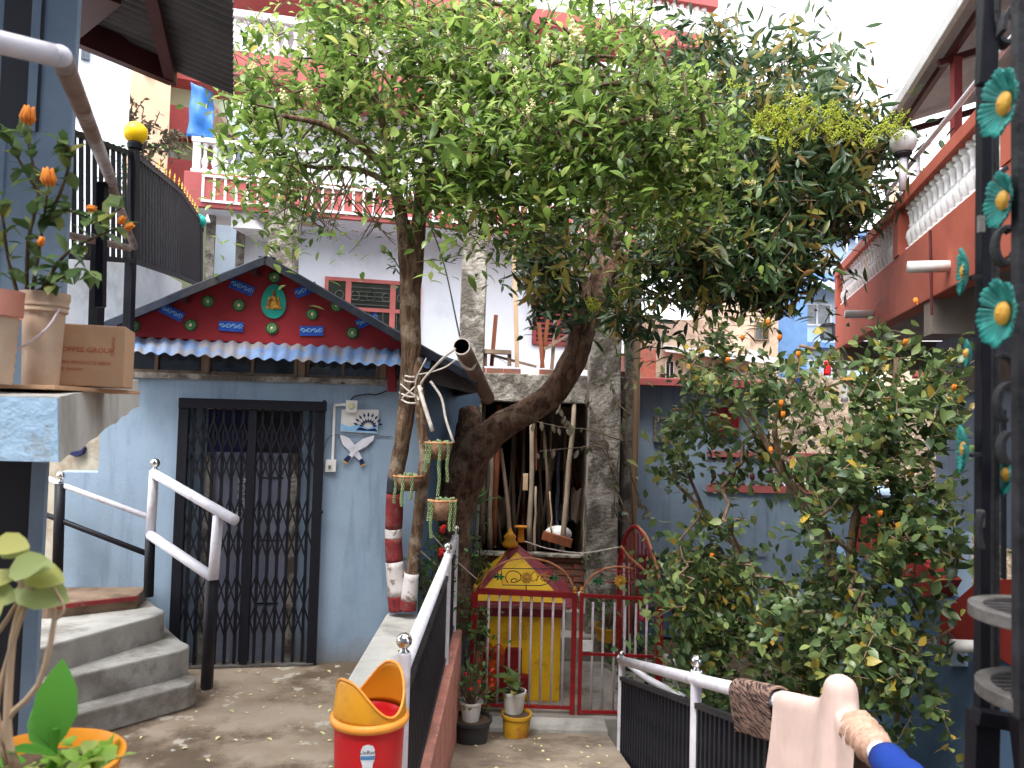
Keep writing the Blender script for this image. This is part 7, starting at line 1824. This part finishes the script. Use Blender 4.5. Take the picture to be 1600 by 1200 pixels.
# ================================================================== bushes by the trunks
def bush(nm, label, E, n, tpl, m, seed, base, flower=None, fpts=(), s=1.0):
    t = thing(nm, label, 'bush', base); RR = random.Random(seed); ms = []; m_ = MB()
    for p in blob_pts(E, n, RR, .2):
        ms += rosette(p, V((0, -.3, .6)) + rdir(RR) * .7, 4, 1.1, s * RR.uniform(.7, 1.2), RR)
        if RR.random() < .3: m_.tube([V(base), V(base).lerp(p, .5) + rdir(RR) * .03, p], [.006, .005, .003], 4)
    part('stems', m_, MATS['twig'], t, kind='stuff'); put_leaves(t, tpl, ms, m, n_parts=150)
    for px, py, d in fpts:
        f_ = MB(); q = at(px, py, d)
        for k in range(6): f_.ball(q + rdir(RR) * .02, .018, 6)
        part('flower', f_, MATS[flower], t, smooth=True)
bush('geranium_bush', 'leafy green bush with red flowers between the twin trunks and the railing', [(672, 900, 6.3, 26, 45, .2, 1.2), (690, 860, 6.6, 22, 26, .2, .5)], 130, SM, MATS['leaf_bush'], 3, at(675, 952, 6.35), 'flower_red', ((692, 826, 6.4), (690, 863, 6.3), (697, 876, 6.3)))
bush('climbing_bush', 'bright green climbing leaves right of the railing end ball', [(737, 865, 7.6, 14, 50, .12, 1.3), (732, 800, 7.8, 10, 14, .1, .3)], 110, SM, MATS['leaf_bush'], 4, at(735, 940, 7.6), 'flower_red', ((730, 797, 7.5),), 1.25)
bush('low_creeper', 'green creeper leaves hanging over the end of the pink wall', [(735, 980, 6.9, 9, 60, .1, 1.0), (738, 1070, 6.8, 14, 30, .1, .5)], 70, SM, MATS['leaf_bush'], 6, at(735, 1130, 6.85), s=1.2)
ag = thing('spiky_plant', 'dark spiky leaved plant standing behind the railing end at the sill', 'plant', at(742, 800, 8.3))
AG = leaf_tpl(.36, .045, .2, .35, ((0, .6), (.3, 1), (.7, .7), (1.0, .03))); ams = leaf_mesh('leaf', AG, MATS['leaf_bush'])
for k in range(14): inst('leaf', ams, ag, Matrix(leaf_mat4(at(742, 792, 8.3), V((math.cos(k * 2.4) * .9, math.sin(k * 2.4) * .9, R.uniform(.5, 1.4))), V((0, 0, 1)), R.uniform(.6, 1.0))))
# twiggy small tree near the peach house
tw = thing('bare_sapling', 'thin brownish sapling in front of the peach house', 'tree', at(225, 330, 9.5)); m_ = MB(); tt = blob_pts([(235, 220, 9.5, 45, 45, .4, 1), (205, 190, 9.5, 20, 30, .3, .5), (275, 215, 9.5, 25, 20, .3, .4)], 110, R, .2)
cr = Crown([[at(225, 345, 9.5), at(226, 300, 9.5), at(230, 260, 9.5)]]); e_ = cr.grow(tt, R, .2, .03); part('branches', cr.mesh(.006, .4, .04, 4), MATS['twig'], tw, kind='stuff')
ms = []
for p, d in e_: ms += rosette(p, d, 4, 1.2, .8, R)
put_leaves(tw, TS, ms, MATS['leaf_dry'], n_parts=60)
bush('hedge_plant', 'green plant behind the bars of the black railing', [(200, 270, 6.6, 22, 35, .3, 1)], 70, SM, MATS['leaf_bush'], 14, at(200, 330, 6.6), s=1.2)

# ================================================================== near potted plants at the left
PT = leaf_tpl(.062, .034, .12, .2, ((0, .12), (.3, .85), (.6, 1.0), (1.0, .04)))
fp_ = thing('orange_flower_plant', 'potted plant with orange flower buds and pale green leaves on the ledge', 'potted plant', (at(40, 460, 2.28).x, 2.28, qz + .1))
R = random.Random(33); ms = []
STEMS = [((48, 470), (60, 400), (70, 330), (78, 275)), ((42, 470), (44, 380), (60, 300), (45, 230), (40, 185)), ((55, 470), (100, 400), (150, 370), (195, 352)), ((50, 460), (85, 440), (120, 420), (150, 430)), ((30, 470), (12, 400), (4, 340), (-10, 300)), ((70, 340), (110, 330), (150, 345), (190, 325)), ((60, 300), (30, 250), (5, 200)), ((65, 360), (95, 300), (110, 240), (95, 215))]
for st_ in STEMS:
    d0 = 2.25; C_ = curve([at(x, y, d0 - .12 * i / len(st_) + R.uniform(-.03, .03)) for i, (x, y) in enumerate(st_)], 16)
    m_ = MB(); m_.tube(C_, [.0062 - .00025 * i for i in range(17)], 7); part('stem', m_, MATS['twig'], fp_, smooth=True)
    for k in range(2, 17):
        for _ in range(1 if R.random() < .45 else 2): ms.append(leaf_mat4(C_[k] + rdir(R) * .004, rdir(R) * .9 + V((0, -.25, -.05)) + (C_[min(16, k + 1)] - C_[k]).normalized() * .3, V((0, -.4, .9)) + rdir(R) * .3, R.uniform(.6, 1.15)))
me = leaf_mesh('leaf', PT, MATS['leaf_pot'])
for a in ms: inst('leaf', me, fp_, Matrix(a))
fb = MB()
for k in range(5):
    a = k * 1.2566; fb.tube([V((math.cos(a) * .006, math.sin(a) * .006, 0)), V((math.cos(a) * .013, math.sin(a) * .013, .02)), V((math.cos(a) * .009, math.sin(a) * .009, .042)), V((math.cos(a) * .012, math.sin(a) * .012, .052))], [.005, .009, .007, .002], 7)
fbm = fb.mesh('flower_bud', MATS['flower_orange'], True)
for px, py, rz in ((42, 195, .1), (77, 292, -.1), (62, 384, .3), (196, 358, 1.0), (186, 350, .6), (136, 325, 1.6)): inst('flower_bud', fbm, fp_, Matrix.Translation(at(px, py, 2.08)) @ Matrix.Rotation(rz, 4, 'Y') @ Matrix.Scale(1.0 if py < 300 else .5, 4))
cal = MB(); cal.lathe([(.002, -.02), (.008, -.012), (.011, .004), (.009, .012)], (0, 0, 0), 8); cam_ = cal.mesh('calyx', MATS['succulent'], True)
for px, py, rz in ((42, 195, .1), (77, 292, -.1)): inst('calyx', cam_, fp_, Matrix.Translation(at(px, py, 2.08)) @ Matrix.Rotation(rz, 4, 'Y'))
# orange planter at the bottom left on a pedestal
pc_ = at(62, 1192, 1.42)
m_ = MB(); m_.box((pc_.x, pc_.y, (pc_.z - .2) / 2), (.34, .34, pc_.z - .2)); solo('planter_pedestal', m_, MATS['concrete_pale'], 'concrete pedestal under the orange planter', 'pedestal', bevel=.01)
op = thing('orange_planter', 'round orange planter with a broad leaf and lime seedlings in the lower left corner', 'planter', (pc_.x, pc_.y, pc_.z - .2))
m_ = MB(); m_.lathe([(.09, 0), (.136, .2), (.140, .2), (.140, .185)][:2] + [(.139, .2), (.141, .206), (.134, .209), (.130, .2), (.118, .15)], (pc_.x, pc_.y, pc_.z - .2), 40, cap=False); m_.lathe([(.001, .002), (.09, .002)], (pc_.x, pc_.y, pc_.z - .2), 20, cap=False); part('planter', m_, MATS['plastic_orange'], op, auto=40)
m_ = MB(); m_.grid(lambda u, v: V((pc_.x + .124 * v * math.cos(u * 6.2832), pc_.y + .124 * v * math.sin(u * 6.2832), pc_.z - .025 + (rnd.uniform(-.006, .006) if v < .99 else 0))), 36, 10); part('soil', m_, MATS['soil'], op)
BL = leaf_tpl(.15, .088, .10, .15, ((0, .15), (.12, .55), (.35, 1.0), (.65, .86), (.85, .45), (1.0, .03)))
me = leaf_mesh('broad_leaf', BL, MATS['leaf_broad'])
def onto(px, py, d): return at(px, py, d)
b_ = onto(85, 1165, 1.42)
inst('broad_leaf', me, op, frame(b_, *[ (lambda x, y, z: (x, y, z))(V((1, .15, 0)).normalized() * .9, V((-.12, .15, 1)).normalized() * 0.98, V((.1, -1, .15)).normalized())][0]))
inst('broad_leaf', me, op, Matrix(leaf_mat4(onto(82, 1170, 1.42), V((-.5, .2, .75)), V((.3, -1, .3)), .62)))
inst('broad_leaf', me, op, Matrix(leaf_mat4(onto(90, 1180, 1.36), V((-.3, -.5, .35)), V((0, -.2, 1)), .6)))
inst('broad_leaf', me, op, Matrix(leaf_mat4(onto(40, 1190, 1.36), V((-.6, -.3, .15)), V((0, -.2, 1)), .5)))
m_ = MB(); m_.tube([b_ + V((0, 0, -.06)), b_ + V((0, 0, .03))], .006, 7); part('stalk', m_, MATS['leaf_broad'], op)
LL = leaf_tpl(.045, .036, .1, .5, ((0, .3), (.3, 1.0), (.7, .9), (1.0, .2))); me = leaf_mesh('seedling_leaf', LL, MATS['leaf_lime'])
for k in range(70):
    q = pc_ + V((.06 + R.uniform(-.055, .06), R.uniform(-.08, .09), R.uniform(-.02, .022))); inst('seedling_leaf', me, op, Matrix(leaf_mat4(q, rdir(R) + V((0, 0, .3)), V((0, 0, 1)) + rdir(R) * .5, R.uniform(.4, 1.1))))
for k in range(16):
    a = R.uniform(0, 6.28); q = pc_ + V((math.cos(a) * .1, math.sin(a) * .1, -.01)); inst('seedling_leaf', me, op, Matrix(leaf_mat4(q, rdir(R) + V((0, 0, .5)), V((0, 0, 1)), R.uniform(.3, .6))))
# woody pot plant with big pale leaves at the far left
wp = thing('woody_plant', 'bare woody stems with large pale yellow green leaves at the lower left edge', 'plant', onto(10, 1140, 1.3))
for st_, r in ((((22, 1200), (12, 1130), (20, 1000), (35, 930), (25, 880)), .007), (((12, 1195), (-8, 1120), (10, 1040), (35, 960), (60, 900)), .006), (((26, 1195), (8, 1130), (60, 1070), (85, 970), (78, 935)), .006), (((85, 970), (100, 900 + 50), (80, 880 + 30)), .003), (((10, 1190), (-18, 1030), (10, 970), (45, 915)), .005)):
    C_ = curve([onto(x, y, 1.3) for x, y in st_], 12); m_ = MB(); m_.tube(C_, [r * (1 - .03 * i) for i in range(13)], 7, noise_=.06); part('stem', m_, MATS['wood_pale'], wp, smooth=True)
BG = leaf_tpl(.085, .062, .08, .25, ((0, .3), (.25, .95), (.6, 1.0), (.85, .6), (1.0, .1))); me = leaf_mesh('pale_leaf', BG, leaf_mat('leaf_pale', [(0, (.26, .32, .10)), (.6, (.34, .40, .14)), (1.0, (.42, .40, .08))], .5, .35))
for px, py, dx, dz, s in ((28, 915, 1.0, -.15, 1.0), (0, 860, 1, .15, .55), (15, 895, .7, .35, .75), (-12, 850, 1, .1, .7), (35, 890, .8, .25, .6), (5, 940, -.4, -.6, .6), (20, 905, -1, .1, .6), (-30, 925, 1, -.05, .7), (40, 895, 1.0, -.05, .75)):
    inst('pale_leaf', me, wp, Matrix(leaf_mat4(onto(px, py, 1.28 + R.uniform(-.02, .02)), V((dx, -.15, dz)), V((0, -.75, .65)) + rdir(R) * .15, s)))
# fallen petals and leaves on the patio and path
t = thing('fallen_petals', 'scattered pale fallen petals and leaf bits on the ground', 'petals', (-1, 5, 0)); t['kind'] = 'stuff'
ms = []
for i in range(90): q = V((R.uniform(-2.2, -.5), R.uniform(3.9, 6.2), .004 if True else 0)); ms.append(leaf_mat4(q + V((0, 0, .004)), V((R.uniform(-1, 1), R.uniform(-1, 1), .05)), V((0, 0, 1)), R.uniform(.15, .45)))
for i in range(50): y = R.uniform(4.9, 6.9); q = V((R.uniform(-.3, .85), y, RZ(y) + .006)); ms.append(leaf_mat4(q, V((R.uniform(-1, 1), R.uniform(-1, 1), .05)), V((0, 0, 1)), R.uniform(.15, .45)))
for i in range(14): q = V((R.uniform(-.9, -.52), R.uniform(4.1, 6.1), .416)); ms.append(leaf_mat4(q, V((R.uniform(-1, 1), R.uniform(-1, 1), .05)), V((0, 0, 1)), R.uniform(.2, .5)))
leaf_mass('petals', TS, ms, MATS['flower_cream'], t)
